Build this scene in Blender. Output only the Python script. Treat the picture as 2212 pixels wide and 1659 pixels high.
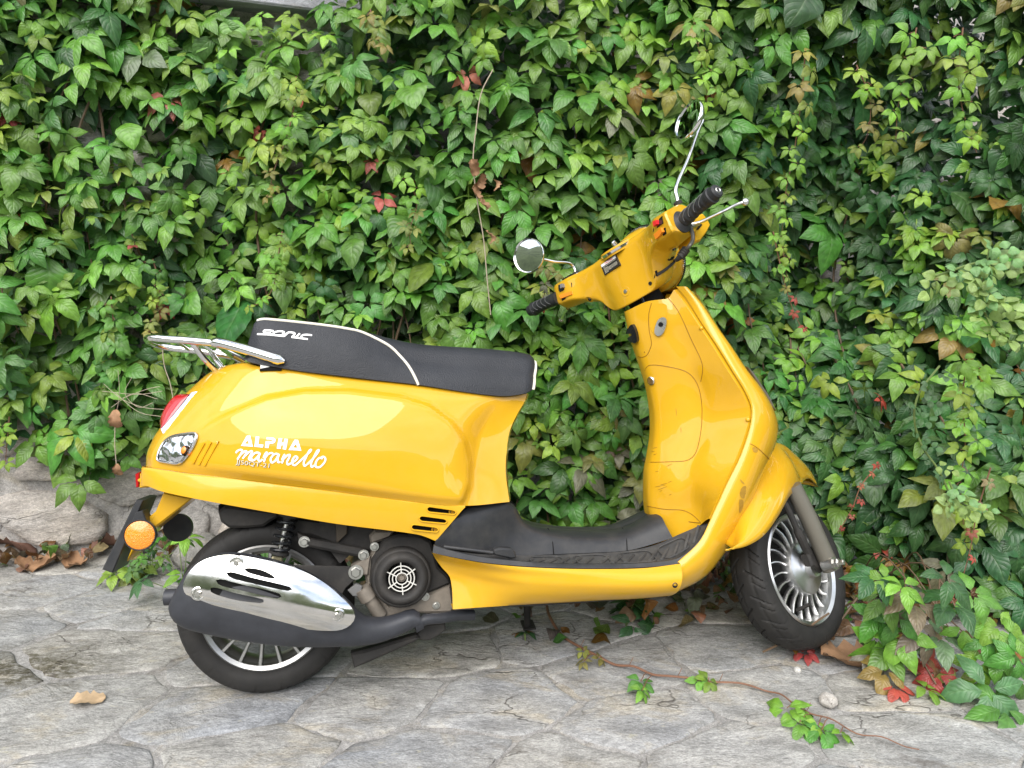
import bpy, bmesh, math, random
import numpy as np
from mathutils import Vector, Matrix, Euler

for o in list(bpy.data.objects): bpy.data.objects.remove(o)
scene = bpy.context.scene
COL = scene.collection
R = math.radians
pi = math.pi

# ------------------------------------------------------------------ camera
cam_d = bpy.data.cameras.new('camera'); cam = bpy.data.objects.new('camera', cam_d); COL.objects.link(cam)
cam.location = (0, 0, 1.0325)
cam.rotation_euler = (R(90 - 10.459), 0, 0)
cam_d.sensor_width = 36.0; cam_d.lens = 36.0 * 1600 / 2212
cam_d.clip_start = 0.05; cam_d.clip_end = 5000
scene.camera = cam
for _k, _v in (('max_bounces', 5), ('diffuse_bounces', 2), ('glossy_bounces', 4), ('transmission_bounces', 5), ('transparent_max_bounces', 4)): setattr(scene.cycles, _k, _v)
scene.cycles.caustics_reflective = False; scene.cycles.caustics_refractive = False

# ------------------------------------------------------------------ sky, sun, exposure
SUN_EL, SUN_AZ = 47.0, 192.0          # azimuth: clockwise from +Y (north), the direction the light comes from
world = bpy.data.worlds.new('World'); scene.world = world; world.use_nodes = True
wn = world.node_tree.nodes; wl = world.node_tree.links; wn.clear()
wo = wn.new('ShaderNodeOutputWorld'); bg = wn.new('ShaderNodeBackground')
sky = wn.new('ShaderNodeTexSky'); sky.sky_type = 'NISHITA'; sky.sun_disc = False
sky.sun_elevation = R(SUN_EL); sky.sun_rotation = R(SUN_AZ); sky.air_density = 1.0; sky.dust_density = 1.5; sky.ozone_density = 1.0
tcw = wn.new('ShaderNodeTexCoord'); mpw = wn.new('ShaderNodeMapping'); mpw.inputs['Scale'].default_value = (1, 1, 2.2)
nzw = wn.new('ShaderNodeTexNoise'); nzw.inputs['Scale'].default_value = 1.9; nzw.inputs['Detail'].default_value = 9; nzw.inputs['Roughness'].default_value = .58
crw = wn.new('ShaderNodeValToRGB'); crw.color_ramp.elements[0].position = .40; crw.color_ramp.elements[1].position = .60
mxw = wn.new('ShaderNodeMixRGB'); mxw.inputs[2].default_value = (9.6, 9.7, 9.9, 1)
wl.new(tcw.outputs['Generated'], mpw.inputs[0]); wl.new(mpw.outputs[0], nzw.inputs['Vector']); wl.new(nzw.outputs['Fac'], crw.inputs[0])
wl.new(crw.outputs[0], mxw.inputs[0]); wl.new(sky.outputs[0], mxw.inputs[1]); wl.new(mxw.outputs[0], bg.inputs[0]); wl.new(bg.outputs[0], wo.inputs[0])
bg.inputs[1].default_value = 0.12
sun_d = bpy.data.lights.new('sun', 'SUN'); sun_d.energy = 1.9; sun_d.angle = R(55); sun_d.color = (1, .965, .91)
sun = bpy.data.objects.new('sun', sun_d); COL.objects.link(sun); sun.location = (0, -3, 6)
_a, _e = R(SUN_AZ), R(SUN_EL)
_dir = -Vector((math.sin(_a) * math.cos(_e), math.cos(_a) * math.cos(_e), math.sin(_e)))
sun.rotation_euler = _dir.to_track_quat('-Z', 'Y').to_euler()
scene.view_settings.view_transform = 'Standard'; scene.view_settings.look = 'None'
scene.view_settings.exposure = 1.0; scene.view_settings.gamma = 1

# ------------------------------------------------------------------ helpers
def tag(o, label=None, cat=None, group=None, kind=None):
    if label: o['label'] = label
    if cat: o['category'] = cat
    if group: o['group'] = group
    if kind: o['kind'] = kind
    return o
def empty(name, loc=(0, 0, 0), rot=(0, 0, 0)):
    o = bpy.data.objects.new(name, None); COL.objects.link(o); o.location = loc; o.rotation_euler = rot; o.empty_display_size = .05
    return o
def link(name, me, parent=None, mat=None):
    o = bpy.data.objects.new(name, me); COL.objects.link(o)
    if mat is not None:
        me.materials.clear(); me.materials.append(mat)
    if parent is not None: o.parent = parent
    return o

class MB:
    """collects vertices and faces for one mesh"""
    def __init__(s): s.v = []; s.f = []
    def add(s, vs, fs):
        b = len(s.v); s.v += [tuple(map(float, p)) for p in vs]; s.f += [tuple(b + i for i in f) for f in fs]; return b
    def grid(s, rows, cu=False, cv=False, flip=False):
        n, m = len(rows), len(rows[0]); vs = [p for r in rows for p in r]; fs = []
        for i in range(n if cu else n - 1):
            for j in range(m if cv else m - 1):
                a, b = i * m + j, i * m + (j + 1) % m; c, d = ((i + 1) % n) * m + (j + 1) % m, ((i + 1) % n) * m + j
                fs.append((a, d, c, b) if flip else (a, b, c, d))
        return s.add(vs, fs)
    def loft(s, rings, cap0=True, cap1=True):
        b = s.grid(rings, cv=True); m = len(rings[0]); n = len(rings)
        if cap0: s.f.append(tuple(b + i for i in range(m))[::-1])
        if cap1: s.f.append(tuple(b + (n - 1) * m + i for i in range(m)))
        return s
    def tube(s, path, r, n=10, cap=True, closed=False):
        P = [Vector(p) for p in path]; N = len(P); rr = r if isinstance(r, (list, tuple)) else [r] * N
        T = []
        for i in range(N):
            a = P[(i - 1) % N] if (closed or i > 0) else P[i]; c = P[(i + 1) % N] if (closed or i < N - 1) else P[i]
            t = (c - a); T.append(t.normalized() if t.length > 1e-9 else Vector((0, 0, 1)))
        up = Vector((0, 0, 1)) if abs(T[0].z) < .9 else Vector((1, 0, 0))
        nrm = (up - T[0] * up.dot(T[0])).normalized(); rings = []
        for i in range(N):
            nrm = (nrm - T[i] * nrm.dot(T[i])).normalized(); bi = T[i].cross(nrm)
            rings.append([P[i] + (nrm * math.cos(2 * pi * k / n) + bi * math.sin(2 * pi * k / n)) * rr[i] for k in range(n)])
        if closed: s.grid(rings, cu=True, cv=True)
        else: s.loft(rings, cap, cap)
        return s
    def lathe(s, prof, c, ax, n=32, ph=0.0, closed=False):
        """prof: (radius, distance along ax) ; c centre"""
        c = Vector(c); ax = Vector(ax).normalized(); up = Vector((0, 0, 1)) if abs(ax.z) < .9 else Vector((1, 0, 0))
        e1 = (up - ax * up.dot(ax)).normalized(); e2 = ax.cross(e1)
        rows = [[c + ax * d + (e1 * math.cos(ph + 2 * pi * k / n) + e2 * math.sin(ph + 2 * pi * k / n)) * max(r, 1e-5) for k in range(n)] for r, d in prof]
        s.grid(rows, cu=closed, cv=True)
        return s
    def prism(s, poly, y0, y1, axis=1, bev=0.0):
        """outline (3-tuples, coordinate axis replaced) between two offsets, with a small chamfer"""
        def at(p, y):
            q = list(p); q[axis] = y; return q
        P = [Vector(p) for p in poly]; n = len(P); c = sum(P, Vector()) / n
        if bev > 0:
            def inset(d):
                out = []
                for i in range(n):
                    a, b, e = P[i - 1], P[i], P[(i + 1) % n]
                    t1 = (b - a); t2 = (e - b); t1[axis] = 0; t2[axis] = 0
                    t = (t1.normalized() + t2.normalized()); t = t.normalized() if t.length > 1e-6 else t1.normalized()
                    k = [0, 1, 2]; k.remove(axis); nv = Vector((0, 0, 0)); nv[k[0]] = -t[k[1]]; nv[k[1]] = t[k[0]]
                    if area < 0: nv = -nv
                    out.append(b + nv * d)
                return out
            k = [0, 1, 2]; k.remove(axis)
            area = sum(P[i - 1][k[0]] * P[i][k[1]] - P[i][k[0]] * P[i - 1][k[1]] for i in range(n))
            I = inset(bev); sg = 1 if y1 > y0 else -1
            rings = [[at(p, y0) for p in I], [at(p, y0 + sg * bev) for p in P], [at(p, y1 - sg * bev) for p in P], [at(p, y1) for p in I]]
        else: rings = [[at(p, y0) for p in P], [at(p, y1) for p in P]]
        s.loft(rings); return s
    def box(s, c, d, rot=None, bev=0.0):
        c = Vector(c); h = Vector(d) / 2; m = rot if rot is not None else Matrix.Identity(3)
        if bev <= 0:
            vs = [c + m @ Vector((x * h.x, y * h.y, z * h.z)) for x in (-1, 1) for y in (-1, 1) for z in (-1, 1)]
            return s.add(vs, [(0, 1, 3, 2), (4, 6, 7, 5), (0, 4, 5, 1), (2, 3, 7, 6), (0, 2, 6, 4), (1, 5, 7, 3)])
        poly = rrect(h.x, h.z, min(bev * 2, h.x * .9, h.z * .9), 3); b = bev
        rings = []
        for y, k in ((-h.y, 1), (-h.y + b, 0), (h.y - b, 0), (h.y, 1)):
            rings.append([c + m @ Vector((px * (1 - k * b / h.x), y, pz * (1 - k * b / h.z))) for px, pz in poly])
        s.loft(rings); return s
    def sphere(s, c, r, nu=12, nv=8, sc=(1, 1, 1)):
        c = Vector(c); rows = [[c + Vector((sc[0] * r * math.sin(pi * i / nv) * math.cos(2 * pi * j / nu), sc[1] * r * math.sin(pi * i / nv) * math.sin(2 * pi * j / nu), sc[2] * r * math.cos(pi * i / nv))) for j in range(nu)] for i in range(nv + 1)]
        s.grid(rows, cv=True); return s
    def mirror(s, axis=1):
        n = len(s.v); s.v += [tuple(-c if k == axis else c for k, c in enumerate(p)) for p in s.v]
        s.f += [tuple(n + i for i in f[::-1]) for f in s.f]; return s
    def mesh(s, name, ang=35, smooth=True, weld=1e-5):
        me = bpy.data.meshes.new(name); me.from_pydata(s.v, [], s.f)
        bm = bmesh.new(); bm.from_mesh(me)
        if weld: bmesh.ops.remove_doubles(bm, verts=bm.verts, dist=weld)
        bmesh.ops.dissolve_degenerate(bm, edges=bm.edges, dist=1e-6)
        bmesh.ops.recalc_face_normals(bm, faces=bm.faces); bm.to_mesh(me); bm.free()
        if smooth:
            me.polygons.foreach_set('use_smooth', [True] * len(me.polygons)); me.set_sharp_from_angle(angle=R(ang))
        return me
    def build(s, name, mat, parent=None, ang=35, smooth=True, weld=1e-5):
        return link(name, s.mesh(name, ang, smooth, weld), parent, mat)

def rrect(hx, hz, r, n=4):
    out = []
    for cx, cz, a0 in ((hx - r, hz - r, 0), (-hx + r, hz - r, 90), (-hx + r, -hz + r, 180), (hx - r, -hz + r, 270)):
        for k in range(n + 1):
            a = R(a0 + 90 * k / n); out.append((cx + r * math.cos(a), cz + r * math.sin(a)))
    return out
def rpoly(P, r, n=3):
    """rounded polygon in 2-D or 3-D"""
    P = [Vector(p) for p in P]; m = len(P); out = []; rr = r if isinstance(r, (list, tuple)) else [r] * m
    for i in range(m):
        a, b, c = P[i - 1], P[i], P[(i + 1) % m]; d1 = (a - b); d2 = (c - b)
        q = min(rr[i], d1.length * .45, d2.length * .45); p0 = b + d1.normalized() * q; p2 = b + d2.normalized() * q
        for k in range(n + 1):
            t = k / n; out.append(p0 * (1 - t) ** 2 + b * 2 * t * (1 - t) + p2 * t * t)
    return out
def cr(P, n, closed=False):
    """Catmull-Rom resample to n points, even by arc length"""
    P = [Vector(p) for p in P]; m = len(P); pts = []
    seg = m if closed else m - 1
    for i in range(seg):
        if closed: a, b, c, d = P[i - 1], P[i], P[(i + 1) % m], P[(i + 2) % m]
        else:
            b, c = P[i], P[i + 1]; a = P[i - 1] if i > 0 else b * 2 - c; d = P[i + 2] if i + 2 < m else c * 2 - b
        d1 = max((b - a).length, 1e-6) ** .5; d2 = max((c - b).length, 1e-6) ** .5; d3 = max((d - c).length, 1e-6) ** .5
        m1 = ((b - a) / d1 - (c - a) / (d1 + d2) + (c - b) / d2) * d2; m2 = ((c - b) / d2 - (d - b) / (d2 + d3) + (d - c) / d3) * d2
        for k in range(12):
            t = k / 12; t2 = t * t; t3 = t2 * t
            pts.append(b * (2 * t3 - 3 * t2 + 1) + m1 * (t3 - 2 * t2 + t) + c * (-2 * t3 + 3 * t2) + m2 * (t3 - t2))
    pts.append(P[0] if closed else P[-1])
    L = [0]
    for i in range(1, len(pts)): L.append(L[-1] + (pts[i] - pts[i - 1]).length)
    out = []; j = 0; N = n if closed else n - 1
    for k in range(n):
        s = L[-1] * k / N
        while j < len(L) - 2 and L[j + 1] < s: j += 1
        t = (s - L[j]) / max(L[j + 1] - L[j], 1e-9); out.append(pts[j].lerp(pts[j + 1], min(max(t, 0), 1)))
    return out
def lin(P, n):
    """resample a polyline to n points by arc length"""
    P = [Vector(p) for p in P]; L = [0]
    for i in range(1, len(P)): L.append(L[-1] + (P[i] - P[i - 1]).length)
    out = []; j = 0
    for k in range(n):
        s = L[-1] * k / (n - 1)
        while j < len(L) - 2 and L[j + 1] < s: j += 1
        t = (s - L[j]) / max(L[j + 1] - L[j], 1e-9); out.append(P[j].lerp(P[j + 1], min(max(t, 0), 1)))
    return out
def sm(a, b, x):
    t = min(max((x - a) / (b - a), 0), 1); return t * t * (3 - 2 * t)
def fn(xs, ys):
    """piecewise-linear function"""
    return lambda x: float(np.interp(x, xs, ys))
def coons(B, T, Lf, Rt):
    """B,T: lists of n points; Lf,Rt: lists of m points (bottom to top)"""
    n, m = len(B), len(Lf); rows = []
    for j in range(m):
        v = j / (m - 1); row = []
        for i in range(n):
            u = i / (n - 1)
            p = B[i] * (1 - v) + T[i] * v + Lf[j] * (1 - u) + Rt[j] * u - (B[0] * (1 - u) * (1 - v) + B[-1] * u * (1 - v) + T[0] * (1 - u) * v + T[-1] * u * v)
            row.append(p)
        rows.append(row)
    return rows
def sdist(poly, x, z):
    """signed distance to a closed 2-D polygon, positive inside"""
    d = 1e9; ins = False; n = len(poly)
    for i in range(n):
        x1, z1 = poly[i - 1]; x2, z2 = poly[i]; dx, dz = x2 - x1, z2 - z1
        t = max(0, min(1, ((x - x1) * dx + (z - z1) * dz) / (dx * dx + dz * dz + 1e-12)))
        d = min(d, math.hypot(x - x1 - t * dx, z - z1 - t * dz))
        if (z1 > z) != (z2 > z) and x < (x2 - x1) * (z - z1) / (z2 - z1) + x1: ins = not ins
    return d if ins else -d
def boolean_cut(o, cutters):
    """subtract cutter meshes for good (the cutters are removed again)"""
    obs = []; bpy.context.view_layer.update()
    for me in cutters:
        c = bpy.data.objects.new('cutter', me); COL.objects.link(c); c.matrix_world = o.matrix_world; obs.append(c)
        md = o.modifiers.new('cut', 'BOOLEAN'); md.operation = 'DIFFERENCE'; md.object = c; md.solver = 'EXACT'
    bpy.context.view_layer.update()
    dg = bpy.context.evaluated_depsgraph_get(); me = bpy.data.meshes.new_from_object(o.evaluated_get(dg))
    o.modifiers.clear(); old = o.data; o.data = me
    for c in obs: bpy.data.objects.remove(c)
    me.polygons.foreach_set('use_smooth', [True] * len(me.polygons)); me.set_sharp_from_angle(angle=R(30))
    return o

# ------------------------------------------------------------------ materials
def nodes(m):
    return m.node_tree.nodes, m.node_tree.links
def mat(name, col, rough=.5, metal=0, coat=0, spec=.5, var=0, vscale=8, bump=0, bscale=200, bdist=.001, bdetail=3, trans=0, ior=1.45, dust=0, dustcol=(.32, .29, .24), emit=0, aniso=0, coatr=.03, rvar=0):
    m = bpy.data.materials.new(name); m.use_nodes = True; n, l = nodes(m); b = n['Principled BSDF']
    b.inputs['Base Color'].default_value = (*col, 1); b.inputs['Roughness'].default_value = rough; b.inputs['Metallic'].default_value = metal
    b.inputs['Coat Weight'].default_value = coat; b.inputs['Coat Roughness'].default_value = coatr; b.inputs['Specular IOR Level'].default_value = spec
    b.inputs['Transmission Weight'].default_value = trans; b.inputs['IOR'].default_value = ior; b.inputs['Anisotropic'].default_value = aniso
    if emit: b.inputs['Emission Color'].default_value = (*col, 1); b.inputs['Emission Strength'].default_value = emit
    tc = n.new('ShaderNodeTexCoord'); src = None
    if var:
        nz = n.new('ShaderNodeTexNoise'); nz.inputs['Scale'].default_value = vscale; nz.inputs['Detail'].default_value = 6; nz.inputs['Roughness'].default_value = .65
        l.new(tc.outputs['Object'], nz.inputs['Vector']); mr = n.new('ShaderNodeMapRange'); mr.inputs[1].default_value = .25; mr.inputs[2].default_value = .75; mr.inputs[3].default_value = 1 - var; mr.inputs[4].default_value = 1 + var
        l.new(nz.outputs['Fac'], mr.inputs[0]); mx = n.new('ShaderNodeMixRGB'); mx.blend_type = 'MULTIPLY'; mx.inputs[0].default_value = 1; mx.inputs[1].default_value = (*col, 1)
        l.new(mr.outputs[0], mx.inputs[2]); src = mx.outputs[0]
    if dust:
        nd = n.new('ShaderNodeTexNoise'); nd.inputs['Scale'].default_value = 23; nd.inputs['Detail'].default_value = 8; nd.inputs['Roughness'].default_value = .7
        l.new(tc.outputs['Object'], nd.inputs['Vector']); cr_ = n.new('ShaderNodeMapRange'); cr_.inputs[1].default_value = .42; cr_.inputs[2].default_value = .75; cr_.inputs[3].default_value = dust * .25; cr_.inputs[4].default_value = dust
        l.new(nd.outputs['Fac'], cr_.inputs[0]); m2 = n.new('ShaderNodeMixRGB'); m2.inputs[1].default_value = (*col, 1); m2.inputs[2].default_value = (*dustcol, 1)
        if src: l.new(src, m2.inputs[1])
        l.new(cr_.outputs[0], m2.inputs[0]); src = m2.outputs[0]
    if src: l.new(src, b.inputs['Base Color'])
    if rvar:
        nr = n.new('ShaderNodeTexNoise'); nr.inputs['Scale'].default_value = 14; nr.inputs['Detail'].default_value = 7; l.new(tc.outputs['Object'], nr.inputs['Vector'])
        mr2 = n.new('ShaderNodeMapRange'); mr2.inputs[1].default_value = .3; mr2.inputs[2].default_value = .75; mr2.inputs[3].default_value = rough; mr2.inputs[4].default_value = rough + rvar
        l.new(nr.outputs['Fac'], mr2.inputs[0]); l.new(mr2.outputs[0], b.inputs['Roughness'])
    if bump:
        nb = n.new('ShaderNodeTexNoise'); nb.inputs['Scale'].default_value = bscale; nb.inputs['Detail'].default_value = bdetail; l.new(tc.outputs['Object'], nb.inputs['Vector'])
        bp = n.new('ShaderNodeBump'); bp.inputs['Strength'].default_value = bump; bp.inputs['Distance'].default_value = bdist; l.new(nb.outputs['Fac'], bp.inputs['Height']); l.new(bp.outputs[0], b.inputs['Normal'])
    return m
YEL = mat('yellow_paint', (.62, .338, .007), .5, coat=1, spec=.15, coatr=.02, var=.03, vscale=5, dust=.05, dustcol=(.55, .45, .25), rvar=.12)
YELM = mat('yellow_plastic', (.62, .342, .009), .45, coat=.6, spec=.2, var=.04, vscale=6, dust=.07, dustcol=(.55, .45, .25), coatr=.1, rvar=.12)
BLK = mat('black_plastic', (.020, .022, .026), .30, spec=.4, var=.15, bump=.15, bscale=900, bdist=.0004, dust=.10, rvar=.15)
BLKD = mat('black_dusty', (.018, .018, .018), .6, spec=.35, var=.2, dust=.35, dustcol=(.12, .105, .09), rvar=.1)
BLKG = mat('black_gloss', (.012, .013, .015), .18, spec=.5, rvar=.1)
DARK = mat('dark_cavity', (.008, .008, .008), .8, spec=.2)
VINYL = mat('seat_vinyl', (.019, .021, .026), .46, spec=.4, var=.2, vscale=12, rvar=.15, bump=.9, bscale=420, bdist=.001, bdetail=0, dust=.05, dustcol=(.2, .2, .2))
WHITE = mat('white_piping', (.72, .68, .58), .5, var=.05)
DECW = mat('white_decal', (.82, .82, .80), .35)
DECG = mat('grey_decal', (.62, .58, .46), .35)
DECK = mat('black_decal', (.02, .02, .02), .35)
CHROME = mat('chrome', (.82, .82, .81), .05, metal=1, rvar=.10, var=.06, vscale=14)
SHIELD = mat('heat_shield_chrome', (.78, .77, .74), .06, metal=1, rvar=.22, var=.12, vscale=16, bump=.1, bscale=30, bdist=.002)
CHROME2 = mat('worn_chrome', (.74, .73, .70), .16, metal=1, var=.15, vscale=30, rvar=.2)
STEEL = mat('bolt_steel', (.55, .54, .51), .32, metal=1, var=.15, vscale=60)
ALU = mat('cast_aluminium', (.52, .52, .51), .38, metal=1, var=.12, vscale=40, bump=.2, bscale=300, bdist=.0003)
ALUM = mat('machined_aluminium', (.70, .70, .70), .30, metal=1, var=.1, vscale=25)
CASE = mat('dirty_crankcase', (.23, .20, .165), .6, metal=.35, var=.3, vscale=30, bump=.4, bscale=120, bdist=.001)
FORK = mat('fork_grey_paint', (.17, .158, .13), .38, metal=.4, var=.08, dust=.08)
EXH = mat('exhaust_black', (.028, .030, .036), .42, metal=.0, spec=.5, var=.3, vscale=18, bump=.25, bscale=150, bdist=.0006, dust=.12, dustcol=(.12, .12, .13), rvar=.15)
GRILL = mat('grille_cream', (.62, .61, .56), .5, var=.1)
BRASS = mat('brass_zinc', (.42, .38, .24), .35, metal=.8, var=.15, vscale=60)
GLASS = mat('clear_lens', (.95, .96, .97), .02, trans=1, ior=1.35)
REFL = mat('lamp_reflector', (.80, .82, .85), .12, metal=1, bump=1, bscale=60, bdist=.004, bdetail=0)
RED = mat('red_lens', (.42, .008, .015), .08, coat=1, spec=.6, var=.08)
AMB = mat('amber_plastic', (.85, .25, .02), .3, coat=.5)
MIRR = mat('mirror_glass', (.70, .74, .74), .015, metal=1)
GRIP = mat('grip_rubber', (.022, .023, .025), .5, spec=.4, dust=.06, dustcol=(.2, .2, .2))
MAT_RUB = mat('floor_rubber', (.035, .036, .038), .62, var=.2, bump=.3, bscale=600, bdist=.0006, dust=.35, dustcol=(.20, .19, .17))
CABLE = mat('cable_grey', (.09, .085, .07), .35, metal=.3)
REDP = mat('red_plastic', (.75, .02, .03), .3, coat=.3)

# ================================================================== setting
GK = math.tan(R(-0.884)); GX, GZ = -0.5766, -0.0
def gz(x): return GZ - GK * 0 + (x - GX) * GK
def hash2(x, y, s=0):
    return (math.sin(x * 127.1 + y * 311.7 + s * 74.7) * 43758.5453) % 1.0
def vnoise(x, y, s=0):
    xi, yi = math.floor(x), math.floor(y); fx, fy = x - xi, y - yi; fx = fx * fx * (3 - 2 * fx); fy = fy * fy * (3 - 2 * fy)
    a, b, c, d = hash2(xi, yi, s), hash2(xi + 1, yi, s), hash2(xi, yi + 1, s), hash2(xi + 1, yi + 1, s)
    return (a + (b - a) * fx) * (1 - fy) + (c + (d - c) * fx) * fy
def fbm(x, y, s=0, o=3):
    v = 0; a = .5
    for k in range(o): v += a * vnoise(x * 2 ** k, y * 2 ** k, s + k); a *= .5
    return v
def stone_mat(name, cols, scale=(1, 1, 1), rot=0, bump=.8, rough=.82, stain=(.10, .085, .07), lichen=(.42, .40, .30), spot=None):
    m = bpy.data.materials.new(name); m.use_nodes = True; n, l = nodes(m); b = n['Principled BSDF']; b.inputs['Roughness'].default_value = rough; b.inputs['Specular IOR Level'].default_value = .25
    tc = n.new('ShaderNodeTexCoord'); mp = n.new('ShaderNodeMapping'); mp.inputs['Scale'].default_value = scale; mp.inputs['Rotation'].default_value = rot if isinstance(rot, tuple) else (0, 0, rot)
    geo = n.new('ShaderNodeNewGeometry'); l.new(geo.outputs['Position'], mp.inputs[0])
    oi = n.new('ShaderNodeObjectInfo')
    def noise(sc, det, ro=.6, vec=None, dist=0):
        z = n.new('ShaderNodeTexNoise'); z.inputs['Scale'].default_value = sc; z.inputs['Detail'].default_value = det; z.inputs['Roughness'].default_value = ro; z.inputs['Distortion'].default_value = dist; l.new(vec or mp.outputs[0], z.inputs['Vector']); return z
    def mr(src, a, b_, c, d):
        x = n.new('ShaderNodeMapRange'); x.inputs[1].default_value = a; x.inputs[2].default_value = b_; x.inputs[3].default_value = c; x.inputs[4].default_value = d; l.new(src, x.inputs[0]); return x.outputs[0]
    def mix(f, a, c, mode='MIX'):
        x = n.new('ShaderNodeMixRGB'); x.blend_type = mode
        if isinstance(f, float): x.inputs[0].default_value = f
        else: l.new(f, x.inputs[0])
        for k, v in ((1, a), (2, c)):
            if isinstance(v, tuple): x.inputs[k].default_value = (*v, 1)
            else: l.new(v, x.inputs[k])
        return x.outputs[0]
    r1 = n.new('ShaderNodeValToRGB'); els = r1.color_ramp.elements
    els[0].position = 0; els[0].color = (*cols[0], 1); els[1].position = 1; els[1].color = (*cols[-1], 1)
    for k, c in enumerate(cols[1:-1]):
        e = els.new((k + 1) / (len(cols) - 1)); e.color = (*c, 1)
    l.new(oi.outputs['Random'], r1.inputs[0])
    big = noise(2.2, 2); mid = noise(9, 5, .7); fine = noise(70, 4, .75); spk = noise(210, 2, .6)
    c = mix(mr(big.outputs['Fac'], .35, .68, 0, .8), r1.outputs[0], cols[len(cols) // 2])
    c = mix(mr(noise(4.5, 4, .7, dist=.6).outputs['Fac'], .53, .66, 0, .5), c, (.38, .33, .24))
    c = mix(1.0, c, mr(mid.outputs['Fac'], .3, .7, .62, 1.3), 'MULTIPLY')
    c = mix(1.0, c, mr(fine.outputs['Fac'], .25, .75, .62, 1.36), 'MULTIPLY')
    c = mix(1.0, c, mr(spk.outputs['Fac'], .3, .7, .76, 1.24), 'MULTIPLY')
    c = mix(mr(noise(3.1, 6, .72, dist=.4).outputs['Fac'], .58, .70, 0, .75), c, stain)
    c = mix(mr(noise(26, 3, .8).outputs['Fac'], .63, .72, 0, .55), c, lichen)
    if spot:   # an old oil and moss stain with its own outline
        dv = n.new('ShaderNodeVectorMath'); dv.operation = 'SUBTRACT'; l.new(geo.outputs['Position'], dv.inputs[0]); dv.inputs[1].default_value = spot
        sc_ = n.new('ShaderNodeVectorMath'); sc_.operation = 'MULTIPLY'; l.new(dv.outputs[0], sc_.inputs[0]); sc_.inputs[1].default_value = (4.2, 9.5, 0)
        ln_ = n.new('ShaderNodeVectorMath'); ln_.operation = 'LENGTH'; l.new(sc_.outputs[0], ln_.inputs[0])
        sn = n.new('ShaderNodeMath'); sn.operation = 'MULTIPLY_ADD'; l.new(noise(14, 7, .8).outputs['Fac'], sn.inputs[0]); sn.inputs[1].default_value = 2.2; l.new(ln_.outputs['Value'], sn.inputs[2])
        sk = n.new('ShaderNodeMath'); sk.operation = 'MULTIPLY'; l.new(mr(sn.outputs[0], 1.5, 2.3, .95, 0), sk.inputs[0]); l.new(mr(noise(48, 4, .8).outputs['Fac'], .36, .56, .15, 1), sk.inputs[1])
        c = mix(sk.outputs[0], c, (.075, .066, .04))
    # thin dark cracks
    vo = n.new('ShaderNodeTexVoronoi'); vo.feature = 'DISTANCE_TO_EDGE'; vo.inputs['Scale'].default_value = 3.6
    wp = n.new('ShaderNodeVectorMath'); wp.operation = 'MULTIPLY_ADD'; wz = noise(7, 3, .7); l.new(wz.outputs['Color'], wp.inputs[0]); wp.inputs[1].default_value = (.14, .14, .14); l.new(mp.outputs[0], wp.inputs[2]); l.new(wp.outputs[0], vo.inputs['Vector'])
    crk = mr(vo.outputs['Distance'], .0, .014, 1, 0); gate = mr(big.outputs['Fac'], .50, .60, 0, 1)
    mu = n.new('ShaderNodeMath'); mu.operation = 'MULTIPLY'; l.new(crk, mu.inputs[0]); l.new(gate, mu.inputs[1])
    mu2 = n.new('ShaderNodeMath'); mu2.operation = 'MULTIPLY'; l.new(mu.outputs[0], mu2.inputs[0]); mu2.inputs[1].default_value = .8
    c = mix(mu2.outputs[0], c, (.07, .06, .05)); l.new(c, b.inputs['Base Color'])
    # relief: flaky layers running with the bedding
    w = noise(6.5, 8, .72, dist=.8); ad = n.new('ShaderNodeMath'); ad.operation = 'MULTIPLY_ADD'; l.new(fine.outputs['Fac'], ad.inputs[0]); ad.inputs[1].default_value = .22; l.new(w.outputs['Fac'], ad.inputs[2])
    a2 = n.new('ShaderNodeMath'); a2.operation = 'MULTIPLY_ADD'; l.new(mu.outputs[0], a2.inputs[0]); a2.inputs[1].default_value = -.25; l.new(ad.outputs[0], a2.inputs[2])
    bp = n.new('ShaderNodeBump'); bp.inputs['Strength'].default_value = bump; bp.inputs['Distance'].default_value = .02; l.new(a2.outputs[0], bp.inputs['Height']); l.new(bp.outputs[0], b.inputs['Normal'])
    return m
FLAG = stone_mat('grey_schist', [(.235, .25, .27), (.335, .335, .33), (.285, .295, .31), (.37, .355, .32), (.27, .285, .30), (.35, .345, .33)], scale=(1.0, 2.0, 1), rot=R(-22), bump=.68, spot=(-1.2002,1.6692,0.0096))
MORTAR = stone_mat('cement_joint', [(.28, .273, .26), (.31, .30, .285)], scale=(1.6, 1.6, 1.6), bump=.6, lichen=(.36, .34, .28))
WSTONE = stone_mat('wall_stone', [(.54, .48, .42), (.60, .55, .49), (.50, .48, .46), (.57, .51, .46)], scale=(1, 1.4, 2.2), rot=(0, R(-18), 0), bump=.8, stain=(.15, .12, .10), lichen=(.50, .45, .38))
WMORT = stone_mat('wall_mortar', [(.40, .385, .36), (.44, .42, .40)], scale=(1.6, 1.6, 1.6), bump=.6)
WOOD = stone_mat('grey_timber', [(.36, .37, .41), (.40, .40, .43)], scale=(.6, 8, 8), bump=.3, stain=(.14, .14, .15), lichen=(.28, .28, .29))

# the ground runs on past the picture on all sides
def sheet(name, m, x0, x1, y0, y1, dz, kind='structure'):
    b = MB(); b.add([(x0, y0, gz(x0) + dz), (x1, y0, gz(x1) + dz), (x1, y1, gz(x1) + dz), (x0, y1, gz(x0) + dz)], [(0, 1, 2, 3)])
    return tag(b.build(name, m, None, smooth=False), kind=kind)
sheet('ground', MORTAR, -150, 150, -150, 150, -.020)
pave = sheet('pavement', MORTAR, -4, 4, -1.2, 3.6, -.0028)

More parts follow.
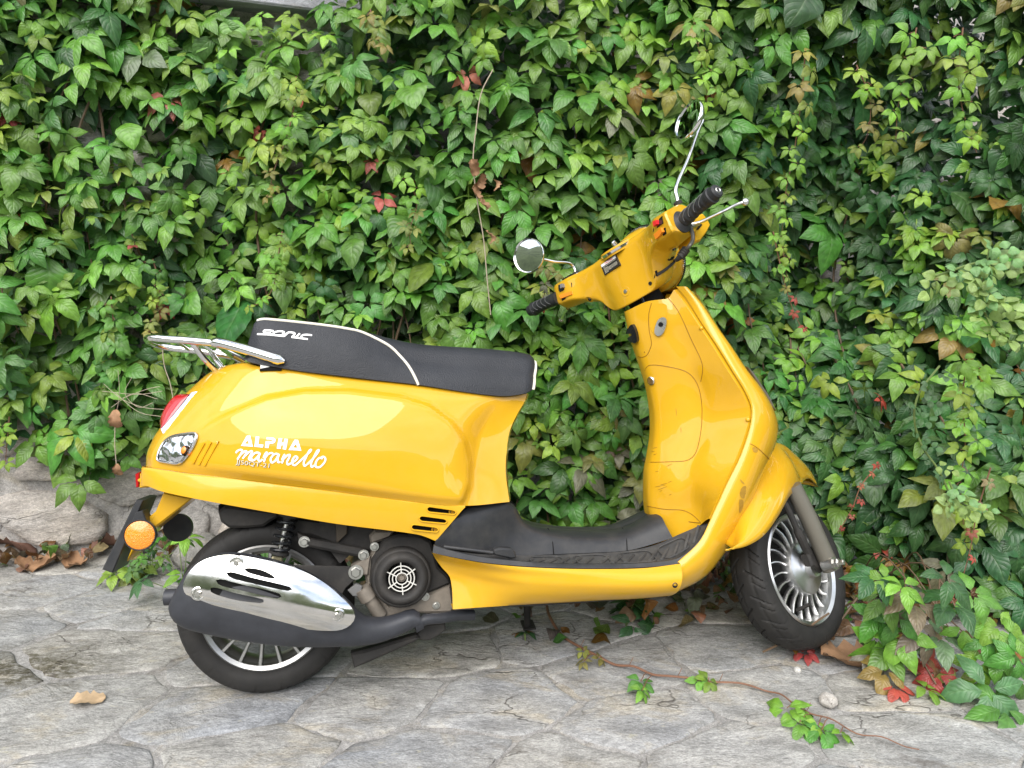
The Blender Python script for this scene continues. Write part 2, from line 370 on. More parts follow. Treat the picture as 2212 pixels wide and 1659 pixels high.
def clip(poly, px, py, nx, ny):
    """keep the side where (p - (px,py)).n < 0"""
    out = []
    for i in range(len(poly)):
        a, b = poly[i - 1], poly[i]; da = (a[0] - px) * nx + (a[1] - py) * ny; db = (b[0] - px) * nx + (b[1] - py) * ny
        if (da < 0) != (db < 0):
            t = da / (da - db); out.append((a[0] + (b[0] - a[0]) * t, a[1] + (b[1] - a[1]) * t))
        if db < 0: out.append(b)
    return out
def cells(seeds, box, gap, sx=1.0, sy=1.0, ang=0.0):
    ca, sa = math.cos(ang), math.sin(ang); res = []
    T = [((x * ca + y * sa) / sx, (-x * sa + y * ca) / sy) for x, y in seeds]
    for i, (x, y) in enumerate(seeds):
        poly = list(box); tx, ty = T[i]
        near = sorted(range(len(seeds)), key=lambda j: (T[j][0] - tx) ** 2 + (T[j][1] - ty) ** 2)[1:16]
        # bisector in stretched space, mapped back
        P = [((px * ca + py * sa) / sx, (-px * sa + py * ca) / sy) for px, py in poly]
        for j in near:
            dx, dy = T[j][0] - tx, T[j][1] - ty
            P = clip(P, tx + dx / 2, ty + dy / 2, dx, dy)
            if len(P) < 3: break
        if len(P) < 3: res.append(None); continue
        Q = [(px * sx, py * sy) for px, py in P]; Q = [(px * ca - py * sa, px * sa + py * ca) for px, py in Q]
        ar = sum(Q[k - 1][0] * Q[k][1] - Q[k][0] * Q[k - 1][1] for k in range(len(Q))) / 2
        if ar < 0: Q = Q[::-1]
        cx = sum(p[0] for p in Q) / len(Q); cy = sum(p[1] for p in Q) / len(Q); I = list(Q)
        for k in range(len(Q)):
            a, b = Q[k - 1], Q[k]; ex, ey = b[0] - a[0], b[1] - a[1]; L_ = math.hypot(ex, ey)
            if L_ < 1e-6: continue
            nx, ny = ey / L_, -ex / L_
            I = clip(I, a[0] - nx * gap, a[1] - ny * gap, nx, ny)
            if len(I) < 3: break
        res.append(I if len(I) >= 3 else None)
    return res
def stone_mesh(poly, seed, rough, prof, lift=0.0, tilt=.0, cut=.03):
    """rough-edged slab with an uneven face; z is out of the face"""
    rng = random.Random(seed); P = rpoly([(p[0], p[1]) for p in poly], cut * rng.uniform(.6, 1.4), 3)
    per = sum((P[i] - P[i - 1]).length for i in range(len(P))); n = max(20, min(44, int(per / .025)))
    Pc = []
    L = [0]
    for i in range(len(P)): L.append(L[-1] + (P[(i + 1) % len(P)] - P[i]).length)
    for k in range(n):
        s = L[-1] * k / n; j = max(i for i in range(len(L)) if L[i] <= s + 1e-9); j = min(j, len(P) - 1); t = (s - L[j]) / max(L[j + 1] - L[j], 1e-9)
        q = P[j].lerp(P[(j + 1) % len(P)], t); Pc.append(q)
    c = sum(Pc, Vector((0, 0))) / n
    jag = [1 + rough * (fbm(k * .55, seed * 3.3, 5) - .45) for k in range(n)]
    tx, ty = rng.uniform(-tilt, tilt), rng.uniform(-tilt, tilt); rows = []
    for s, z in prof:
        row = []
        for k, q in enumerate(Pc):
            p = c + (q - c) * s * (1 + (jag[k] - 1) * min(1, s * 1.1)); nz = (fbm(p.x * 9 + seed, p.y * 9, 2) - .45) * .007 if z > 0 else 0
            row.append((p.x - c.x, p.y - c.y, z + (nz + tx * (p.x - c.x) + ty * (p.y - c.y) if z > -.005 else 0) + lift))
        rows.append(row)
    b = MB(); b.loft(rows, cap0=False); return b, c
# flagstones
rng = random.Random(11); seeds = []
tries = 0
while tries < 6000:
    tries += 1; x, y = rng.uniform(-2.3, 2.3), rng.uniform(.75, 2.9); ca, sa = math.cos(R(20)), math.sin(R(20))
    mn = .17 + .10 * fbm(x * 1.3, y * 1.3, 9)
    ok = True
    for (u, v) in seeds:
        dx, dy = x - u, y - v; a, b_ = dx * ca + dy * sa, -dx * sa + dy * ca
        if (a / 1.35) ** 2 + (b_ / .78) ** 2 < mn * mn: ok = False; break
    if ok: seeds.append((x, y))
NF = 0
for k, poly in enumerate(cells(seeds, [(-2.5, .6), (2.5, .6), (2.5, 3.1), (-2.5, 3.1)], .0045, 1.35, .8, R(20))):
    if not poly: continue
    b, c = stone_mesh(poly, k + 1, .24, [(1.0, -.010), (.988, -.001), (.965, .001), (.90, .002), (.62, .002), (.34, .002), (.02, .002)], tilt=.008, cut=.012)
    o = b.build('flagstone', FLAG, pave, 60); o.location = (c.x, c.y, gz(c.x)); o.rotation_euler = (0, -math.atan(GK), 0); NF += 1

# rubble wall behind, running away to the right
WA = R(17.0)
wall_o = Vector((-1.6165,2.3268,0.0000))
def wy(x): return wall_o.y + (x - wall_o.x) * math.tan(WA)
WZ = 1.80
wall = empty('stone_wall', (wall_o.x, wall_o.y, gz(wall_o.x)), (0, 0, WA)); tag(wall, 'rough beige rubble stone wall almost hidden behind the creeper', 'wall')
b = MB(); b.box((3.1, .16, 1.2), (9.6, .30, 2.9), bev=0); b.build('wall_core', WMORT, wall, smooth=False)
rng = random.Random(23); seeds = []; tries = 0
while tries < 5000:
    tries += 1; x, y = rng.uniform(-1.5, 4.7), rng.uniform(-.1, 1.8); mn = .17 + .12 * rng.random()
    if all(((x - u) / 1.25) ** 2 + ((y - v) / .82) ** 2 > mn * mn for u, v in seeds): seeds.append((x, y))
    if len(seeds) > 230: break
for k, poly in enumerate(cells(seeds, [(-1.6, -.12), (4.8, -.12), (4.8, 1.83), (-1.6, 1.83)], .016, 1.3, .85)):
    if not poly: continue
    b, c = stone_mesh(poly, k + 501, .22, [(1.0, -.01), (.985, .008), (.95, .018), (.86, .024), (.62, .027), (.34, .028), (.02, .028)], tilt=.05, cut=.03)
    o = b.build('stone', WSTONE, wall, 60); o.rotation_euler = (R(90), 0, 0); o.location = (c.x, .006, c.y)
beam_p = (-0.6770,2.5000,1.7713)
beam = MB(); beam.box((0, 0, 0), (1.15, .30, .26), bev=.006); bo = beam.build('timber_beam', WOOD, None, 30)
bo.location = (beam_p[0], wy(beam_p[0]) + .05, beam_p[2] + .13); bo.rotation_euler = (0, R(2.0), WA); tag(bo, 'weathered grey timber beam set in the top of the wall above the creeper', 'beam')

# the wooded slope across the lane and round the bend, seen only as reflections
b = MB(); rows = []
for i in range(73):
    a = R(-25 - 190 + 0 + 230 * i / 72 - 0); cx, sx_ = math.cos(a), math.sin(a)
    def rp(r_, z): return (r_ * cx, 1 + r_ * sx_, z)
    r0 = 12 + 3 * vnoise(i * .3, 2)
    rows.append([rp(r0, -.6), rp(r0 + 1.5, 1.4 + 1.2 * fbm(i * .5, 0)), rp(r0 + 4, 3.6 + 2.2 * fbm(i * .45, 4) + .9 * vnoise(i * 1.7, 7)), rp(r0 + 14, 6 + 5 * fbm(i * .25, 8))])
b.grid(rows); tag(b.build('hillside', mat('scrub_slope', (.085, .105, .045), .9, var=.5, vscale=.9), None, 60), kind='structure')

# ================================================================== the scooter
from mathutils.bvhtree import BVHTree
scooter = empty('motor_scooter', (-0.5766,1.5936,-0.0000), (-0.2187, 0.0154, 0.1793))
tag(scooter, 'glossy yellow retro motor scooter with black seat parked leaning on its side stand', 'motor scooter')

def surf_of(me, sgn=-1):
    me.calc_loop_triangles()
    t = BVHTree.FromPolygons([v.co.copy() for v in me.vertices], [tuple(p.vertices) for p in me.polygons])
    def f(x, z, dflt=-.17):
        h = t.ray_cast(Vector((x, sgn * 1.0, z)), Vector((0, -sgn, 0)))
        return h[0].y if h[0] is not None else dflt
    return f
def dome(poly, base, h, rings=6, pw=2.0, back=.004, ins=None):
    """star-shaped outline -> low dome standing out towards -y. poly: 3-D points; base(x,z) gives the seat of each point"""
    n = len(poly); c = sum((Vector(p) for p in poly), Vector()) / n; b = MB(); rows = []
    rows.append([(p[0], (base(p[0], p[2]) if base else p[1]) + back, p[2]) for p in poly])
    for k in range(rings + 1):
        s = 1 - k / rings; s = s if k < rings else .02
        e = (1 - s ** pw) * h; row = []
        for p in poly:
            q = c.lerp(Vector(p), s); row.append((q.x, (base(q.x, q.z) if base else p[1] * s + c.y * (1 - s)) - e, q.z))
        rows.append(row)
    b.loft(rows, cap0=False); return b
def ribbon(b, pts, w, base, off=.0012, n=6):
    """flat painted stroke laid on a surface"""
    P = cr(pts, max(4, n * len(pts))); rows = [[], []]
    for i, p in enumerate(P):
        a = P[max(i - 1, 0)]; c = P[min(i + 1, len(P) - 1)]; t = c - a; t.y = 0; t = t.normalized(); nv = Vector((-t.z, 0, t.x))
        ww = w * (.75 if i in (0, len(P) - 1) else 1)
        for k, sg in enumerate((-1, 1)):
            q = p + nv * sg * ww / 2; rows[k].append((q.x, base(q.x, q.z) - off, q.z))
    b.grid(rows)
def polyface(b, pts, base, off=.0012):
    b.add([(p[0], base(p[0], p[2]) - off, p[2]) for p in pts], [tuple(range(len(pts)))])
def text_mesh(body):
    cu = bpy.data.curves.new('t', 'FONT'); cu.body = body; cu.size = 1; o = bpy.data.objects.new('t', cu); COL.objects.link(o)
    bpy.context.view_layer.update(); dg = bpy.context.evaluated_depsgraph_get(); me = bpy.data.meshes.new_from_object(o.evaluated_get(dg)); bpy.data.objects.remove(o)
    v = np.array([(p.co.x, p.co.y) for p in me.vertices]); f = [tuple(p.vertices) for p in me.polygons]; mn = v.min(0); mx = v.max(0)
    return (v - mn) / (mx - mn), f
def bolt(p, ax, r, h, name='bolt', m=STEEL, parent=None, washer=True):
    b = MB(); ax = Vector(ax).normalized()
    if washer: b.lathe([(0, 0), (r * 1.45, 0), (r * 1.45, h * .25), (0, h * .25)], p, ax, 20)
    b.lathe([(0, h * .2), (r, h * .2), (r, h * .85), (r * .85, h), (0, h)], p, ax, 6)
    return b.build(name, m, parent or scooter, 25)
def screw(p, ax, r, parent=None):
    b = MB(); b.lathe([(r * 1.5, .0005), (r * 1.1, .0012), (r, -.002), (0, -.002)], p, ax, 14)
    return b.build('screw', BLKG, parent or scooter)

# ---------------------------------------------------------------- rear body
cB = [(-0.2301,-0.085,0.5408),(-0.151,-0.125,0.53),(-0.0236,-0.155,0.5126),(0.1422,-0.166,0.4855),(0.312,-0.168,0.4546),(0.4528,-0.163,0.4344),(0.5681,-0.125,0.4336)]
cT = [(-0.0634,-0.08,0.7684),(-0.0303,-0.1,0.7703),(0.0107,-0.12,0.7605),(0.0789,-0.125,0.7518),(0.143,-0.125,0.742),(0.2297,-0.125,0.7304),(0.3539,-0.125,0.7149),(0.4542,-0.12,0.7004),(0.5243,-0.115,0.6905),(0.5777,-0.105,0.6845),(0.6239,-0.09,0.6892)]
cL = [(-0.2301,-0.085,0.5408),(-0.2279,-0.085,0.5689),(-0.2168,-0.08,0.5987),(-0.2091,-0.078,0.6137),(-0.187,-0.075,0.646),(-0.1546,-0.07,0.6938),(-0.1208,-0.07,0.7288),(-0.0899,-0.075,0.7548),(-0.0634,-0.08,0.7684)]
cR = [(0.5681,-0.125,0.4336),(0.5642,-0.12,0.4699),(0.5622,-0.115,0.5065),(0.5665,-0.11,0.5524),(0.5756,-0.105,0.5985),(0.5966,-0.1,0.64),(0.6176,-0.095,0.6726),(0.6239,-0.09,0.6892)]
pan = [(p[0], p[2]) for p in [(-0.1252,-0.18,0.6245),(-0.0976,-0.18,0.6437),(-0.0578,-0.18,0.6645),(0.023,-0.18,0.6973),(0.105,-0.18,0.7111),(0.2095,-0.18,0.71),(0.3161,-0.18,0.695),(0.3853,-0.18,0.6717),(0.4374,-0.18,0.6307),(0.4698,-0.18,0.5856),(0.4827,-0.18,0.5277),(0.4763,-0.18,0.4794),(0.4507,-0.18,0.4234),(0.1426,-0.18,0.4381),(-0.138,-0.18,0.4926),(-0.1763,-0.18,0.56)]]
NU, NV = 110, 46
rows = coons(cr(cB, NU), cr(cT, NU), cr(cL, NV), cr(cR, NV))
for j, row in enumerate(rows):
    v = j / (NV - 1)
    for i, p in enumerate(row):
        u = i / (NU - 1); e = .030 * math.sin(pi * v) ** .85 * math.sin(pi * min(u * 1.12, 1)) ** .6
        sd = sdist(pan, p.x, p.z); fade = sm(-.17, .02, p.x)
        e += (.004 + .013 * fade) * sm(-.001, .014, sd) * sm(-.24, -.1, p.x) * (1 - sm(.93, 1, 1 - v) * .6)
        e -= .010 * sm(.80, .9, u) * math.sin(pi * min(max((u - .8) / .2, 0), 1)) * math.sin(pi * v)
        p.y -= e
b = MB(); b.grid(rows)
def rim_in(edge, dx, dy, k=5):
    out = []
    for q in range(k + 1):
        t = q / k; out.append([(p.x + dx * math.sin(t * pi / 2), p.y + dy * (1 - math.cos(t * pi / 2)) + dy * .0, p.z) for p in edge])
    return out
left = [r[0] for r in rows]; right = [r[-1] for r in rows]; top = rows[-1]
b.grid([[(p.x - .035 * math.sin(t * pi / 2), p.y * (1 - t), p.z) for p in left] for t in (0, .15, .35, .6, .8, 1)])
b.grid([[(p.x + .02 * math.sin(t * pi / 2), p.y * (1 - t), p.z) for p in right] for t in (0, .1, .3, .6, .8, 1)])
b.grid([[(p.x, p.y * (1 - t), p.z + .01 * t) for p in top] for t in (0, .5, 1)])
near_me = MB(); near_me.v, near_me.f = list(b.v), list(b.f)
b.mirror()
cowl = b.build('rear_cowl', YEL, scooter, 50)
csurf = surf_of(near_me.mesh('tmp', weld=0))

# seam-lower side strip with three cooling slots
sU = [(-0.2381,-0.088,0.54),(-0.1498,-0.13,0.5278),(-0.0228,-0.16,0.5109),(0.1427,-0.172,0.484),(0.3118,-0.175,0.4536),(0.3812,-0.173,0.4433),(0.4577,-0.171,0.4338)]
sD = [(-0.2405,-0.085,0.5001),(-0.202,-0.115,0.4899),(-0.1023,-0.152,0.4692),(0.0367,-0.166,0.4387),(0.1729,-0.17,0.4085),(0.329,-0.17,0.3802),(0.3575,-0.17,0.3733),(0.3893,-0.17,0.3593)]
def tailwrap(P):
    p = P[0]; return [(p[0] - .030, 0, p[2]), (p[0] - .027, p[1] * .4, p[2]), (p[0] - .016, p[1] * .82, p[2])] + list(P)
U = cr(tailwrap(sU), 90); D_ = cr(tailwrap(sD), 90)
rings = []
for a, d in zip(U, D_):
    tz = (a - d)
    rings.append([a + Vector((0, .010, .0)), a + Vector((0, .001, .0015)), a + Vector((0, -.0015, -.0015)), a - tz * .12 + Vector((0, -.0025, 0)), a - tz * .5 + Vector((0, -.003, 0)), d + tz * .1 + Vector((0, -.001, 0)), d, d + Vector((0, .009, 0)), d + tz * .5 + Vector((0, .006, 0))])
b = MB(); b.loft(rings)
strip_ = b.build('side_strip', YELM, scooter, 35)
cuts = []

slots = [[(0.3692,-0.1720,0.4324),(0.3747,-0.1720,0.4381),(0.4316,-0.1720,0.4271),(0.4371,-0.1720,0.4225),(0.4332,-0.1720,0.4169),(0.3744,-0.1720,0.4252)],[(0.3515,-0.1720,0.4126),(0.3572,-0.1720,0.4184),(0.4106,-0.1720,0.4086),(0.4163,-0.1720,0.4033),(0.4119,-0.1720,0.3977),(0.3570,-0.1720,0.4055)],[(0.3338,-0.1720,0.3938),(0.3390,-0.1720,0.4000),(0.3914,-0.1720,0.3905),(0.3967,-0.1720,0.3852),(0.3925,-0.1720,0.3793),(0.3387,-0.1720,0.3875)]]
for s_ in slots:
    c = MB(); q = rpoly(s_, .006, 4); c.prism(q, -.2, -.13); cuts.append(c.mesh('cut', smooth=False))
bpy.context.view_layer.update()
boolean_cut(strip_, cuts)
for s_ in slots:
    b = MB(); q = cr(rpoly(s_, .006, 4), 40, True); b.tube([(p.x, -.1755, p.z) for p in q], .0016, 6, closed=True); b.build('slot_lip', YELM, scooter)
b = MB()
m = MB(); m.prism([(0.3306,-0.15,0.4342),(0.444,-0.15,0.4289),(0.4242,-0.15,0.3639),(0.3294,-0.15,0.369)], -.150, -.147); m.build('slot_backing', DARK, scooter)
for q in [(0.4299,-0.16,0.4213),(0.3898,-0.16,0.3831)]:
    m = MB(); m.lathe([(.0, -.004), (.009, -.004), (.009, .0), (.0, .0)], q, (0, -1, 0), 16); m.build('slot_screw_boss', YELM, scooter)
    screw((q[0], q[1] - .0005, q[2]), (0, -1, 0), .004)

# three louvres pressed into the tail
for q in [[(-0.1116,-0.1600,0.5941),(-0.1045,-0.1600,0.5943),(-0.1292,-0.1600,0.5463),(-0.1390,-0.1600,0.5492)],[(-0.0970,-0.1600,0.5952),(-0.0898,-0.1600,0.5958),(-0.1161,-0.1600,0.5439),(-0.1266,-0.1600,0.5462)],[(-0.0819,-0.1600,0.5971),(-0.0740,-0.1600,0.5975),(-0.1036,-0.1600,0.5414),(-0.1135,-0.1600,0.5438)]]:
    b = MB(); o_ = []
    for k, p in enumerate(q): o_.append((p[0], csurf(p[0], p[2]), p[2]))
    l0, r0, r1, l1 = [Vector(p) for p in o_]
    b.add([l0 + Vector((0, .002, 0)), r0 + Vector((0, -.0045, 0)), r1 + Vector((0, -.0045, .004)), l1 + Vector((0, .002, 0)), r0 + Vector((.0015, .003, 0)), r1 + Vector((.0015, .003, 0))], [(0, 1, 2, 3), (1, 4, 5, 2), (2, 5, 3), (0, 4, 1)])
    b.build('louvre', YEL, scooter, 20)

# tail lamp
tl = [(-0.2151,-0.075,0.6283),(-0.2167,-0.075,0.6423),(-0.2116,-0.075,0.662),(-0.2012,-0.075,0.6815),(-0.1845,-0.075,0.7001),(-0.1658,-0.075,0.705),(-0.1491,-0.075,0.7078),(-0.1198,-0.075,0.7108),(-0.1368,-0.075,0.6911),(-0.162,-0.075,0.663),(-0.187,-0.075,0.6394),(-0.2099,-0.075,0.615)]
def spine(tops, bots, ys, ry, n=14, ex=2.0):
    rings = []
    for a, c, y, r_ in zip(tops, bots, ys, ry):
        a = Vector(a); c = Vector(c); m = (a + c) / 2; h = (a - c) / 2
        ring = []
        for k in range(n):
            t = 2 * pi * k / n; cs, sn = math.cos(t), math.sin(t)
            cs = math.copysign(abs(cs) ** (2 / ex), cs); sn = math.copysign(abs(sn) ** (2 / ex), sn)
            ring.append((m.x + h.x * cs, y + r_ * sn, m.z + h.z * cs))
        rings.append(ring)
    return rings
red_o = [(-0.2219,-0.05,0.628),(-0.2235,-0.05,0.6422),(-0.2183,-0.05,0.6621),(-0.2077,-0.05,0.6819),(-0.1909,-0.05,0.7008),(-0.1719,-0.05,0.7053),(-0.1601,-0.05,0.7046)]
red_i = [(-0.2143,-0.072,0.6282),(-0.2043,-0.072,0.6393),(-0.1939,-0.072,0.6523),(-0.1835,-0.072,0.6652),(-0.173,-0.072,0.6791),(-0.1625,-0.072,0.6931),(-0.1549,-0.072,0.7031)]
chr_i = [(-0.2082,-0.078,0.6141),(-0.1946,-0.078,0.6295),(-0.18,-0.078,0.6458),(-0.1646,-0.078,0.663),(-0.1487,-0.078,0.6812),(-0.1339,-0.078,0.6959),(-0.1183,-0.078,0.7106)]
def tail_shell(o_, i_, nm, m, f0, f1):
    n_ = 18; A = cr(o_, n_); C = cr(i_, n_); b = MB(); rows = []
    for k in range(9):
        t = k / 8; rows.append([(p.x + (q.x - p.x) * t, p.y + (q.y - p.y) * math.sin(t * pi / 2), p.z + (q.z - p.z) * t) for p, q in zip(A, C)])
    b.grid(rows); b.grid([[(p.x, p.y * (1 - t), p.z) for p in A] for t in (0, .5, 1)]); b.mirror(); return b.build(nm, m, scooter, 60)
tail = tail_shell(red_o, red_i, 'tail_lamp', RED, 0, 1)
chr_o = [(-0.2165,-0.07,0.6282),(-0.2048,-0.07,0.6411),(-0.1944,-0.07,0.654),(-0.184,-0.07,0.667),(-0.1735,-0.07,0.6809),(-0.1629,-0.07,0.6949),(-0.1503,-0.07,0.7079)]
t2 = tail_shell(chr_o, chr_i, 'tail_lamp_bezel', REFL, 0, 1); t2.parent = tail

# rear turn signal
ts = [(-0.2148,-0.135,0.559),(-0.2136,-0.135,0.5725),(-0.2084,-0.135,0.5862),(-0.2,-0.135,0.5989),(-0.185,-0.135,0.6084),(-0.1624,-0.135,0.6131),(-0.1341,-0.135,0.6155),(-0.1256,-0.135,0.6144),(-0.1235,-0.135,0.6095),(-0.1266,-0.135,0.5976),(-0.1344,-0.135,0.5818),(-0.1458,-0.135,0.5662),(-0.1572,-0.135,0.5546),(-0.1685,-0.135,0.5506),(-0.191,-0.135,0.5532),(-0.2096,-0.135,0.5565)]
tsp = cr(ts, 48, True)
sig = dome(tsp, lambda x, z: csurf(x, z) - .001, .004, 5, 3).build('turn_signal', REFL, scooter)
c_ = sum(tsp, Vector()) / len(tsp)
lens = dome([c_.lerp(p, .97) for p in tsp], lambda x, z: csurf(x, z) - .010, .005, 5, 2.5, back=.006).build('lens', GLASS, sig)
b = MB(); b.tube([(p.x, csurf(p.x, p.z) - .004, p.z) for p in tsp], .0035, 8, closed=True); b.build('lens_rim', CHROME2, sig)
bl = [(-0.1449,-0.15,0.5779)][0]
b = MB(); b.sphere((bl[0], csurf(bl[0], bl[2]) - .006, bl[2]), .012, 12, 8, (1, .5, 1)); b.build('bulb', AMB, sig)

# decals
b = MB()
K_ = lambda P: P
for poly in [[(-0.0132,-0.1900,0.6085),(-0.0056,-0.1900,0.6083),(0.0001,-0.1900,0.5843),(-0.0076,-0.1900,0.5851),(-0.0096,-0.1900,0.5944)],[(-0.0256,-0.1900,0.5867),(-0.0223,-0.1900,0.5921),(-0.0088,-0.1900,0.5905),(-0.0076,-0.1900,0.5851)],[(-0.0132,-0.1900,0.6085),(-0.0095,-0.1900,0.5999),(-0.0177,-0.1900,0.5912),(-0.0223,-0.1900,0.5921)],[(0.0060,-0.1900,0.6065),(0.0137,-0.1900,0.6059),(0.0108,-0.1900,0.5832),(0.0029,-0.1900,0.5844)],[(0.0109,-0.1900,0.5895),(0.0222,-0.1900,0.5883),(0.0210,-0.1900,0.5819),(0.0108,-0.1900,0.5832)],[(0.0292,-0.1900,0.6043),(0.0429,-0.1900,0.6029),(0.0467,-0.1900,0.6006),(0.0451,-0.1900,0.5979),(0.0281,-0.1900,0.5996)],[(0.0467,-0.1900,0.6006),(0.0483,-0.1900,0.5972),(0.0466,-0.1900,0.5927),(0.0427,-0.1900,0.5900),(0.0400,-0.1900,0.5955),(0.0409,-0.1900,0.5984),(0.0451,-0.1900,0.5979)],[(0.0269,-0.1900,0.5959),(0.0400,-0.1900,0.5955),(0.0427,-0.1900,0.5900),(0.0346,-0.1900,0.5899),(0.0328,-0.1900,0.5805),(0.0250,-0.1900,0.5815)],[(0.0543,-0.1900,0.6015),(0.0619,-0.1900,0.6009),(0.0584,-0.1900,0.5779),(0.0498,-0.1900,0.5789)],[(0.0661,-0.1900,0.6000),(0.0738,-0.1900,0.5990),(0.0696,-0.1900,0.5759),(0.0622,-0.1900,0.5772)],[(0.0603,-0.1900,0.5919),(0.0651,-0.1900,0.5913),(0.0640,-0.1900,0.5854),(0.0595,-0.1900,0.5860)],[(0.0877,-0.1900,0.5974),(0.0950,-0.1900,0.5965),(0.1018,-0.1900,0.5725),(0.0941,-0.1900,0.5735),(0.0920,-0.1900,0.5833)],[(0.0746,-0.1900,0.5752),(0.0781,-0.1900,0.5810),(0.0927,-0.1900,0.5793),(0.0941,-0.1900,0.5735)],[(0.0877,-0.1900,0.5974),(0.0920,-0.1900,0.5885),(0.0839,-0.1900,0.5804),(0.0781,-0.1900,0.5810)]]:
    polyface(b, poly, csurf)
b.build('maker_lettering', DECW, scooter, smooth=False)
b = MB()
for pl in [[(-0.0362,-0.1900,0.5714),(-0.0337,-0.1900,0.5756),(-0.0253,-0.1900,0.5785),(-0.0225,-0.1900,0.5764),(-0.0258,-0.1900,0.5691),(-0.0334,-0.1900,0.5576)],[(-0.0277,-0.1900,0.5662),(-0.0178,-0.1900,0.5747),(-0.0137,-0.1900,0.5749),(-0.0145,-0.1900,0.5707),(-0.0217,-0.1900,0.5591)],[(-0.0170,-0.1900,0.5649),(-0.0085,-0.1900,0.5728),(-0.0028,-0.1900,0.5752),(-0.0015,-0.1900,0.5732),(-0.0057,-0.1900,0.5654),(-0.0086,-0.1900,0.5587),(-0.0064,-0.1900,0.5562),(-0.0011,-0.1900,0.5588)],[(0.0141,-0.1900,0.5701),(0.0085,-0.1900,0.5718),(0.0009,-0.1900,0.5682),(-0.0039,-0.1900,0.5605),(-0.0021,-0.1900,0.5553),(0.0026,-0.1900,0.5559),(0.0102,-0.1900,0.5629),(0.0154,-0.1900,0.5706),(0.0121,-0.1900,0.5619),(0.0117,-0.1900,0.5550),(0.0148,-0.1900,0.5529),(0.0200,-0.1900,0.5573)],[(0.0219,-0.1900,0.5596),(0.0264,-0.1900,0.5693),(0.0296,-0.1900,0.5721),(0.0273,-0.1900,0.5653),(0.0229,-0.1900,0.5507)],[(0.0257,-0.1900,0.5604),(0.0330,-0.1900,0.5681),(0.0397,-0.1900,0.5698),(0.0428,-0.1900,0.5671)],[(0.0539,-0.1900,0.5664),(0.0482,-0.1900,0.5681),(0.0405,-0.1900,0.5629),(0.0370,-0.1900,0.5551),(0.0394,-0.1900,0.5491),(0.0461,-0.1900,0.5528),(0.0552,-0.1900,0.5673),(0.0518,-0.1900,0.5566),(0.0527,-0.1900,0.5496),(0.0575,-0.1900,0.5504)],[(0.0604,-0.1900,0.5543),(0.0663,-0.1900,0.5659),(0.0652,-0.1900,0.5600),(0.0603,-0.1900,0.5468)],[(0.0633,-0.1900,0.5558),(0.0729,-0.1900,0.5641),(0.0775,-0.1900,0.5646),(0.0767,-0.1900,0.5606),(0.0712,-0.1900,0.5489),(0.0731,-0.1900,0.5439),(0.0794,-0.1900,0.5463)],[(0.0794,-0.1900,0.5463),(0.0900,-0.1900,0.5532),(0.0934,-0.1900,0.5587),(0.0892,-0.1900,0.5612),(0.0833,-0.1900,0.5545),(0.0823,-0.1900,0.5456),(0.0870,-0.1900,0.5418),(0.0948,-0.1900,0.5471)],[(0.0948,-0.1900,0.5471),(0.1094,-0.1900,0.5605),(0.1207,-0.1900,0.5711),(0.1227,-0.1900,0.5750),(0.1192,-0.1900,0.5731),(0.1113,-0.1900,0.5584),(0.1063,-0.1900,0.5467),(0.1075,-0.1900,0.5397),(0.1130,-0.1900,0.5425)],[(0.1130,-0.1900,0.5425),(0.1267,-0.1900,0.5559),(0.1376,-0.1900,0.5699),(0.1386,-0.1900,0.5738),(0.1350,-0.1900,0.5712),(0.1267,-0.1900,0.5559),(0.1217,-0.1900,0.5442),(0.1229,-0.1900,0.5369),(0.1294,-0.1900,0.5409)],[(0.1445,-0.1900,0.5569),(0.1373,-0.1900,0.5545),(0.1314,-0.1900,0.5448),(0.1322,-0.1900,0.5368),(0.1390,-0.1900,0.5360),(0.1478,-0.1900,0.5432),(0.1523,-0.1900,0.5520),(0.1500,-0.1900,0.5575),(0.1451,-0.1900,0.5581),(0.1445,-0.1900,0.5529)]]:
    ribbon(b, pl, .0040, csurf, .0016)
b.build('script_lettering', DECW, scooter, smooth=False)
def surface_text(body, p0, p1, h, base, nm, m, off, parent, grow=0):
    v, f = text_mesh(body); p0 = Vector(p0); p1 = Vector(p1); e = p1 - p0; up = Vector((-e.z, 0, e.x)).normalized(); b = MB()
    b.add([(lambda q: (q.x, base(q.x, q.z) - off, q.z))(p0 + e * (x + (x - .5) * grow * .1) + up * h * (y + (y - .5) * grow)) for x, y in v], f)
    return b.build(nm, m, parent, smooth=False, weld=0)
tp = [(-0.0372,-0.18,0.5457),(0.0331,-0.18,0.5352)]
surface_text('JJ50QT-21', tp[0], tp[1], .0120, csurf, 'model_lettering', DECG, .0022, scooter)
surface_text('JJ50QT-21', (tp[0][0] + .0008, 0, tp[0][2] - .0007), (tp[1][0] + .0008, 0, tp[1][2] - .0007), .0124, csurf, 'model_lettering_outline', DECK, .0010, scooter)  # printed dark outline behind the grey lettering

# small yellow lug and red reflector behind the tail
b = MB(); b.prism([(-0.2683,-0.04,0.5254),(-0.254,-0.04,0.529),(-0.2509,-0.04,0.4934),(-0.2695,-0.04,0.4932),(-0.2684,-0.04,0.5056),(-0.2733,-0.04,0.5089),(-0.2732,-0.04,0.5131),(-0.2684,-0.04,0.515)], -.045, .045, bev=.003); lug = b.build('rear_lug', YELM, scooter)
b = MB(); b.prism([(-0.2815,-0.02,0.5243),(-0.2722,-0.02,0.5292),(-0.2734,-0.02,0.4945),(-0.2797,-0.02,0.4937)], -.035, .035, bev=.002); b.build('red_reflector', RED, scooter)

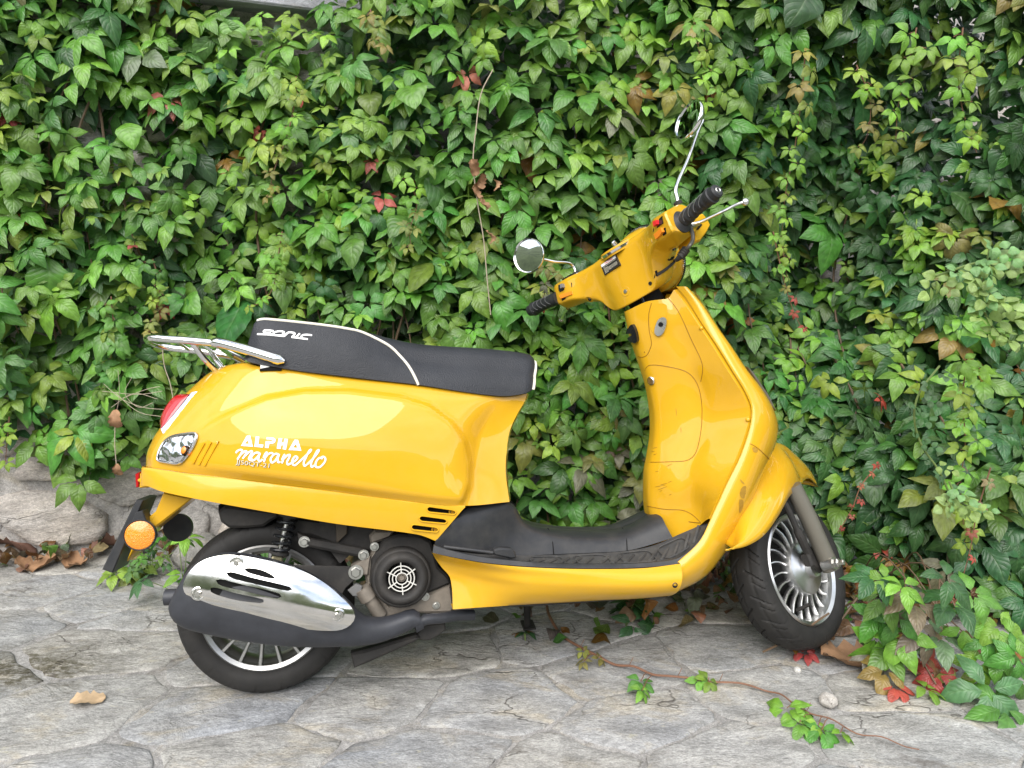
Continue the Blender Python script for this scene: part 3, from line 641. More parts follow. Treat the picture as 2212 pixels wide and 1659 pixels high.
# mudguard strut, plate holder and round reflector
st = [(-0.2157,-0.055,0.4818),(-0.155,-0.055,0.4654),(-0.2063,-0.055,0.4234),(-0.2415,-0.055,0.3962),(-0.2764,-0.055,0.357),(-0.2938,-0.055,0.3306),(-0.2849,-0.055,0.3575),(-0.2608,-0.055,0.4055),(-0.2471,-0.055,0.4283),(-0.2327,-0.055,0.4399)]
b = MB(); b.prism(st, -.055, .055, bev=.004); b.build('mudguard_strut', YELM, scooter, 30)
pl = [(-0.2727,-0.05,0.4684),(-0.258,-0.05,0.4661),(-0.3234,-0.05,0.3069),(-0.345,-0.05,0.3164),(-0.3393,-0.05,0.3291),(-0.2871,-0.05,0.439)]
b = MB(); b.prism(pl, -.055, .055, bev=.003); b.build('plate_holder', BLK, scooter, 30)
rc = [(-0.2559,-0.085,0.3936)][0]
b = MB(); b.prism([(-0.2523,-0.07,0.4461),(-0.2669,-0.07,0.4427),(-0.2754,-0.07,0.4207),(-0.2671,-0.07,0.4019),(-0.2411,-0.07,0.4047),(-0.2455,-0.07,0.4294)], -.082, -.04, bev=.002); b.build('reflector_bracket', BLK, scooter)
b = MB(); b.lathe([(0, -.006), (.034, -.006), (.0345, .004), (.033, .006), (.0315, .004), (0, .004)], rc, (0, -1, 0), 40); rfl = b.build('side_reflector', BLK, scooter)
REFO = mat('orange_reflector', (.85, .27, .015), .15, coat=1, bump=1, bscale=420, bdist=.002, bdetail=0)
b = MB(); b.lathe([(0, .0065), (.029, .0055), (.0312, .0042)], rc, (0, -1, 0), 40); b.build('reflector_disc', REFO, rfl)
far = [(-0.223,0.1,0.3802)][0]
b = MB(); b.lathe([(0, -.006), (.034, -.006), (.034, .006), (0, .006)], far, (0, 1, 0), 32); b.build('side_reflector', BLK, scooter)

# ---------------------------------------------------------------- seat
sT = [(-0.0288,-0.115,0.7859),(-0.0222,-0.115,0.8154),(-0.0122,-0.115,0.8462),(-0.0048,-0.115,0.866),(0.0113,-0.115,0.8718),(0.0409,-0.115,0.8704),(0.1007,-0.115,0.864),(0.1657,-0.115,0.8558),(0.2314,-0.115,0.8443),(0.2979,-0.115,0.829),(0.3654,-0.115,0.8167),(0.434,-0.115,0.8102),(0.5035,-0.115,0.8059),(0.574,-0.115,0.7993),(0.6214,-0.115,0.7923),(0.6443,-0.115,0.7855),(0.6552,-0.115,0.7609)]
sB = [(-0.0249,-0.138,0.7785),(-0.0188,-0.138,0.7728),(-0.0073,-0.138,0.7683),(0.0093,-0.138,0.7638),(0.0259,-0.138,0.7601),(0.0593,-0.138,0.7535),(0.1014,-0.138,0.7459),(0.1439,-0.138,0.74),(0.23,-0.138,0.7281),(0.2956,-0.138,0.7198),(0.3532,-0.138,0.7126),(0.4069,-0.138,0.7035),(0.4521,-0.138,0.6954),(0.5208,-0.138,0.6849),(0.5718,-0.138,0.6816),(0.6189,-0.138,0.6894),(0.6419,-0.138,0.7015)]
NS = 70
T_ = cr(sT, NS); Bt = cr(sB, NS)
xp0, xp1 = .30, .40
rings = []
for i, (t, d) in enumerate(zip(T_, Bt)):
    u = i / (NS - 1); x = t.x; rid = sm(.18, .36, x)
    wt = .108 - .012 * rid; wb = .135 - .012 * sm(.35, .62, x); r_ = .012 + .030 * rid
    if u < .09: wt *= .93 + .07 * u / .09; wb *= .93 + .07 * u / .09
    nose = sm(.95, 1.0, u); wt *= 1 - .10 * nose; wb *= 1 - .12 * nose
    zt, zb = t.z, d.z; ring = []
    xb = d.x
    def P(f, y): return (xb + (x - xb) * f, y, zb + (zt - zb) * f)
    hh = max(zt - zb, .01); fr = max(1 - r_ / hh, .3)
    ring.append(P(0, -wb * .9)); ring.append(P(.02, -wb))
    for k in (.2, .4, .6, .8, 1.0): ring.append(P(.02 + (fr - .02) * k, -(wb + (wt + .004 - wb) * k + .006 * math.sin(pi * k))))
    y0 = wt + .004
    for k in (.25, .5, .75, 1.0):
        a = k * pi / 2; ring.append(P(fr + (1 - fr) * math.sin(a) * .96, -(y0 - r_ * (1 - math.cos(a)))))
    yc = y0 - r_
    for k in (.66, .33, 0): ring.append(P(.99 + .03 * (1 - k), -yc * k))
    full = ring + [(p[0], -p[1], p[2]) for p in ring[-2::-1]]
    rings.append(full)
b = MB(); b.loft(rings)
seat = b.build('seat', VINYL, scooter, 50)
ssurf = surf_of(seat.data)
seat_me = seat.data
def piping(P, nm, extra=0):
    b = MB(); q = cr(P, 60); pts = []
    for p in q:
        y = ssurf(p.x, p.z, None if False else p.y); pts.append((p.x, max(y, -.16) - .0005, p.z))
    b.tube(pts, .0034, 8); return b.build(nm, WHITE, seat)
# welt that follows the passenger hump, then drops over the side
pt = [(-0.0045,-0.112,0.8646),(0.0108,-0.112,0.8695),(0.0405,-0.112,0.8677),(0.1004,-0.112,0.8613),(0.1654,-0.112,0.853),(0.2004,-0.112,0.847),(0.2268,-0.112,0.8415),(0.2621,-0.112,0.8258),(0.2976,-0.112,0.8051),(0.3196,-0.112,0.7825),(0.3373,-0.112,0.7595),(0.3504,-0.112,0.7346),(0.3591,-0.112,0.7134)]
piping(pt, 'piping')
nr = rings[NS - 2]; b = MB(); b.tube([Vector(p) + Vector((.001, -.0015, 0)) for p in nr[1:len(nr) // 2 + 1]], .0034, 8); b.build('piping', WHITE, seat)
pr = [ (p.x, p.z) for p in T_[:8]]
b = MB()
for q in [[(0.0376,-0.1300,0.8412),(0.0222,-0.1300,0.8432),(0.0174,-0.1300,0.8425),(0.0160,-0.1300,0.8398),(0.0189,-0.1300,0.8377),(0.0292,-0.1300,0.8364),(0.0317,-0.1300,0.8347),(0.0299,-0.1300,0.8331),(0.0220,-0.1300,0.8334),(0.0012,-0.1300,0.8346)],[(0.0291,-0.1300,0.8329),(0.0458,-0.1300,0.8308),(0.0616,-0.1300,0.8290)],[(0.0443,-0.1300,0.8399),(0.0506,-0.1300,0.8407),(0.0570,-0.1300,0.8400),(0.0603,-0.1300,0.8379),(0.0585,-0.1300,0.8338),(0.0529,-0.1300,0.8309),(0.0442,-0.1300,0.8314),(0.0378,-0.1300,0.8326),(0.0371,-0.1300,0.8355),(0.0403,-0.1300,0.8386),(0.0443,-0.1300,0.8399)],[(0.0612,-0.1300,0.8292),(0.0649,-0.1300,0.8333),(0.0693,-0.1300,0.8376),(0.0769,-0.1300,0.8378),(0.0829,-0.1300,0.8361),(0.0834,-0.1300,0.8336),(0.0808,-0.1300,0.8303),(0.0776,-0.1300,0.8273)],[(0.0764,-0.1300,0.8270),(0.0935,-0.1300,0.8247),(0.1126,-0.1300,0.8218)],[(0.0949,-0.1300,0.8355),(0.0908,-0.1300,0.8311),(0.0867,-0.1300,0.8264)],[(0.1216,-0.1300,0.8309),(0.1145,-0.1300,0.8321),(0.1073,-0.1300,0.8324),(0.1008,-0.1300,0.8311),(0.0977,-0.1300,0.8273),(0.0991,-0.1300,0.8244)]]:
    ribbon(b, q, .0042, ssurf, .0012)
b.build('seat_lettering', DECW, seat, smooth=False)

# ---------------------------------------------------------------- luggage rack
def rack(path, r, nm, m=CHROME, y=None): 
    b = MB(); b.tube(cr(path, 10 * len(path)), r, 12); return b.build(nm, m, RK)
b = MB()
outer = [(-0.0929,-0.085,0.8178),(-0.1457,-0.087,0.8233),(-0.1929,-0.085,0.8277),(-0.23,-0.07,0.8323),(-0.2534,-0.03,0.8351),(-0.2682,0.03,0.8344),(-0.2642,0.07,0.8309),(-0.243,0.088,0.825),(-0.1634,0.088,0.8144),(-0.0912,0.088,0.8009)]
b.tube(cr(outer, 90), .0085, 12); RK = b.build('luggage_rack', CHROME, scooter, 60)
rack([(-0.0941,-0.09,0.8184),(-0.0872,-0.098,0.8181),(-0.0429,-0.115,0.8058),(0.0209,-0.135,0.7844),(0.0439,-0.142,0.7764)], .0118, 'grab_rail')
e0 = [(0.0423,-0.1415,0.777),(0.0524,-0.143,0.7739),(0.0639,-0.144,0.7702)]
b = MB(); b.tube(e0, [.0124, .0118, .004], 14); b.build('rail_cap', CHROME, RK)
e1 = [(-0.1251,0.09,0.8263),(-0.1065,0.098,0.8143),(-0.0675,0.118,0.792)]
b = MB(); b.tube(e1, .0105, 12); b.build('grab_rail', CHROME, RK)
rack([(-0.1459,-0.08,0.8211),(-0.1242,-0.055,0.7838),(-0.1,-0.03,0.7536)], .0072, 'rack_strut')
rack([(-0.1394,0.085,0.81),(-0.1174,0.05,0.7843),(-0.0889,0.02,0.7527)], .0072, 'rack_strut')
rack([(-0.1794,-0.085,0.8248),(-0.1851,0,0.8222),(-0.1909,0.088,0.8187)], .005, 'rack_bar')
rack([(-0.128,-0.085,0.8188),(-0.1311,0,0.815),(-0.1316,0.088,0.8075)], .0055, 'rack_bar')
rack([(-0.0929,-0.085,0.8153),(-0.0958,0,0.8113),(-0.0912,0.088,0.8009)], .0055, 'rack_bar')
b = MB(); b.prism([(0.0087,-0.125,0.7776),(0.0293,-0.125,0.7714),(0.03,-0.125,0.7594),(0.0414,-0.125,0.7536),(0.0084,-0.125,0.7509)], -.128, -.122, bev=.001); b.build('rack_bracket', STEEL, scooter)
b = MB(); b.prism([(0.0304,-0.128,0.76),(0.0549,-0.128,0.7557),(0.0541,-0.128,0.7506),(0.0073,-0.128,0.7507),(0.0082,-0.128,0.7555)], -.131, -.10, bev=.001); b.build('rack_slot', DARK, scooter)
b = MB(); b.tube([(-0.1015,-0.03,0.757),(-0.0882,-0.03,0.7426)], [.010, .013], 10); b.build('rack_foot', YELM, scooter)

# ---------------------------------------------------------------- rear wheel
RW, RIM = .203, .142
RUB = mat('tyre_rubber', (.020, .0195, .019), .62, spec=.3, var=.25, vscale=20, dust=.16, dustcol=(.10, .09, .078), bump=.15, bscale=300, bdist=.0006)
def tyre_mesh(w, seed, pitch=20):
    hw = w / 2
    prof = [(RIM + .000, -hw * .70), (RIM + .004, -hw * .80), (RIM + .014, -hw * .95), (RIM + .026, -hw * 1.0), (RIM + .038, -hw * .97), (RIM + .046, -hw * .90)]
    n0 = len(prof); half = []
    for k in range(1, 15):
        a = k / 14; y = -hw * .90 * (1 - a); half.append((RW - .014 * (abs(y) / (hw * .9)) ** 2.2, y))
    P = prof + half; P = P + [(r, -y) for r, y in P[-2::-1]]
    NT = 540; rows = []
    for k in range(NT):
        th = 2 * pi * k / NT; row = []
        for r, y in P:
            ay = abs(y) / hw; g = 0
            if ay < .99 and r > RIM + .034:
                q = (th / (2 * pi) * pitch + (.5 if y > 0 else 0)) % 1
                c1 = (.10 + .55 * max(ay - .12, 0) + .25 * max(ay - .5, 0)) % 1
                if .10 < ay < .985:
                    d = abs((q - c1 + .5) % 1 - .5) * 2 * pi * RW / pitch; g = max(g, 1 - sm(.0012, .0034, d))
                if .34 < ay < .86:
                    d = abs((q - c1 - .33 + .5) % 1 - .5) * 2 * pi * RW / pitch; g = max(g, .8 * (1 - sm(.0008, .0026, d)))
                g = max(g, .7 * (1 - sm(.0004, .0026, abs(abs(y) - hw * .42))))
            row.append((( r - .0045 * g) * math.cos(th), y, (r - .0045 * g) * math.sin(th)))
        rows.append(row)
    b = MB(); b.grid(rows, cu=True); me = b.mesh('tyre', 40)
    return me
def wheel(nm, parent, w, nsp, curved, seed):
    """rim + hub as the part; tyre and spokes as its pieces. Local: axle along y through the origin"""
    b = MB(); hw = w / 2
    b.lathe([(RIM - .016, -hw * .40), (RIM - .010, -hw * .66), (RIM - .007, -hw * .76), (RIM + .001, -hw * .80), (RIM + .003, -hw * .72), (RIM + .001, -hw * .6), (RIM - .014, -hw * .2), (RIM - .014, hw * .2), (RIM + .001, hw * .6), (RIM + .003, hw * .72), (RIM + .001, hw * .8), (RIM - .007, hw * .76), (RIM - .010, hw * .66), (RIM - .020, hw * .3), (RIM - .020, -hw * .2)], (0, 0, 0), (0, 1, 0), 96, closed=True)
    rim = b.build(nm, ALU, parent, 40)
    t = link('tyre', tyre_mesh(w, seed), rim, RUB)
    b = MB(); lip = [(RIM - .012, -hw * .60), (RIM - .009, -hw * .80), (RIM + .000, -hw * .90), (RIM + .004, -hw * .84)]
    b.lathe(lip, (0, 0, 0), (0, 1, 0), 96); b.build('rim_lip', ALUM if curved else ALU, rim)
    return rim
rw = wheel('rear_wheel', scooter, .092, 18, False, 1); rw.location = (0, 0, RW)
def spoke_mesh(r0, r1, y0, y1, wd, th, bend=0):
    b = MB(); rings = []
    for k in range(6):
        t = k / 5; r_ = r0 + (r1 - r0) * t; y = y0 + (y1 - y0) * (t ** 1.5); a = bend * math.sin(t * pi) ; ww = wd * (1 + .5 * abs(t - .5))
        rings.append([(a - ww / 2, y - th / 2, r_), (a - ww * .3, y - th * .75, r_), (a + ww * .3, y - th * .75, r_), (a + ww / 2, y - th / 2, r_), (a + ww / 2, y + th, r_), (a - ww / 2, y + th, r_)])
    b.loft(rings); return b.mesh('spoke', 40)
spm = spoke_mesh(.035, RIM - .008, -.030, -.028, .0075, .010)
spm.materials.append(ALU)
for k in range(18):
    o = link('spoke', spm, rw); o.rotation_euler = (0, 2 * pi * k / 18 + .1, 0)
b = MB(); b.lathe([(0, -.05), (.020, -.05), (.022, -.040), (.045, -.036), (.052, -.02), (.052, .03), (.0, .03)], (0, 0, 0), (0, 1, 0), 36); b.build('hub', ALU, rw)
b = MB(); b.lathe([(0, .03), (.085, .03), (.085, .045), (0, .045)], (0, 0, 0), (0, 1, 0), 40); b.build('brake_plate', CASE, rw)
side_t = surf_of(rw.children[0].data)

# ---------------------------------------------------------------- exhaust
mt = [(-0.1732,-0.155,0.2621),(-0.1627,-0.155,0.2867),(-0.1327,-0.155,0.3328),(-0.099,-0.155,0.3512),(-0.0613,-0.155,0.3569),(-0.0234,-0.155,0.3519),(0.034,-0.155,0.3363),(0.0842,-0.155,0.3165),(0.1308,-0.155,0.2895),(0.1855,-0.155,0.2436),(0.209,-0.155,0.2157),(0.2288,-0.155,0.196),(0.2689,-0.155,0.1882),(0.3097,-0.155,0.1942),(0.3364,-0.155,0.2001),(0.3527,-0.155,0.1899)]
mb = [(-0.1748,-0.155,0.2428),(-0.1698,-0.155,0.223),(-0.1485,-0.155,0.204),(-0.119,-0.155,0.1928),(-0.0818,-0.155,0.1814),(-0.0442,-0.155,0.1715),(-0.0064,-0.155,0.1626),(0.0318,-0.155,0.1545),(0.0703,-0.155,0.1483),(0.1209,-0.155,0.1415),(0.168,-0.155,0.1369),(0.2077,-0.155,0.1338),(0.2518,-0.155,0.1335),(0.2884,-0.155,0.1408),(0.3253,-0.155,0.1534),(0.3481,-0.155,0.1624)]
ys = [-.150, -.152, -.155, -.156, -.157, -.158, -.158, -.158, -.157, -.155, -.150, -.146, -.140, -.135, -.130, -.128]
ry = [.030, .044, .052, .055, .057, .058, .057, .056, .053, .047, .042, .038, .034, .030, .027, .024]
b = MB(); b.loft(spine(cr(mt, 16), cr(mb, 16), ys, ry, 28, 2.5)); 
A_ = cr([Vector(p) for p in mt], 40); B_ = cr([Vector(p) for p in mb], 40)
def rs(v, n): return [float(np.interp(i / (n - 1), np.linspace(0, 1, len(v)), v)) for i in range(n)]
b = MB(); b.loft(spine(A_, B_, rs(ys, 40), rs(ry, 40), 28, 2.4)); muf = b.build('muffler', EXH, scooter, 60)
b = MB(); b.tube([(-0.1456,-0.15,0.2668),(-0.1678,-0.15,0.2675),(-0.1875,-0.148,0.2672)], [.0185, .0175, .017], 16, cap=False)
tpp = [(-0.1882,-0.148,0.2672),(-0.1849,-0.148,0.267)]
b.lathe([(.017, 0), (.0135, 0), (.0135, -.03), (0, -.03)], tpp[0], Vector(tpp[0]) - Vector(tpp[1]), 16); b.build('tail_pipe', EXH, muf)
b = MB(); b.tube(cr([(0.3496,-0.128,0.1688),(0.3688,-0.125,0.1736),(0.4033,-0.115,0.1714),(0.4391,-0.1,0.1707),(0.4815,-0.09,0.1658)], 30), .0125, 14); b.build('header_pipe', EXH, muf)
b = MB(); b.tube([(0.3391,-0.129,0.1665),(0.3568,-0.127,0.1709)], [.021, .017], 16); b.build('pipe_collar', EXH, muf)
sh = [(-0.1386,-0.205,0.2977),(-0.1349,-0.205,0.3141),(-0.121,-0.205,0.3353),(-0.0992,-0.205,0.3511),(-0.07,-0.205,0.3589),(-0.0462,-0.205,0.3598),(-0.0149,-0.205,0.3553),(0.0408,-0.205,0.3408),(0.097,-0.205,0.32),(0.1461,-0.205,0.2896),(0.1841,-0.205,0.2538),(0.2031,-0.205,0.2321),(0.2102,-0.205,0.2159),(0.2065,-0.205,0.2024),(0.1947,-0.205,0.192),(0.1772,-0.205,0.1862),(0.1447,-0.205,0.1875),(0.0954,-0.205,0.1959),(0.0392,-0.205,0.2097),(-0.0346,-0.205,0.2324),(-0.0783,-0.205,0.2488),(-0.1072,-0.205,0.2623),(-0.1269,-0.205,0.2769),(-0.1365,-0.205,0.2889)]
shp = cr(sh, 80, True)
b = dome(shp, None, .022, 12, 2.3, back=.010)
me_ = b
shield = b.build('heat_shield', CHROME, muf, 60)
# close the shield from behind so that the slots can be cut
def solid(o, th):
    md = o.modifiers.new('s', 'SOLIDIFY'); md.thickness = th; md.offset = -1; bpy.context.view_layer.update()
    me = bpy.data.meshes.new_from_object(o.evaluated_get(bpy.context.evaluated_depsgraph_get())); o.modifiers.clear(); o.data = me
slp = [[(-0.0145,-0.2220,0.3315),(-0.0064,-0.2220,0.3325),(0.0189,-0.2220,0.3271),(0.0420,-0.2220,0.3150),(0.0486,-0.2220,0.3084),(0.0371,-0.2220,0.3092),(0.0151,-0.2220,0.3159),(-0.0079,-0.2220,0.3246)],[(-0.0509,-0.2220,0.3254),(-0.0433,-0.2220,0.3272),(0.0058,-0.2220,0.3123),(0.0611,-0.2220,0.2950),(0.0833,-0.2220,0.2851),(0.0788,-0.2220,0.2812),(0.0572,-0.2220,0.2857),(0.0057,-0.2220,0.3009),(-0.0438,-0.2220,0.3170)],[(-0.0709,-0.2220,0.3115),(-0.0630,-0.2220,0.3133),(-0.0126,-0.2220,0.2990),(0.0387,-0.2220,0.2842),(0.0615,-0.2220,0.2735),(0.0578,-0.2220,0.2677),(0.0349,-0.2220,0.2723),(-0.0127,-0.2220,0.2869),(-0.0656,-0.2220,0.3032)],[(-0.0812,-0.2220,0.2960),(-0.0740,-0.2220,0.2970),(-0.0310,-0.2220,0.2836),(0.0127,-0.2220,0.2715),(0.0274,-0.2220,0.2648),(0.0225,-0.2220,0.2606),(0.0053,-0.2220,0.2621),(-0.0348,-0.2220,0.2702),(-0.0712,-0.2220,0.2829),(-0.0812,-0.2220,0.2888)]]
cuts = []
for q in slp:
    c = MB(); c.prism(cr(q, 30, True), -.26, -.205); cuts.append(c.mesh('cut', smooth=False))
b2 = MB(); n_ = len(shp)
rows_ = [shield.data.vertices[i].co.copy() for i in range(len(shield.data.vertices))]
bm = bmesh.new(); bm.from_mesh(shield.data); bmesh.ops.holes_fill(bm, edges=[e for e in bm.edges if e.is_boundary], sides=0); bmesh.ops.recalc_face_normals(bm, faces=bm.faces); bm.to_mesh(shield.data); bm.free()
boolean_cut(shield, cuts)
shield.data.materials.clear(); shield.data.materials.append(SHIELD)
for q in slp:
    b = MB(); b.prism(cr([(p[0], 0, p[2]) for p in q], 30, True), -.2125, -.2045); b.build('slot', DARK, shield)
hs = surf_of(shield.data)
for q in [(-0.0309,-0.215,0.3444),(-0.1069,-0.215,0.2851),(0.1748,-0.215,0.2203)]:
    y = hs(q[0], q[2], -.21); b = MB(); b.lathe([(.015, -.0025), (.0145, .0008), (.012, .0015), (.0105, -.0005), (0, -.0005)], (q[0], y, q[2]), (0, -1, 0), 28); b.build('shield_washer', CHROME2, shield)
    bolt((q[0], y, q[2]), (0, -1, 0), .0058, .007, 'shield_bolt', STEEL, shield, False)

# ---------------------------------------------------------------- engine bay
def slab(nm, m, poly, y0, y1, bev=.003, ang=30, parent=None):
    b = MB(); b.prism(poly, y0, y1, bev=bev); return b.build(nm, m, parent or scooter, ang)
slab('engine_shroud', BLKD, [(0.2439,-0.1,0.3138),(0.2607,-0.1,0.3387),(0.2757,-0.1,0.3563),(0.3072,-0.1,0.3667),(0.3574,-0.1,0.3631),(0.3833,-0.1,0.3467),(0.3904,-0.1,0.3239),(0.399,-0.1,0.286),(0.4193,-0.1,0.266),(0.4284,-0.1,0.2467),(0.4055,-0.1,0.2369),(0.3696,-0.1,0.2244),(0.332,-0.1,0.2047),(0.2859,-0.1,0.2061),(0.2516,-0.1,0.2305),(0.2385,-0.1,0.2626)], -.10, -.01, .006)
fc = [(0.3131,-0.125,0.2725)][0]
b = MB(); b.lathe([(r_ * .82, d_) for r_, d_ in [(.083, -.03), (.083, .000), (.080, .006), (.0765, .008), (.0745, .008), (.072, .012), (.066, .019), (.058, .022), (.050, .019), (.0435, .010), (.0415, .0), (.0415, -.02)]], fc, (0, -1, 0), 64); fan = b.build('fan_cover', BLKD, scooter, 50)
b = MB(); b.lathe([(.034, -.018), (0, -.018)], fc, (0, -1, 0), 40); b.build('fan_well', DARK, fan)
fm = MB()
fm.add([(.015, 0, -.0010), (.033, -.004, -.0010), (.033, .006, .004), (.015, .006, .003)], [(0, 1, 2, 3)])
fme = fm.mesh('fan_blade'); fme.materials.append(BLKD)
for k in range(28):
    o = link('fan_blade', fme, fan); o.location = (fc[0], fc[1] + .004, fc[2]); o.rotation_euler = (0, 2 * pi * k / 28, 0)
g0 = (fc[0], fc[1] - .012, fc[2])
def ring_path(c, r, n=48): return [(c[0] + r * math.cos(2 * pi * k / n), c[1], c[2] + r * math.sin(2 * pi * k / n)) for k in range(n)]
b = MB()
b.tube(ring_path(g0, .0285), .0014, 8, closed=True); gr = b.build('fan_grille', GRILL, fan)
for r_ in (.0208, .013):
    b = MB(); b.tube(ring_path(g0, r_), .0013, 8, closed=True); b.build('grille_ring', GRILL, gr)
for k in range(6):
    a = R(90 + 60 * k + 3); b = MB(); b.tube([(g0[0] + .013 * math.cos(a), g0[1], g0[2] + .013 * math.sin(a)), (g0[0] + .037 * math.cos(a), g0[1] + .001, g0[2] + .037 * math.sin(a))], .0014, 6); b.build('grille_bar', GRILL, gr)
bolt((fc[0], fc[1] + .003, fc[2]), (0, -1, 0), .007, .008, 'bolt', CASE, fan)
slab('crankcase', CASE, [(0.2342,-0.09,0.2884),(0.2402,-0.09,0.3195),(0.2572,-0.09,0.3445),(0.27,-0.09,0.3401),(0.259,-0.09,0.2369),(0.286,-0.09,0.2035),(0.3702,-0.09,0.2239),(0.4274,-0.09,0.2426),(0.4357,-0.09,0.1875),(0.4298,-0.09,0.1766),(0.332,-0.09,0.1799),(0.304,-0.09,0.1745),(0.2671,-0.09,0.1753),(0.2419,-0.09,0.2011),(0.2379,-0.09,0.2346),(0.2286,-0.09,0.2795),(0.1997,-0.09,0.296),(0.2236,-0.09,0.3094)], -.095, .06, .006)
slab('engine_block', CASE, [(0.3726,-0.05,0.2161),(0.47,-0.05,0.2328),(0.4881,-0.05,0.162),(0.3716,-0.05,0.1627)], -.08, .08, .01)
b = MB(); b.tube([(0.2636,-0.1,0.1837),(0.2512,-0.105,0.2061),(0.238,-0.11,0.2283),(0.2283,-0.112,0.2422)], [.0165, .0158, .0150, .0152], 16); fil = b.build('oil_filler', CASE, scooter)
b = MB(); b.tube([(0.238,-0.11,0.2256),(0.2231,-0.112,0.2517)], [.0195, .0195], 18); b.build('filler_collar', CASE, fil)
b = MB(); ff = [(0.1919,-0.118,0.2506),(0.2109,-0.118,0.2647),(0.2242,-0.118,0.2584),(0.2232,-0.118,0.2476),(0.2158,-0.118,0.2363),(0.2033,-0.118,0.2366)]; b.prism(ff, -.124, -.112, bev=.002); b.build('dipstick_cap', mat('grey_plastic', (.14, .14, .14), .4, dust=.15), fil)
slab('exhaust_bracket', BLKD, [(0.064,-0.108,0.3079),(0.0693,-0.108,0.313),(0.2094,-0.108,0.3009),(0.2201,-0.108,0.293),(0.2208,-0.108,0.282),(0.1871,-0.108,0.2531),(0.176,-0.108,0.2339),(0.1371,-0.108,0.2492)], -.112, -.106, .002)
slab('engine_lug', CASE, [(0.1982,-0.1,0.2982),(0.2348,-0.1,0.318),(0.244,-0.1,0.323),(0.2378,-0.1,0.2774),(0.2196,-0.1,0.2785)], -.105, -.06, .004)
for (q, r_, h_) in zip([(0.2102,-0.112,0.2886),(0.0959,-0.095,0.3611),(0.228,-0.1,0.3243),(0.2529,-0.1,0.3422),(0.3678,-0.098,0.2194),(0.3926,-0.098,0.1972)], (.0115, .0088, .0085, .0070, .0068, .006), (.010, .010, .009, .008, .007, .006)):
    bolt(q, (0, -1, 0), r_, h_)
b = MB(); b.prism([(0.0801,-0.085,0.3828),(0.1067,-0.085,0.3685),(0.1086,-0.085,0.3519),(0.0832,-0.085,0.3496)], -.092, -.07, bev=.003); b.build('linkage_bracket', BLKD, scooter)
b = MB(); b.tube([(0.1041,-0.088,0.3582),(0.1624,-0.09,0.3443),(0.2293,-0.09,0.3266)], [.0105, .012, .012], 10); b.build('engine_link', BLKD, scooter)
b = MB(); b.prism([(0.152,-0.07,0.332),(0.1975,-0.07,0.322),(0.1752,-0.07,0.3028),(0.1707,-0.07,0.304)], -.072, -.066, bev=.001); b.build('link_gusset', BLKD, scooter)
for q, m_ in (([(0.1642,-0.06,0.3979),(0.1909,-0.06,0.3919),(0.1905,-0.06,0.3693),(0.1681,-0.06,0.3495),(0.1654,-0.06,0.3519)], mat('brown_hose', (.075, .06, .042), .7)),):
    slab('intake_flap', m_, q, -.066, -.055, .002)
slab('airbox', BLKD, [(0.0444,-0.05,0.4239),(0.224,-0.05,0.3887),(0.3371,-0.05,0.3638),(0.3364,-0.05,0.3255),(0.2415,-0.05,0.3157),(0.1674,-0.05,0.3351),(0.1053,-0.05,0.3629),(0.0509,-0.05,0.3658)], -.05, .11, .01)  # airbox block, also there to make the engine bay read dark
slab('bay_filler', DARK, [(-0.0018,-0.03,0.4529),(0.4866,-0.03,0.4118),(0.4552,-0.03,0.2989),(0.3598,-0.03,0.2856),(0.0855,-0.03,0.3432),(0.0239,-0.03,0.3831)], -.03, .12, .01)  # dark block added behind the engine to stand in for the bay's shade
slab('carburettor', CASE, [(0.2406,-0.06,0.3629),(0.2539,-0.06,0.3754),(0.2989,-0.06,0.3712),(0.2911,-0.06,0.3564),(0.2665,-0.06,0.3483),(0.244,-0.06,0.3438)], -.075, -.02, .006)
# shock absorber
s0, s1 = [(0.0611,-0.085,0.4215),(0.0357,-0.085,0.3252)]
s0, s1 = Vector(s0), Vector(s1); ax = (s1 - s0)
b = MB(); b.tube([s0 - ax * .1, s1], .0058, 12); sk = b.build('shock_absorber', CHROME2, scooter)
e1 = ax.normalized(); e2 = Vector((0, 1, 0)); e3 = e1.cross(e2)
b = MB(); NC = 5.2; b.tube([s0 + ax * (.06 + .84 * k / 110) + (e2 * math.cos(2 * pi * NC * k / 110) + e3 * math.sin(2 * pi * NC * k / 110)) * .0195 for k in range(111)], .0034, 8); b.build('coil_spring', BLKG, sk)
b = MB(); b.tube([s1 - ax * .16, s1 - ax * .10, s1 - ax * .1, s1 + ax * .02], [.0225, .0225, .011, .011], 18); b.build('spring_seat', BLKD, sk)
b = MB(); b.tube([s0 - ax * .06, s0 + ax * .04, s0 + ax * .04, s0 + ax * .2], [.0225, .0225, .011, .010], 18); b.build('spring_seat', BLKD, sk)
b = MB(); b.box(s1 + Vector((-.001, 0, -.004)), (.024, .026, .022), bev=.003); b.build('lower_clevis', BRASS, sk)
b = MB(); b.tube([s1 + Vector((0, .02, -.012)), s1 + Vector((.005, .02, -.09))], .011, 10); b.build('shock_mount', BLKD, sk)
# inner mudguard (hugger)
hg = [(-0.0971,-0.062,0.4335),(-0.0842,-0.062,0.4463),(0.0327,-0.062,0.4274),(0.0367,-0.062,0.4166),(0.0161,-0.062,0.4049),(0.0018,-0.062,0.3951),(-0.0386,-0.062,0.3938),(-0.0747,-0.062,0.3965),(-0.0913,-0.062,0.4103)]
slab('hugger', BLKD, hg, -.064, .064, .006)
slab('wheel_arch', DARK, [(-0.0996,-0.02,0.447),(0.1307,-0.02,0.4179),(0.1303,-0.02,0.39),(0.0229,-0.02,0.4092),(-0.0997,-0.02,0.4289)], -.05, .12, .006)

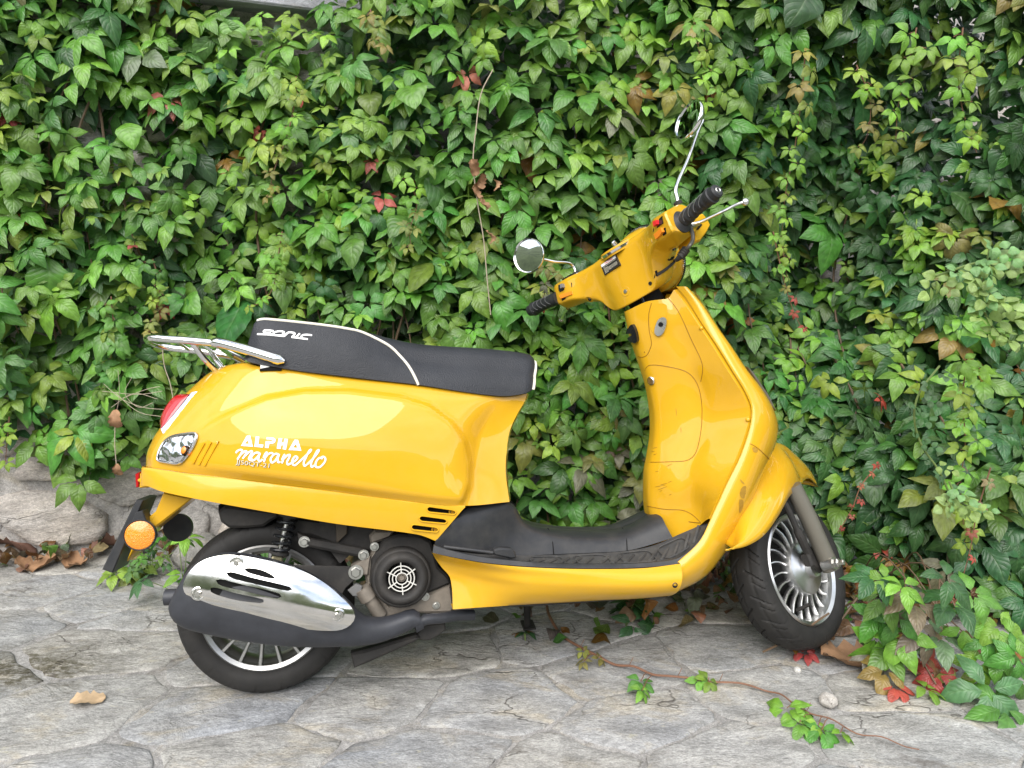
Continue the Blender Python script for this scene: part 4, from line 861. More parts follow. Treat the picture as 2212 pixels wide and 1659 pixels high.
# centre stand below the engine
slab('centre_stand', BLKD, [(0.1949,-0.09,0.1028),(0.2261,-0.09,0.1082),(0.3445,-0.09,0.1332),(0.3529,-0.09,0.1249),(0.34,-0.09,0.1166),(0.234,-0.09,0.0787),(0.2027,-0.09,0.0688)], -.105, -.07, .006)
slab('stand_plate', BLKD, [(0.3405,-0.08,0.1186),(0.3604,-0.08,0.1505),(0.4145,-0.08,0.1508),(0.4151,-0.08,0.1344),(0.3965,-0.08,0.1207),(0.3748,-0.08,0.1126)], -.085, -.06, .004)

# ---------------------------------------------------------------- floor: black tunnel, mat, lip
def strip_loft(curves, n, nm, m, parent=scooter, ang=45, mir=False, closed=False):
    """surface through several curves running the same way"""
    C = [cr(c, n) for c in curves]; b = MB(); b.grid(C, cu=closed)
    if mir: b.mirror()
    return b.build(nm, m, parent, ang)
# foot of the tunnel on the floor, shoulder and crest
t_foot = [(0.3851,-0.17,0.3457),(0.4073,-0.165,0.3405),(0.466,-0.155,0.3287),(0.5319,-0.13,0.3134),(0.5914,-0.115,0.3044),(0.6811,-0.105,0.3009),(0.7757,-0.1,0.2981),(0.8709,-0.1,0.2992),(0.9824,-0.1,0.3224)]
t_mid = [(0.3886,-0.172,0.3602),(0.4218,-0.165,0.3875),(0.4681,-0.15,0.3965),(0.5349,-0.12,0.3749),(0.5964,-0.095,0.3484),(0.686,-0.088,0.3299),(0.7808,-0.085,0.3235),(0.8692,-0.085,0.3249),(0.9699,-0.085,0.3548)]
t_shl = [(0.3905,-0.17,0.3624),(0.4254,-0.165,0.3957),(0.4851,-0.13,0.4223),(0.5518,-0.11,0.4166),(0.6051,-0.09,0.365),(0.6887,-0.078,0.3407),(0.7849,-0.072,0.3321),(0.8708,-0.07,0.3353),(0.9684,-0.065,0.3707)]
t_top = [(0.3923,-0.168,0.3643),(0.4259,-0.16,0.3967),(0.4665,-0.125,0.426),(0.5719,-0.1,0.4276),(0.6156,-0.075,0.373),(0.6829,-0.04,0.3523),(0.778,-0.03,0.3406),(0.8767,-0.03,0.3419),(0.9619,-0.02,0.3745)]
t_ctr = [(0.3937,-0.15,0.3613),(0.4296,-0.12,0.3907),(0.4706,-0.09,0.4214),(0.5806,-0.05,0.4223),(0.6303,0,0.3633),(0.6921,0,0.3473),(0.7864,0,0.3375),(0.8868,0,0.3388),(0.9654,0,0.3729)]
C = [cr(c, 60) for c in (t_foot, t_mid, t_shl, t_top, t_ctr)]
rows = []
for i in range(60):
    q = cr([c[i] for c in C], 14); rows.append(q)
b = MB(); b.grid(rows)
# front end face of the hump
b.mirror(); tunnel = b.build('tunnel_trim', BLK, scooter, 40)
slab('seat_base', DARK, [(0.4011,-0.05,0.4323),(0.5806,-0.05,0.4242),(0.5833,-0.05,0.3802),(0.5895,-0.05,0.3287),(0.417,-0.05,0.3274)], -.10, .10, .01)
# seams across the tunnel
for pth in [[(0.6772,-0.0450,0.3541),(0.6784,-0.0770,0.3411),(0.6780,-0.0900,0.3270),(0.6762,-0.1070,0.3022)],[(0.8759,-0.0300,0.3424),(0.8699,-0.0700,0.3335),(0.8664,-0.0880,0.3200),(0.8625,-0.1020,0.2989)]]:
    b = MB(); b.tube(cr(pth, 20), .0012, 6); b.build('seam', DARK, tunnel)
# rubber mat and the raised lip round it
m_out = [(0.3831,-0.198,0.3504),(0.4209,-0.198,0.3364),(0.4875,-0.198,0.3187),(0.5653,-0.198,0.3054),(0.6584,-0.198,0.2931),(0.7642,-0.198,0.286),(0.8724,-0.198,0.2822),(0.9462,-0.198,0.2865),(0.9764,-0.198,0.2993),(1.0073,-0.198,0.3256),(1.0389,-0.198,0.3678)]
m_in = [(0.3854,-0.165,0.3445),(0.4251,-0.155,0.3357),(0.5038,-0.13,0.3185),(0.5915,-0.115,0.3051),(0.6823,-0.1,0.2999),(0.7961,-0.095,0.2971),(0.8726,-0.095,0.2989),(0.9192,-0.095,0.3036),(0.9645,-0.1,0.3167),(0.9843,-0.11,0.3283),(1.0589,-0.13,0.3605)]
A_, B_ = cr(m_out, 70), cr(m_in, 70)
b = MB(); b.grid([[a.lerp(c, t) + Vector((0, 0, -.004 * math.sin(pi * t))) for a, c in zip(A_, B_)] for t in (0, .2, .4, .6, .8, 1)]); b.mirror(); matt = b.build('floor_mat', MAT_RUB, scooter, 40)
l_in = [a + Vector((0, .010, -.001)) for a in A_]; l_top = [a + Vector((0, .007, .005)) for a in A_]; l_t2 = [a + Vector((0, .001, .004)) for a in A_]
l_out = cr([(0.3797,-0.202,0.3389),(0.4204,-0.202,0.328),(0.4868,-0.202,0.3125),(0.5644,-0.202,0.2999),(0.6574,-0.202,0.2896),(0.7628,-0.202,0.2818),(0.8708,-0.202,0.2776),(0.9562,-0.202,0.2821),(0.9876,-0.202,0.2963),(1.0167,-0.202,0.324),(1.043,-0.202,0.3661)], 70)
b = MB(); b.loft([[q, w, e, r_, r_ + Vector((0, .01, 0))] for q, w, e, r_ in zip(l_in, l_top, l_t2, l_out)]); b.mirror(); b.build('mat_lip', BLK, scooter, 50)
# ribs in the rubber: slanted bars
for k in range(15):
    t0 = .30 + .62 * k / 14; i0 = int(t0 * 69)
    a, c = A_[i0], B_[i0]; i1 = min(69, i0 + 2); a1, c1 = A_[i1], B_[i1]
    p0 = a.lerp(c, .22); p1 = a1.lerp(c1, .72) + (A_[i1] - A_[i0]) * .9
    up = Vector((0, 0, .0022)); d = (p1 - p0).normalized(); n_ = Vector((d.y, -d.x, 0)).normalized() * .0045
    b = MB(); b.loft([[p + n_ - up, p + n_ * .6 + up, p - n_ * .6 + up, p - n_ - up] for p in (p0, p0.lerp(p1, .33), p0.lerp(p1, .66), p1)]); b.build('mat_rib', MAT_RUB, matt, 30)
for ts in (.34, .5, .66, .80):
    i0 = int(ts * 69); i1 = int((ts + .11) * 69); pts = []
    q = [A_[i0].lerp(B_[i0], .16), A_[i1].lerp(B_[i1], .16), A_[i1].lerp(B_[i1], .82), A_[i0].lerp(B_[i0], .82)]
    b = MB(); b.tube(cr(rpoly(q, .02, 4), 40, True), .0015, 6, closed=True); b.build('mat_border', MAT_RUB, matt)
pg = [(0.5161,-0.185,0.3286),(0.5186,-0.185,0.3358),(0.5307,-0.185,0.3392),(0.5581,-0.185,0.3363),(0.5676,-0.185,0.3283),(0.5697,-0.185,0.3147),(0.5575,-0.185,0.3127),(0.52,-0.185,0.3233)]
b = MB(); b.prism(pg, -.192, -.160, bev=.004); b.build('footpeg_latch', BLK, scooter, 30)
b = MB(); b.tube([(0.4053,-0.19,0.3491),(0.462,-0.19,0.3392),(0.516,-0.19,0.3295)], .004, 8); b.build('lip_bead', BLK, scooter)

# yellow skirt under the floor
kT = [(0.3782,-0.205,0.3402),(0.4201,-0.205,0.3279),(0.4864,-0.205,0.3122),(0.5639,-0.205,0.2995),(0.6566,-0.205,0.2892),(0.7619,-0.205,0.2814),(0.8697,-0.205,0.2772),(0.955,-0.205,0.2821)]
kB = [(0.4244,-0.175,0.2054),(0.4612,-0.172,0.2047),(0.51,-0.165,0.2025),(0.5794,-0.165,0.202),(0.6639,-0.165,0.2006),(0.7718,-0.165,0.199),(0.8671,-0.165,0.1967),(0.9419,-0.165,0.1979)]
kL = [(0.4244,-0.175,0.2054),(0.4251,-0.172,0.2245),(0.4245,-0.17,0.2508),(0.4198,-0.168,0.2757),(0.4044,-0.168,0.2944),(0.3894,-0.172,0.3168),(0.3802,-0.175,0.3345)]
kL[-1] = kT[0]
kR = [(0.9419,-0.165,0.1979),(0.9436,-0.19,0.2212),(0.9475,-0.205,0.2486),(0.9518,-0.208,0.2697),(0.955,-0.205,0.2821)]
rows = coons(cr(kB, 60), cr(kT, 60), cr(kL, 18), cr(kR, 18))
crease = [(0.3989,-0.2,0.3216),(0.42,-0.2,0.3023),(0.4797,-0.2,0.2838),(0.5539,-0.2,0.2708),(0.657,-0.2,0.2592),(0.9438,-0.2,0.2408)]
for j, row in enumerate(rows):
    v = j / 17
    for i, p in enumerate(row):
        u = i / 59; bl = sm(0, .35, u)
        p.y -= .030 * math.sin(pi * min(v * .98, 1)) ** .8 * bl
        p.y += (1 - bl) * .012 * math.sin(pi * v)
b = MB(); b.grid(rows)
b.grid([[p + Vector((0, t, 0)) for p in rows[0]] for t in (0, .02, .05)])
b.grid([[r_[0] + Vector((.001 * t, .02 * t, 0)) for r_ in rows] for t in (0, 1)])
b.mirror(); skirt = b.build('floor_skirt', YELM, scooter, 50)
slab('floor_pan', BLKD, [(0.433,-0.15,0.2034),(0.9404,-0.15,0.1962),(0.9478,-0.15,0.1904),(0.8501,-0.15,0.1917),(0.6103,-0.15,0.1916)], -.15, .15, .004)
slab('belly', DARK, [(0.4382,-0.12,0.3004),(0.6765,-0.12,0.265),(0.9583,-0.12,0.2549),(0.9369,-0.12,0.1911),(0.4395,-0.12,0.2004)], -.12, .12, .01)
kk = surf_of(skirt.data)
q = [(0.9308,-0.2,0.2389)][0]; y = kk(q[0], q[2])
b = MB(); b.lathe([(.0085, .0006), (.0075, .001), (.006, -.001), (.0055, -.006), (0, -.006)], (q[0], y, q[2]), (0, -1, 0), 20); b.build('skirt_screw_well', YELM, scooter); screw((q[0], y - .0015, q[2]), (0, -1, 0), .0042)

# ---------------------------------------------------------------- leg shield
n_ = 60
K0 = [(1.0531,-0.085,0.9456),(1.0822,-0.1,0.9028),(1.1145,-0.115,0.8439),(1.1489,-0.125,0.7895),(1.1856,-0.13,0.7308),(1.2226,-0.135,0.6818),(1.2442,-0.14,0.638),(1.2532,-0.142,0.6041),(1.2513,-0.145,0.5755),(1.2389,-0.15,0.5436),(1.2176,-0.155,0.509),(1.1788,-0.16,0.4356),(1.1434,-0.165,0.3757),(1.1198,-0.165,0.3338),(1.0743,-0.165,0.275),(1.0344,-0.165,0.2371),(0.9419,-0.165,0.1979)]
K1 = [(1.0188,-0.098,0.9521),(1.0375,-0.115,0.9198),(1.0647,-0.14,0.8555),(1.0911,-0.165,0.796),(1.1189,-0.185,0.7334),(1.1436,-0.198,0.6815),(1.1554,-0.205,0.6428),(1.1531,-0.207,0.6107),(1.1395,-0.207,0.5667),(1.1179,-0.207,0.5172),(1.0865,-0.207,0.4639),(1.0552,-0.207,0.4065),(1.0376,-0.207,0.3745),(1.0105,-0.207,0.3289),(0.955,-0.205,0.2835)]
K1b = [Vector(p) + Vector((-.004, .004, .001)) for p in cr(K1, n_)]
c0 = cr(K0, n_); c1 = cr(K1, n_)
rows = []
for a, c in zip(c1, c0):
    row = []
    for k in range(11):
        t = k / 10; p = a.lerp(c, t); bul = .020 * math.sin(pi * t) ** .9
        d = (c - a); nv = Vector((d.z, 0, -d.x)).normalized() * .0
        row.append(p + Vector((0, -bul, 0)))
    rows.append(row)
b = MB(); b.grid(rows)
# front face, round to the nose on the centre line
fr = []
for t in (0, .12, .3, .55, .8, 1):
    fr.append([Vector((p.x + (.055 * math.sin(t * pi / 2)) * sm(1.0, .78, 1 - 0) if False else p.x + .050 * math.sin(t * pi / 2) * (1 - sm(.60, .85, i / (n_ - 1))), p.y * (1 - t), p.z)) for i, p in enumerate(c0)])
b.grid(fr)
b.grid([[p for p in c1], K1b])
b.mirror(); rimb = b.build('leg_shield', YEL, scooter, 50)
# inner panel: groove, wing, tunnel crest
K2 = [(1.0088,-0.092,0.9442),(1.0276,-0.11,0.9075),(1.0551,-0.135,0.8466),(1.0826,-0.158,0.7873),(1.1106,-0.178,0.7246),(1.1366,-0.19,0.6744),(1.1471,-0.196,0.6399),(1.145,-0.198,0.6131),(1.1326,-0.198,0.5744),(1.1079,-0.198,0.5202),(1.0763,-0.198,0.4643),(1.05,-0.198,0.411),(1.0343,-0.196,0.3808)]
K3 = [(0.9966,-0.085,0.9243),(1.0154,-0.1,0.875),(1.0435,-0.11,0.8071),(1.0625,-0.12,0.7485),(1.0814,-0.125,0.7001),(1.0952,-0.13,0.652),(1.0964,-0.13,0.6138),(1.082,-0.13,0.5667),(1.0636,-0.125,0.5268),(1.0487,-0.125,0.4918),(1.0422,-0.125,0.4496),(1.0482,-0.13,0.3981),(1.0474,-0.14,0.3644)]
K3b = [(0.9849,-0.082,0.9223),(1.0005,-0.09,0.8725),(1.0271,-0.095,0.8086),(1.046,-0.1,0.7499),(1.0648,-0.1,0.7013),(1.0734,-0.1,0.6528),(1.0721,-0.1,0.6142),(1.0601,-0.1,0.5664),(1.0456,-0.095,0.5258),(1.0315,-0.095,0.4903),(1.0254,-0.1,0.4479),(1.0337,-0.1,0.3951),(1.0272,-0.11,0.3351)]
K4 = [(0.9489,-0.062,0.9193),(0.9641,-0.065,0.8659),(0.9802,-0.065,0.8069),(0.9991,-0.065,0.7528),(1.0104,-0.065,0.7036),(1.0165,-0.065,0.6545),(1.0176,-0.065,0.6104),(1.0108,-0.065,0.5618),(0.9992,-0.065,0.5233),(0.9904,-0.065,0.4896),(0.9864,-0.065,0.4461),(0.9897,-0.065,0.3928),(0.9935,-0.07,0.3075)]
K5 = [(0.9144,-0.02,0.904),(0.9232,-0.02,0.8514),(0.9373,-0.02,0.8013),(0.9516,-0.02,0.7562),(0.9657,-0.02,0.706),(0.9731,-0.02,0.656),(0.9758,-0.02,0.611),(0.9723,-0.02,0.5664),(0.9635,-0.02,0.522),(0.9551,-0.02,0.4876),(0.9516,-0.02,0.4432),(0.9519,-0.02,0.3889),(0.9579,-0.02,0.3492)]
K6 = [(0.9092,0,0.9012),(0.9203,0,0.8511),(0.9355,0,0.798),(0.9501,0,0.7575),(0.9643,0,0.7068),(0.9735,0,0.6612),(0.9772,0,0.6133),(0.9736,0,0.5656),(0.9637,0,0.5208),(0.9542,0,0.4886),(0.9518,0,0.4463),(0.9523,0,0.3964),(0.9584,0,0.3562)]
C = [cr(c, n_) for c in (K2, K3, K3b, K4, K5, K6)]
K1c = [p + Vector((.004, .004, 0)) for p in lin(K1[:13], n_)]
rows = []
for i in range(n_):
    g = C[0][i]; q = [g + Vector((.006, .003, 0))] + cr([c[i] for c in C], 22); rows.append(q)
b = MB(); b.grid(rows); bm_keep = (list(b.v), list(b.f)); b.mirror(); inner = b.build('inner_panel', YEL, scooter, 45)
tmp = MB(); tmp.v, tmp.f = bm_keep
_t = BVHTree.FromPolygons([Vector(v) for v in tmp.v], tmp.f)
# groove between the panel and the rim
b = MB(); k1i = cr(K1[:13], n_); k2 = C[0]
b.grid([k1i, [p.lerp(q, .25) + Vector((.006, .004, 0)) for p, q in zip(k1i, k2)], [p.lerp(q, .7) + Vector((.008, .004, 0)) for p, q in zip(k1i, k2)], k2]); b.mirror(); b.build('shield_groove', YEL, scooter, 40)
# top cover of the neck
tp_ = [r_ for r_ in rows[0]]
b = MB(); e0 = rows[0]; ctr = Vector((c0[0].x - .02, 0, e0[0].z))
b.grid([[Vector(p) for p in e0], [Vector(p).lerp(Vector((p.x + .05, 0, p.z + .006)), .75) for p in e0], [Vector((p.x * .3 + ctr.x * .7, 0, p.z + .004)) for p in e0]])
b.grid([[c1[0], c1[0].lerp(c0[0], .5) + Vector((0, -.008, .002)), c0[0]], [Vector((c1[0].x, 0, c1[0].z + .004)), Vector((c1[0].lerp(c0[0], .5).x + .01, 0, c0[0].z + .008)), Vector((c0[0].x + .05, 0, c0[0].z))]])
b.mirror(); b.build('neck_cover', YEL, scooter, 50)
CAMS = Vector((0.2671,-1.8560,0.6496))
def on_inner(p, off=.0012):
    """nearest surface point of the inner panel seen along the line p - viewer side; p already lies near it"""
    h = _t.find_nearest(Vector(p)); n = h[1]
    if n.dot(CAMS - h[0]) < 0: n = -n
    return h[0] + n * off
def on_inner_ray(p, off=.001):
    d = (Vector(p) - CAMS).normalized(); h = _t.ray_cast(CAMS, d)
    if h[0] is None: return on_inner(p, off)
    n = h[1]; n = n if n.dot(d) < 0 else -n
    return h[0] + n * off
SEAM = mat('panel_gap', (.26, .12, .004), .6)
for nm, pth in (('glovebox_seam', [(0.9378,-0.06,0.7416),(0.9444,-0.06,0.7538),(0.9558,-0.06,0.7566),(1.0062,-0.06,0.7505),(1.0552,-0.06,0.735),(1.0779,-0.06,0.7075),(1.0881,-0.06,0.6678),(1.0883,-0.06,0.6135),(1.0791,-0.06,0.5595),(1.0663,-0.06,0.5256),(1.0476,-0.06,0.5115),(0.993,-0.06,0.5086),(0.9391,-0.06,0.5095)]),
                ('lower_seam', [(0.9331,-0.06,0.3986),(0.9788,-0.06,0.3888),(1.0302,-0.06,0.383),(1.0557,-0.06,0.3696),(1.0784,-0.06,0.3465)]),
                ('upper_seam', [(0.9146,-0.06,0.7825),(0.9272,-0.06,0.7765),(0.9427,-0.06,0.7807),(0.9535,-0.06,0.7977),(0.9576,-0.06,0.8124),(0.9525,-0.06,0.8468),(0.9527,-0.06,0.8862),(0.9609,-0.06,0.9157)]),
                ('neck_seam', [(0.9946,-0.09,0.9235),(1.0192,-0.09,0.8919),(1.0527,-0.09,0.8187),(1.0792,-0.09,0.7599),(1.081,-0.09,0.7379),(1.0749,-0.09,0.7112)])):
    b = MB(); b.tube([on_inner_ray(p, .0002) for p in cr(pth, 50)], .0009, 6); b.build(nm, SEAM, inner)
# ignition lock, hook, glovebox lock, screws
def facing(p):
    d = (Vector(p) - CAMS).normalized(); h = _t.ray_cast(CAMS, d); n = h[1] if h[0] is not None else Vector((-1, -.5, 0)); loc_ = h[0] if h[0] is not None else Vector(p)
    return loc_, (n if n.dot(d) < 0 else -n)
def plate_on(poly, nm, m, off, th, parent, n=30, rnd=None):
    """small plate following the panel"""
    P = cr(poly, n, True); b = MB(); q0 = [on_inner_ray(p, off - th) for p in P]; q1 = [on_inner_ray(p, off) for p in P]; c = sum(q1, Vector()) / len(q1)
    b.loft([q0, q1, [c.lerp(x, .9) for x in q1]], cap0=False); return b.build(nm, m, parent, 40)
rec = plate_on([(0.9517,-0.07,0.8604),(0.9565,-0.07,0.8971),(0.9671,-0.07,0.9093),(0.992,-0.07,0.9119),(1.0004,-0.07,0.902),(0.9949,-0.07,0.876),(0.9846,-0.07,0.8456),(0.9713,-0.07,0.8319),(0.9587,-0.07,0.8384)], 'lock_recess', YEL, .0015, .004, inner)
lk = plate_on([(0.9648,-0.07,0.8383),(0.9675,-0.07,0.8554),(0.9762,-0.07,0.8726),(0.9883,-0.07,0.8779),(0.9964,-0.07,0.8725),(0.9942,-0.07,0.8529),(0.9843,-0.07,0.8348),(0.9728,-0.07,0.83)], 'ignition_lock', CHROME2, .006, .006, inner)
h_, nn = facing([(0.9815,-0.07,0.8593)][0])
b = MB(); b.lathe([(.006, .008), (.006, .0066), (0, .0066)], h_, nn, 16); b.build('keyhole', DARK, lk)
hk = [(0.9237,-0.03,0.8652),(0.9117,-0.03,0.8454),(0.9164,-0.03,0.828),(0.929,-0.03,0.8179),(0.9353,-0.03,0.8204),(0.9344,-0.03,0.8403),(0.9287,-0.03,0.8577)]
plate_on(hk, 'bag_hook', BLKG, .012, .016, inner)
h_, nn = facing([(0.966,-0.03,0.7176)][0])
b = MB(); b.lathe([(.011, -.002), (.011, .004), (.009, .006), (.004, .006), (0, .0055)], h_, nn, 24); b.build('glovebox_lock', CHROME2, inner)
for p in [(1.0346,-0.19,0.8357),(1.1473,-0.19,0.613),(1.0512,-0.19,0.3927)]:
    h_, nn = facing(p); b = MB(); b.sphere(h_, .006, 10, 6); b.build('rim_clip', YEL, inner)
# chipped paint on the rim band
_tb = BVHTree.FromPolygons([v.co.copy() for v in rimb.data.vertices], [tuple(p.vertices) for p in rimb.data.polygons])
def on_band(p, off):
    d = (Vector(p) - CAMS).normalized(); h = _tb.ray_cast(CAMS, d)
    if h[0] is None: return Vector(p)
    n = h[1]; n = n if n.dot(d) < 0 else -n
    return h[0] + n * off
CHIP = mat('bare_chip', (.36, .20, .02), .55, var=.2, vscale=60)
for k, q in enumerate([[(1.1158,-0.2000,0.4720),(1.1206,-0.2000,0.4684),(1.1266,-0.2000,0.4594),(1.1203,-0.2000,0.4625)],[(1.1172,-0.2000,0.4477),(1.1238,-0.2000,0.4544),(1.1302,-0.2000,0.4548),(1.1288,-0.2000,0.4385),(1.1238,-0.2000,0.4256),(1.1143,-0.2000,0.4322)],[(1.1133,-0.2000,0.4236),(1.1214,-0.2000,0.4215),(1.1222,-0.2000,0.4111),(1.1179,-0.2000,0.3974),(1.1128,-0.2000,0.3908),(1.1112,-0.2000,0.4081)],[(1.1518,-0.2000,0.5463),(1.1611,-0.2000,0.5446),(1.1647,-0.2000,0.5382),(1.1581,-0.2000,0.5331),(1.1522,-0.2000,0.5379)]]):
    b = MB(); P = cr(q, 24, True); rng = random.Random(k); P = [p + Vector((rng.uniform(-.0007, .0007), 0, rng.uniform(-.0007, .0007))) for p in P]
    b.add([on_band(p, .0008) for p in P], [tuple(range(24))]); b.build('paint_chip', CHIP, rimb, smooth=False)
b = MB(); b.tube([on_band(p, .0003) for p in cr([(1.1453,-0.2,0.5556),(1.1594,-0.2,0.5481),(1.1777,-0.2,0.5325),(1.1953,-0.2,0.5154)], 20)], .0009, 6); b.build('band_seam', SEAM, rimb)
b = MB(); b.tube([on_band(p, .0002) for p in cr([(0.957,-0.2,0.2815),(0.9564,-0.2,0.2638),(0.9509,-0.2,0.2419)], 12)], .0009, 6); b.build('band_seam', SEAM, rimb)
# front indicator seen edge-on
sg = [(1.1756,-0.14,0.7448),(1.1907,-0.14,0.7336),(1.2152,-0.14,0.6972),(1.2349,-0.14,0.668),(1.2502,-0.14,0.6316),(1.2442,-0.14,0.638),(1.2198,-0.14,0.6803),(1.1952,-0.14,0.7167)]
b = MB(); P = cr(sg, 24, True); b.prism(P, -.142, -.085, bev=.002); b.build('front_turn_signal', mat('smoked_lens', (.10, .10, .09), .15, coat=1), scooter)
# scuffs on the inner panel
SCF = mat('scuff', (.30, .165, .015), .6)
rng = random.Random(4); b = MB()
for (x, y) in ((400, 1140), (430, 1150), (395, 1165), (440, 1040), (380, 1070), (455, 1190), (360, 960), (365, 985), (420, 1120), (545, 985), (372, 940)):
    pass
scs = [[(0.9588,-0.0500,0.4448),(0.9899,-0.0500,0.4494)],[(0.9663,-0.0500,0.4367),(0.9924,-0.0500,0.4454)],[(0.9745,-0.0500,0.4500),(0.9927,-0.0500,0.4532)],[(0.9915,-0.0500,0.4958),(1.0073,-0.0500,0.5025)],[(0.9611,-0.0500,0.4837),(0.9715,-0.0500,0.4848)],[(0.9968,-0.0500,0.4223),(1.0032,-0.0500,0.4259)],[(0.9525,-0.0500,0.5348),(0.9618,-0.0500,0.5364)],[(0.9558,-0.0500,0.5434),(0.9688,-0.0500,0.5459)],[(0.9573,-0.0500,0.5263),(0.9667,-0.0500,0.5299)],[(0.9953,-0.0500,0.4550),(1.0058,-0.0500,0.4585)],[(0.9713,-0.0500,0.4331),(0.9786,-0.0500,0.4357)],[(1.0339,-0.0500,0.5951),(1.0349,-0.0500,0.5802)],[(1.0225,-0.0500,0.6447),(1.0239,-0.0500,0.6249)]]
for q in scs:
    P = [on_inner_ray(p, .0004) for p in lin(q, 6)]; b.tube(P, [.0002, .0005, .0006, .0005, .0004, .0002], 5)
b.build('scuffs', SCF, inner)

# ---------------------------------------------------------------- steering: everything here turns with the bars
steer = Matrix([[0.7361,-0.4529,-0.503],[0.524,0.8517,0.0],[0.4284,-0.2636,0.8643]]).to_4x4(); steer.translation = Vector((0.9512,0.0000,0.9281))
def turn(o): o.parent = scooter; o.matrix_parent_inverse = Matrix.Identity(4); o.matrix_basis = steer; return o
FA, UA = -.0311, -.8235
fw = wheel('front_wheel', scooter, .100, 20, True, 2); fw.matrix_basis = steer @ Matrix.Translation((FA, 0, UA))
spf = spoke_mesh(.056, RIM - .006, -.034, -.022, .0046, .007, .012); spf.materials.append(ALUM)
for k in range(21):
    o = link('spoke', spf, fw); o.rotation_euler = (0, 2 * pi * k / 21, 0)
b = MB(); b.lathe([(RIM - .020, .03), (RIM - .020, .02), (.05, .022), (.05, .03)], (0, 0, 0), (0, 1, 0), 48, closed=True); b.build('rim_web', DARK, fw)
b = MB(); b.lathe([(0, -.080), (.024, -.080), (.026, -.064), (.034, -.059), (.060, -.056), (.066, -.053), (.068, -.047), (.068, -.026), (.062, -.02), (.060, .03), (0, .03)], (0, 0, 0), (0, 1, 0), 48); b.build('hub', ALUM, fw, 40)
b = MB(); b.tube([(-.095, -.030, -.06), (-.088, -.055, -.055), (-.084, -.066, -.053)], .005, 8); b.build('valve_stem', BLKD, fw)
# fork legs, axle
FKL = -.108
for sg in (-1, 1):
    yy = sg * .108
    b = MB(); b.tube([(.020, yy, -.612), (.010, yy, -.70), (-.018, yy, -.845)], [.0225, .0225, .0225], 20); f_ = turn(b.build('fork_leg', FORK, None))
b = MB(); b.lathe([(0, -.03), (.0155, -.03), (.0155, .002), (0, .002)], (-.026, -.130, UA), (0, -1, 0), 24); ax_ = turn(b.build('axle', STEEL, None))
b = MB(); b.lathe([(0, 0), (.0118, 0), (.0118, .012), (.010, .014), (.0070, .014), (.0070, .026), (.0055, .028), (0, .028)], (-.026, -.130, UA), (0, -1, 0), 6); b.build('axle_nut', STEEL, ax_)
b = MB(); b.prism([(FA - .01, 0, UA + .045), (FA + .035, 0, UA + .040), (FA + .05, 0, UA + .0), (FA + .04, 0, UA - .03), (FA + .0, 0, UA - .02), (FA - .02, 0, UA + .015)], -.088, -.060, bev=.006); sd = turn(b.build('speedometer_drive', BLKD, None))
b = MB(); b.lathe([(0, 0), (.019, 0), (.019, .012), (0, .012)], (FA + .03, -.082, UA + .002), (0, -1, 0), 20); b.build('drive_cap', BLKD, sd)
cb = cr([(FA + .004, -.078, UA + .035), (FA - .002, -.088, UA + .10), (FA + .004, -.092, UA + .17), (FA + .015, -.085, UA + .30)], 30)
b = MB(); b.tube(cb, [.0115 if k < 9 else (.0085 if k < 18 else .0045) for k in range(30)], 10); turn(b.build('speedometer_cable', BLKD, None))

# front mudguard: beak on the centre line, a crease each side, flanks down both sides
ridc = cr([(a, 0, c) for a, c in [(.291, -.754), (.297, -.70), (.267, -.639), (.22, -.585), (.15, -.545), (.05, -.522), (-.06, -.522), (-.17, -.55), (-.26, -.60)]], 48)
crs = [(0.1374,-0.065,-0.6585),(0.1312,-0.065,-0.6035),(0.126,-0.065,-0.5483)]
crsc = cr(crs + [(crs[-1][0] - .05, -.070, crs[-1][2] + .030), (.02, -.075, -.520), (-.08, -.078, -.522), (-.18, -.08, -.548), (-.28, -.08, -.600)], 48)
low = [(0.1343,-0.066,-0.6582),(0.0343,-0.1,-0.6309),(-0.0354,-0.118,-0.6154),(-0.1274,-0.126,-0.6164),(-0.2112,-0.126,-0.6153),(-0.2818,-0.122,-0.5981),(-0.3483,-0.118,-0.5642)]
lowc = cr(low, 48); rows = []
for i in range(48):
    a, m_, c = ridc[i], crsc[i], lowc[i]; row = []
    for k in range(8):
        t = k / 7; p = c.lerp(m_, t); row.append(Vector((p.x, p.y - .016 * math.sin(pi * t) * sm(0, .25, i / 47), p.z)))
    for k in range(1, 7):
        t = k / 6; p = m_.lerp(a, t); row.append(Vector((p.x + .010 * math.sin(pi * t), m_.y * (1 - t), p.z + .012 * math.sin(pi * t))))
    rows.append(row)
b = MB(); b.grid(rows); b.mirror(); fd = turn(b.build('front_mudguard', YEL, None, 38))
def solidify(o, th):
    md = o.modifiers.new('s', 'SOLIDIFY'); md.thickness = th; md.offset = 0; bpy.context.view_layer.update()
    me = bpy.data.meshes.new_from_object(o.evaluated_get(bpy.context.evaluated_depsgraph_get())); o.modifiers.clear(); o.data = me
solidify(fd, .004)

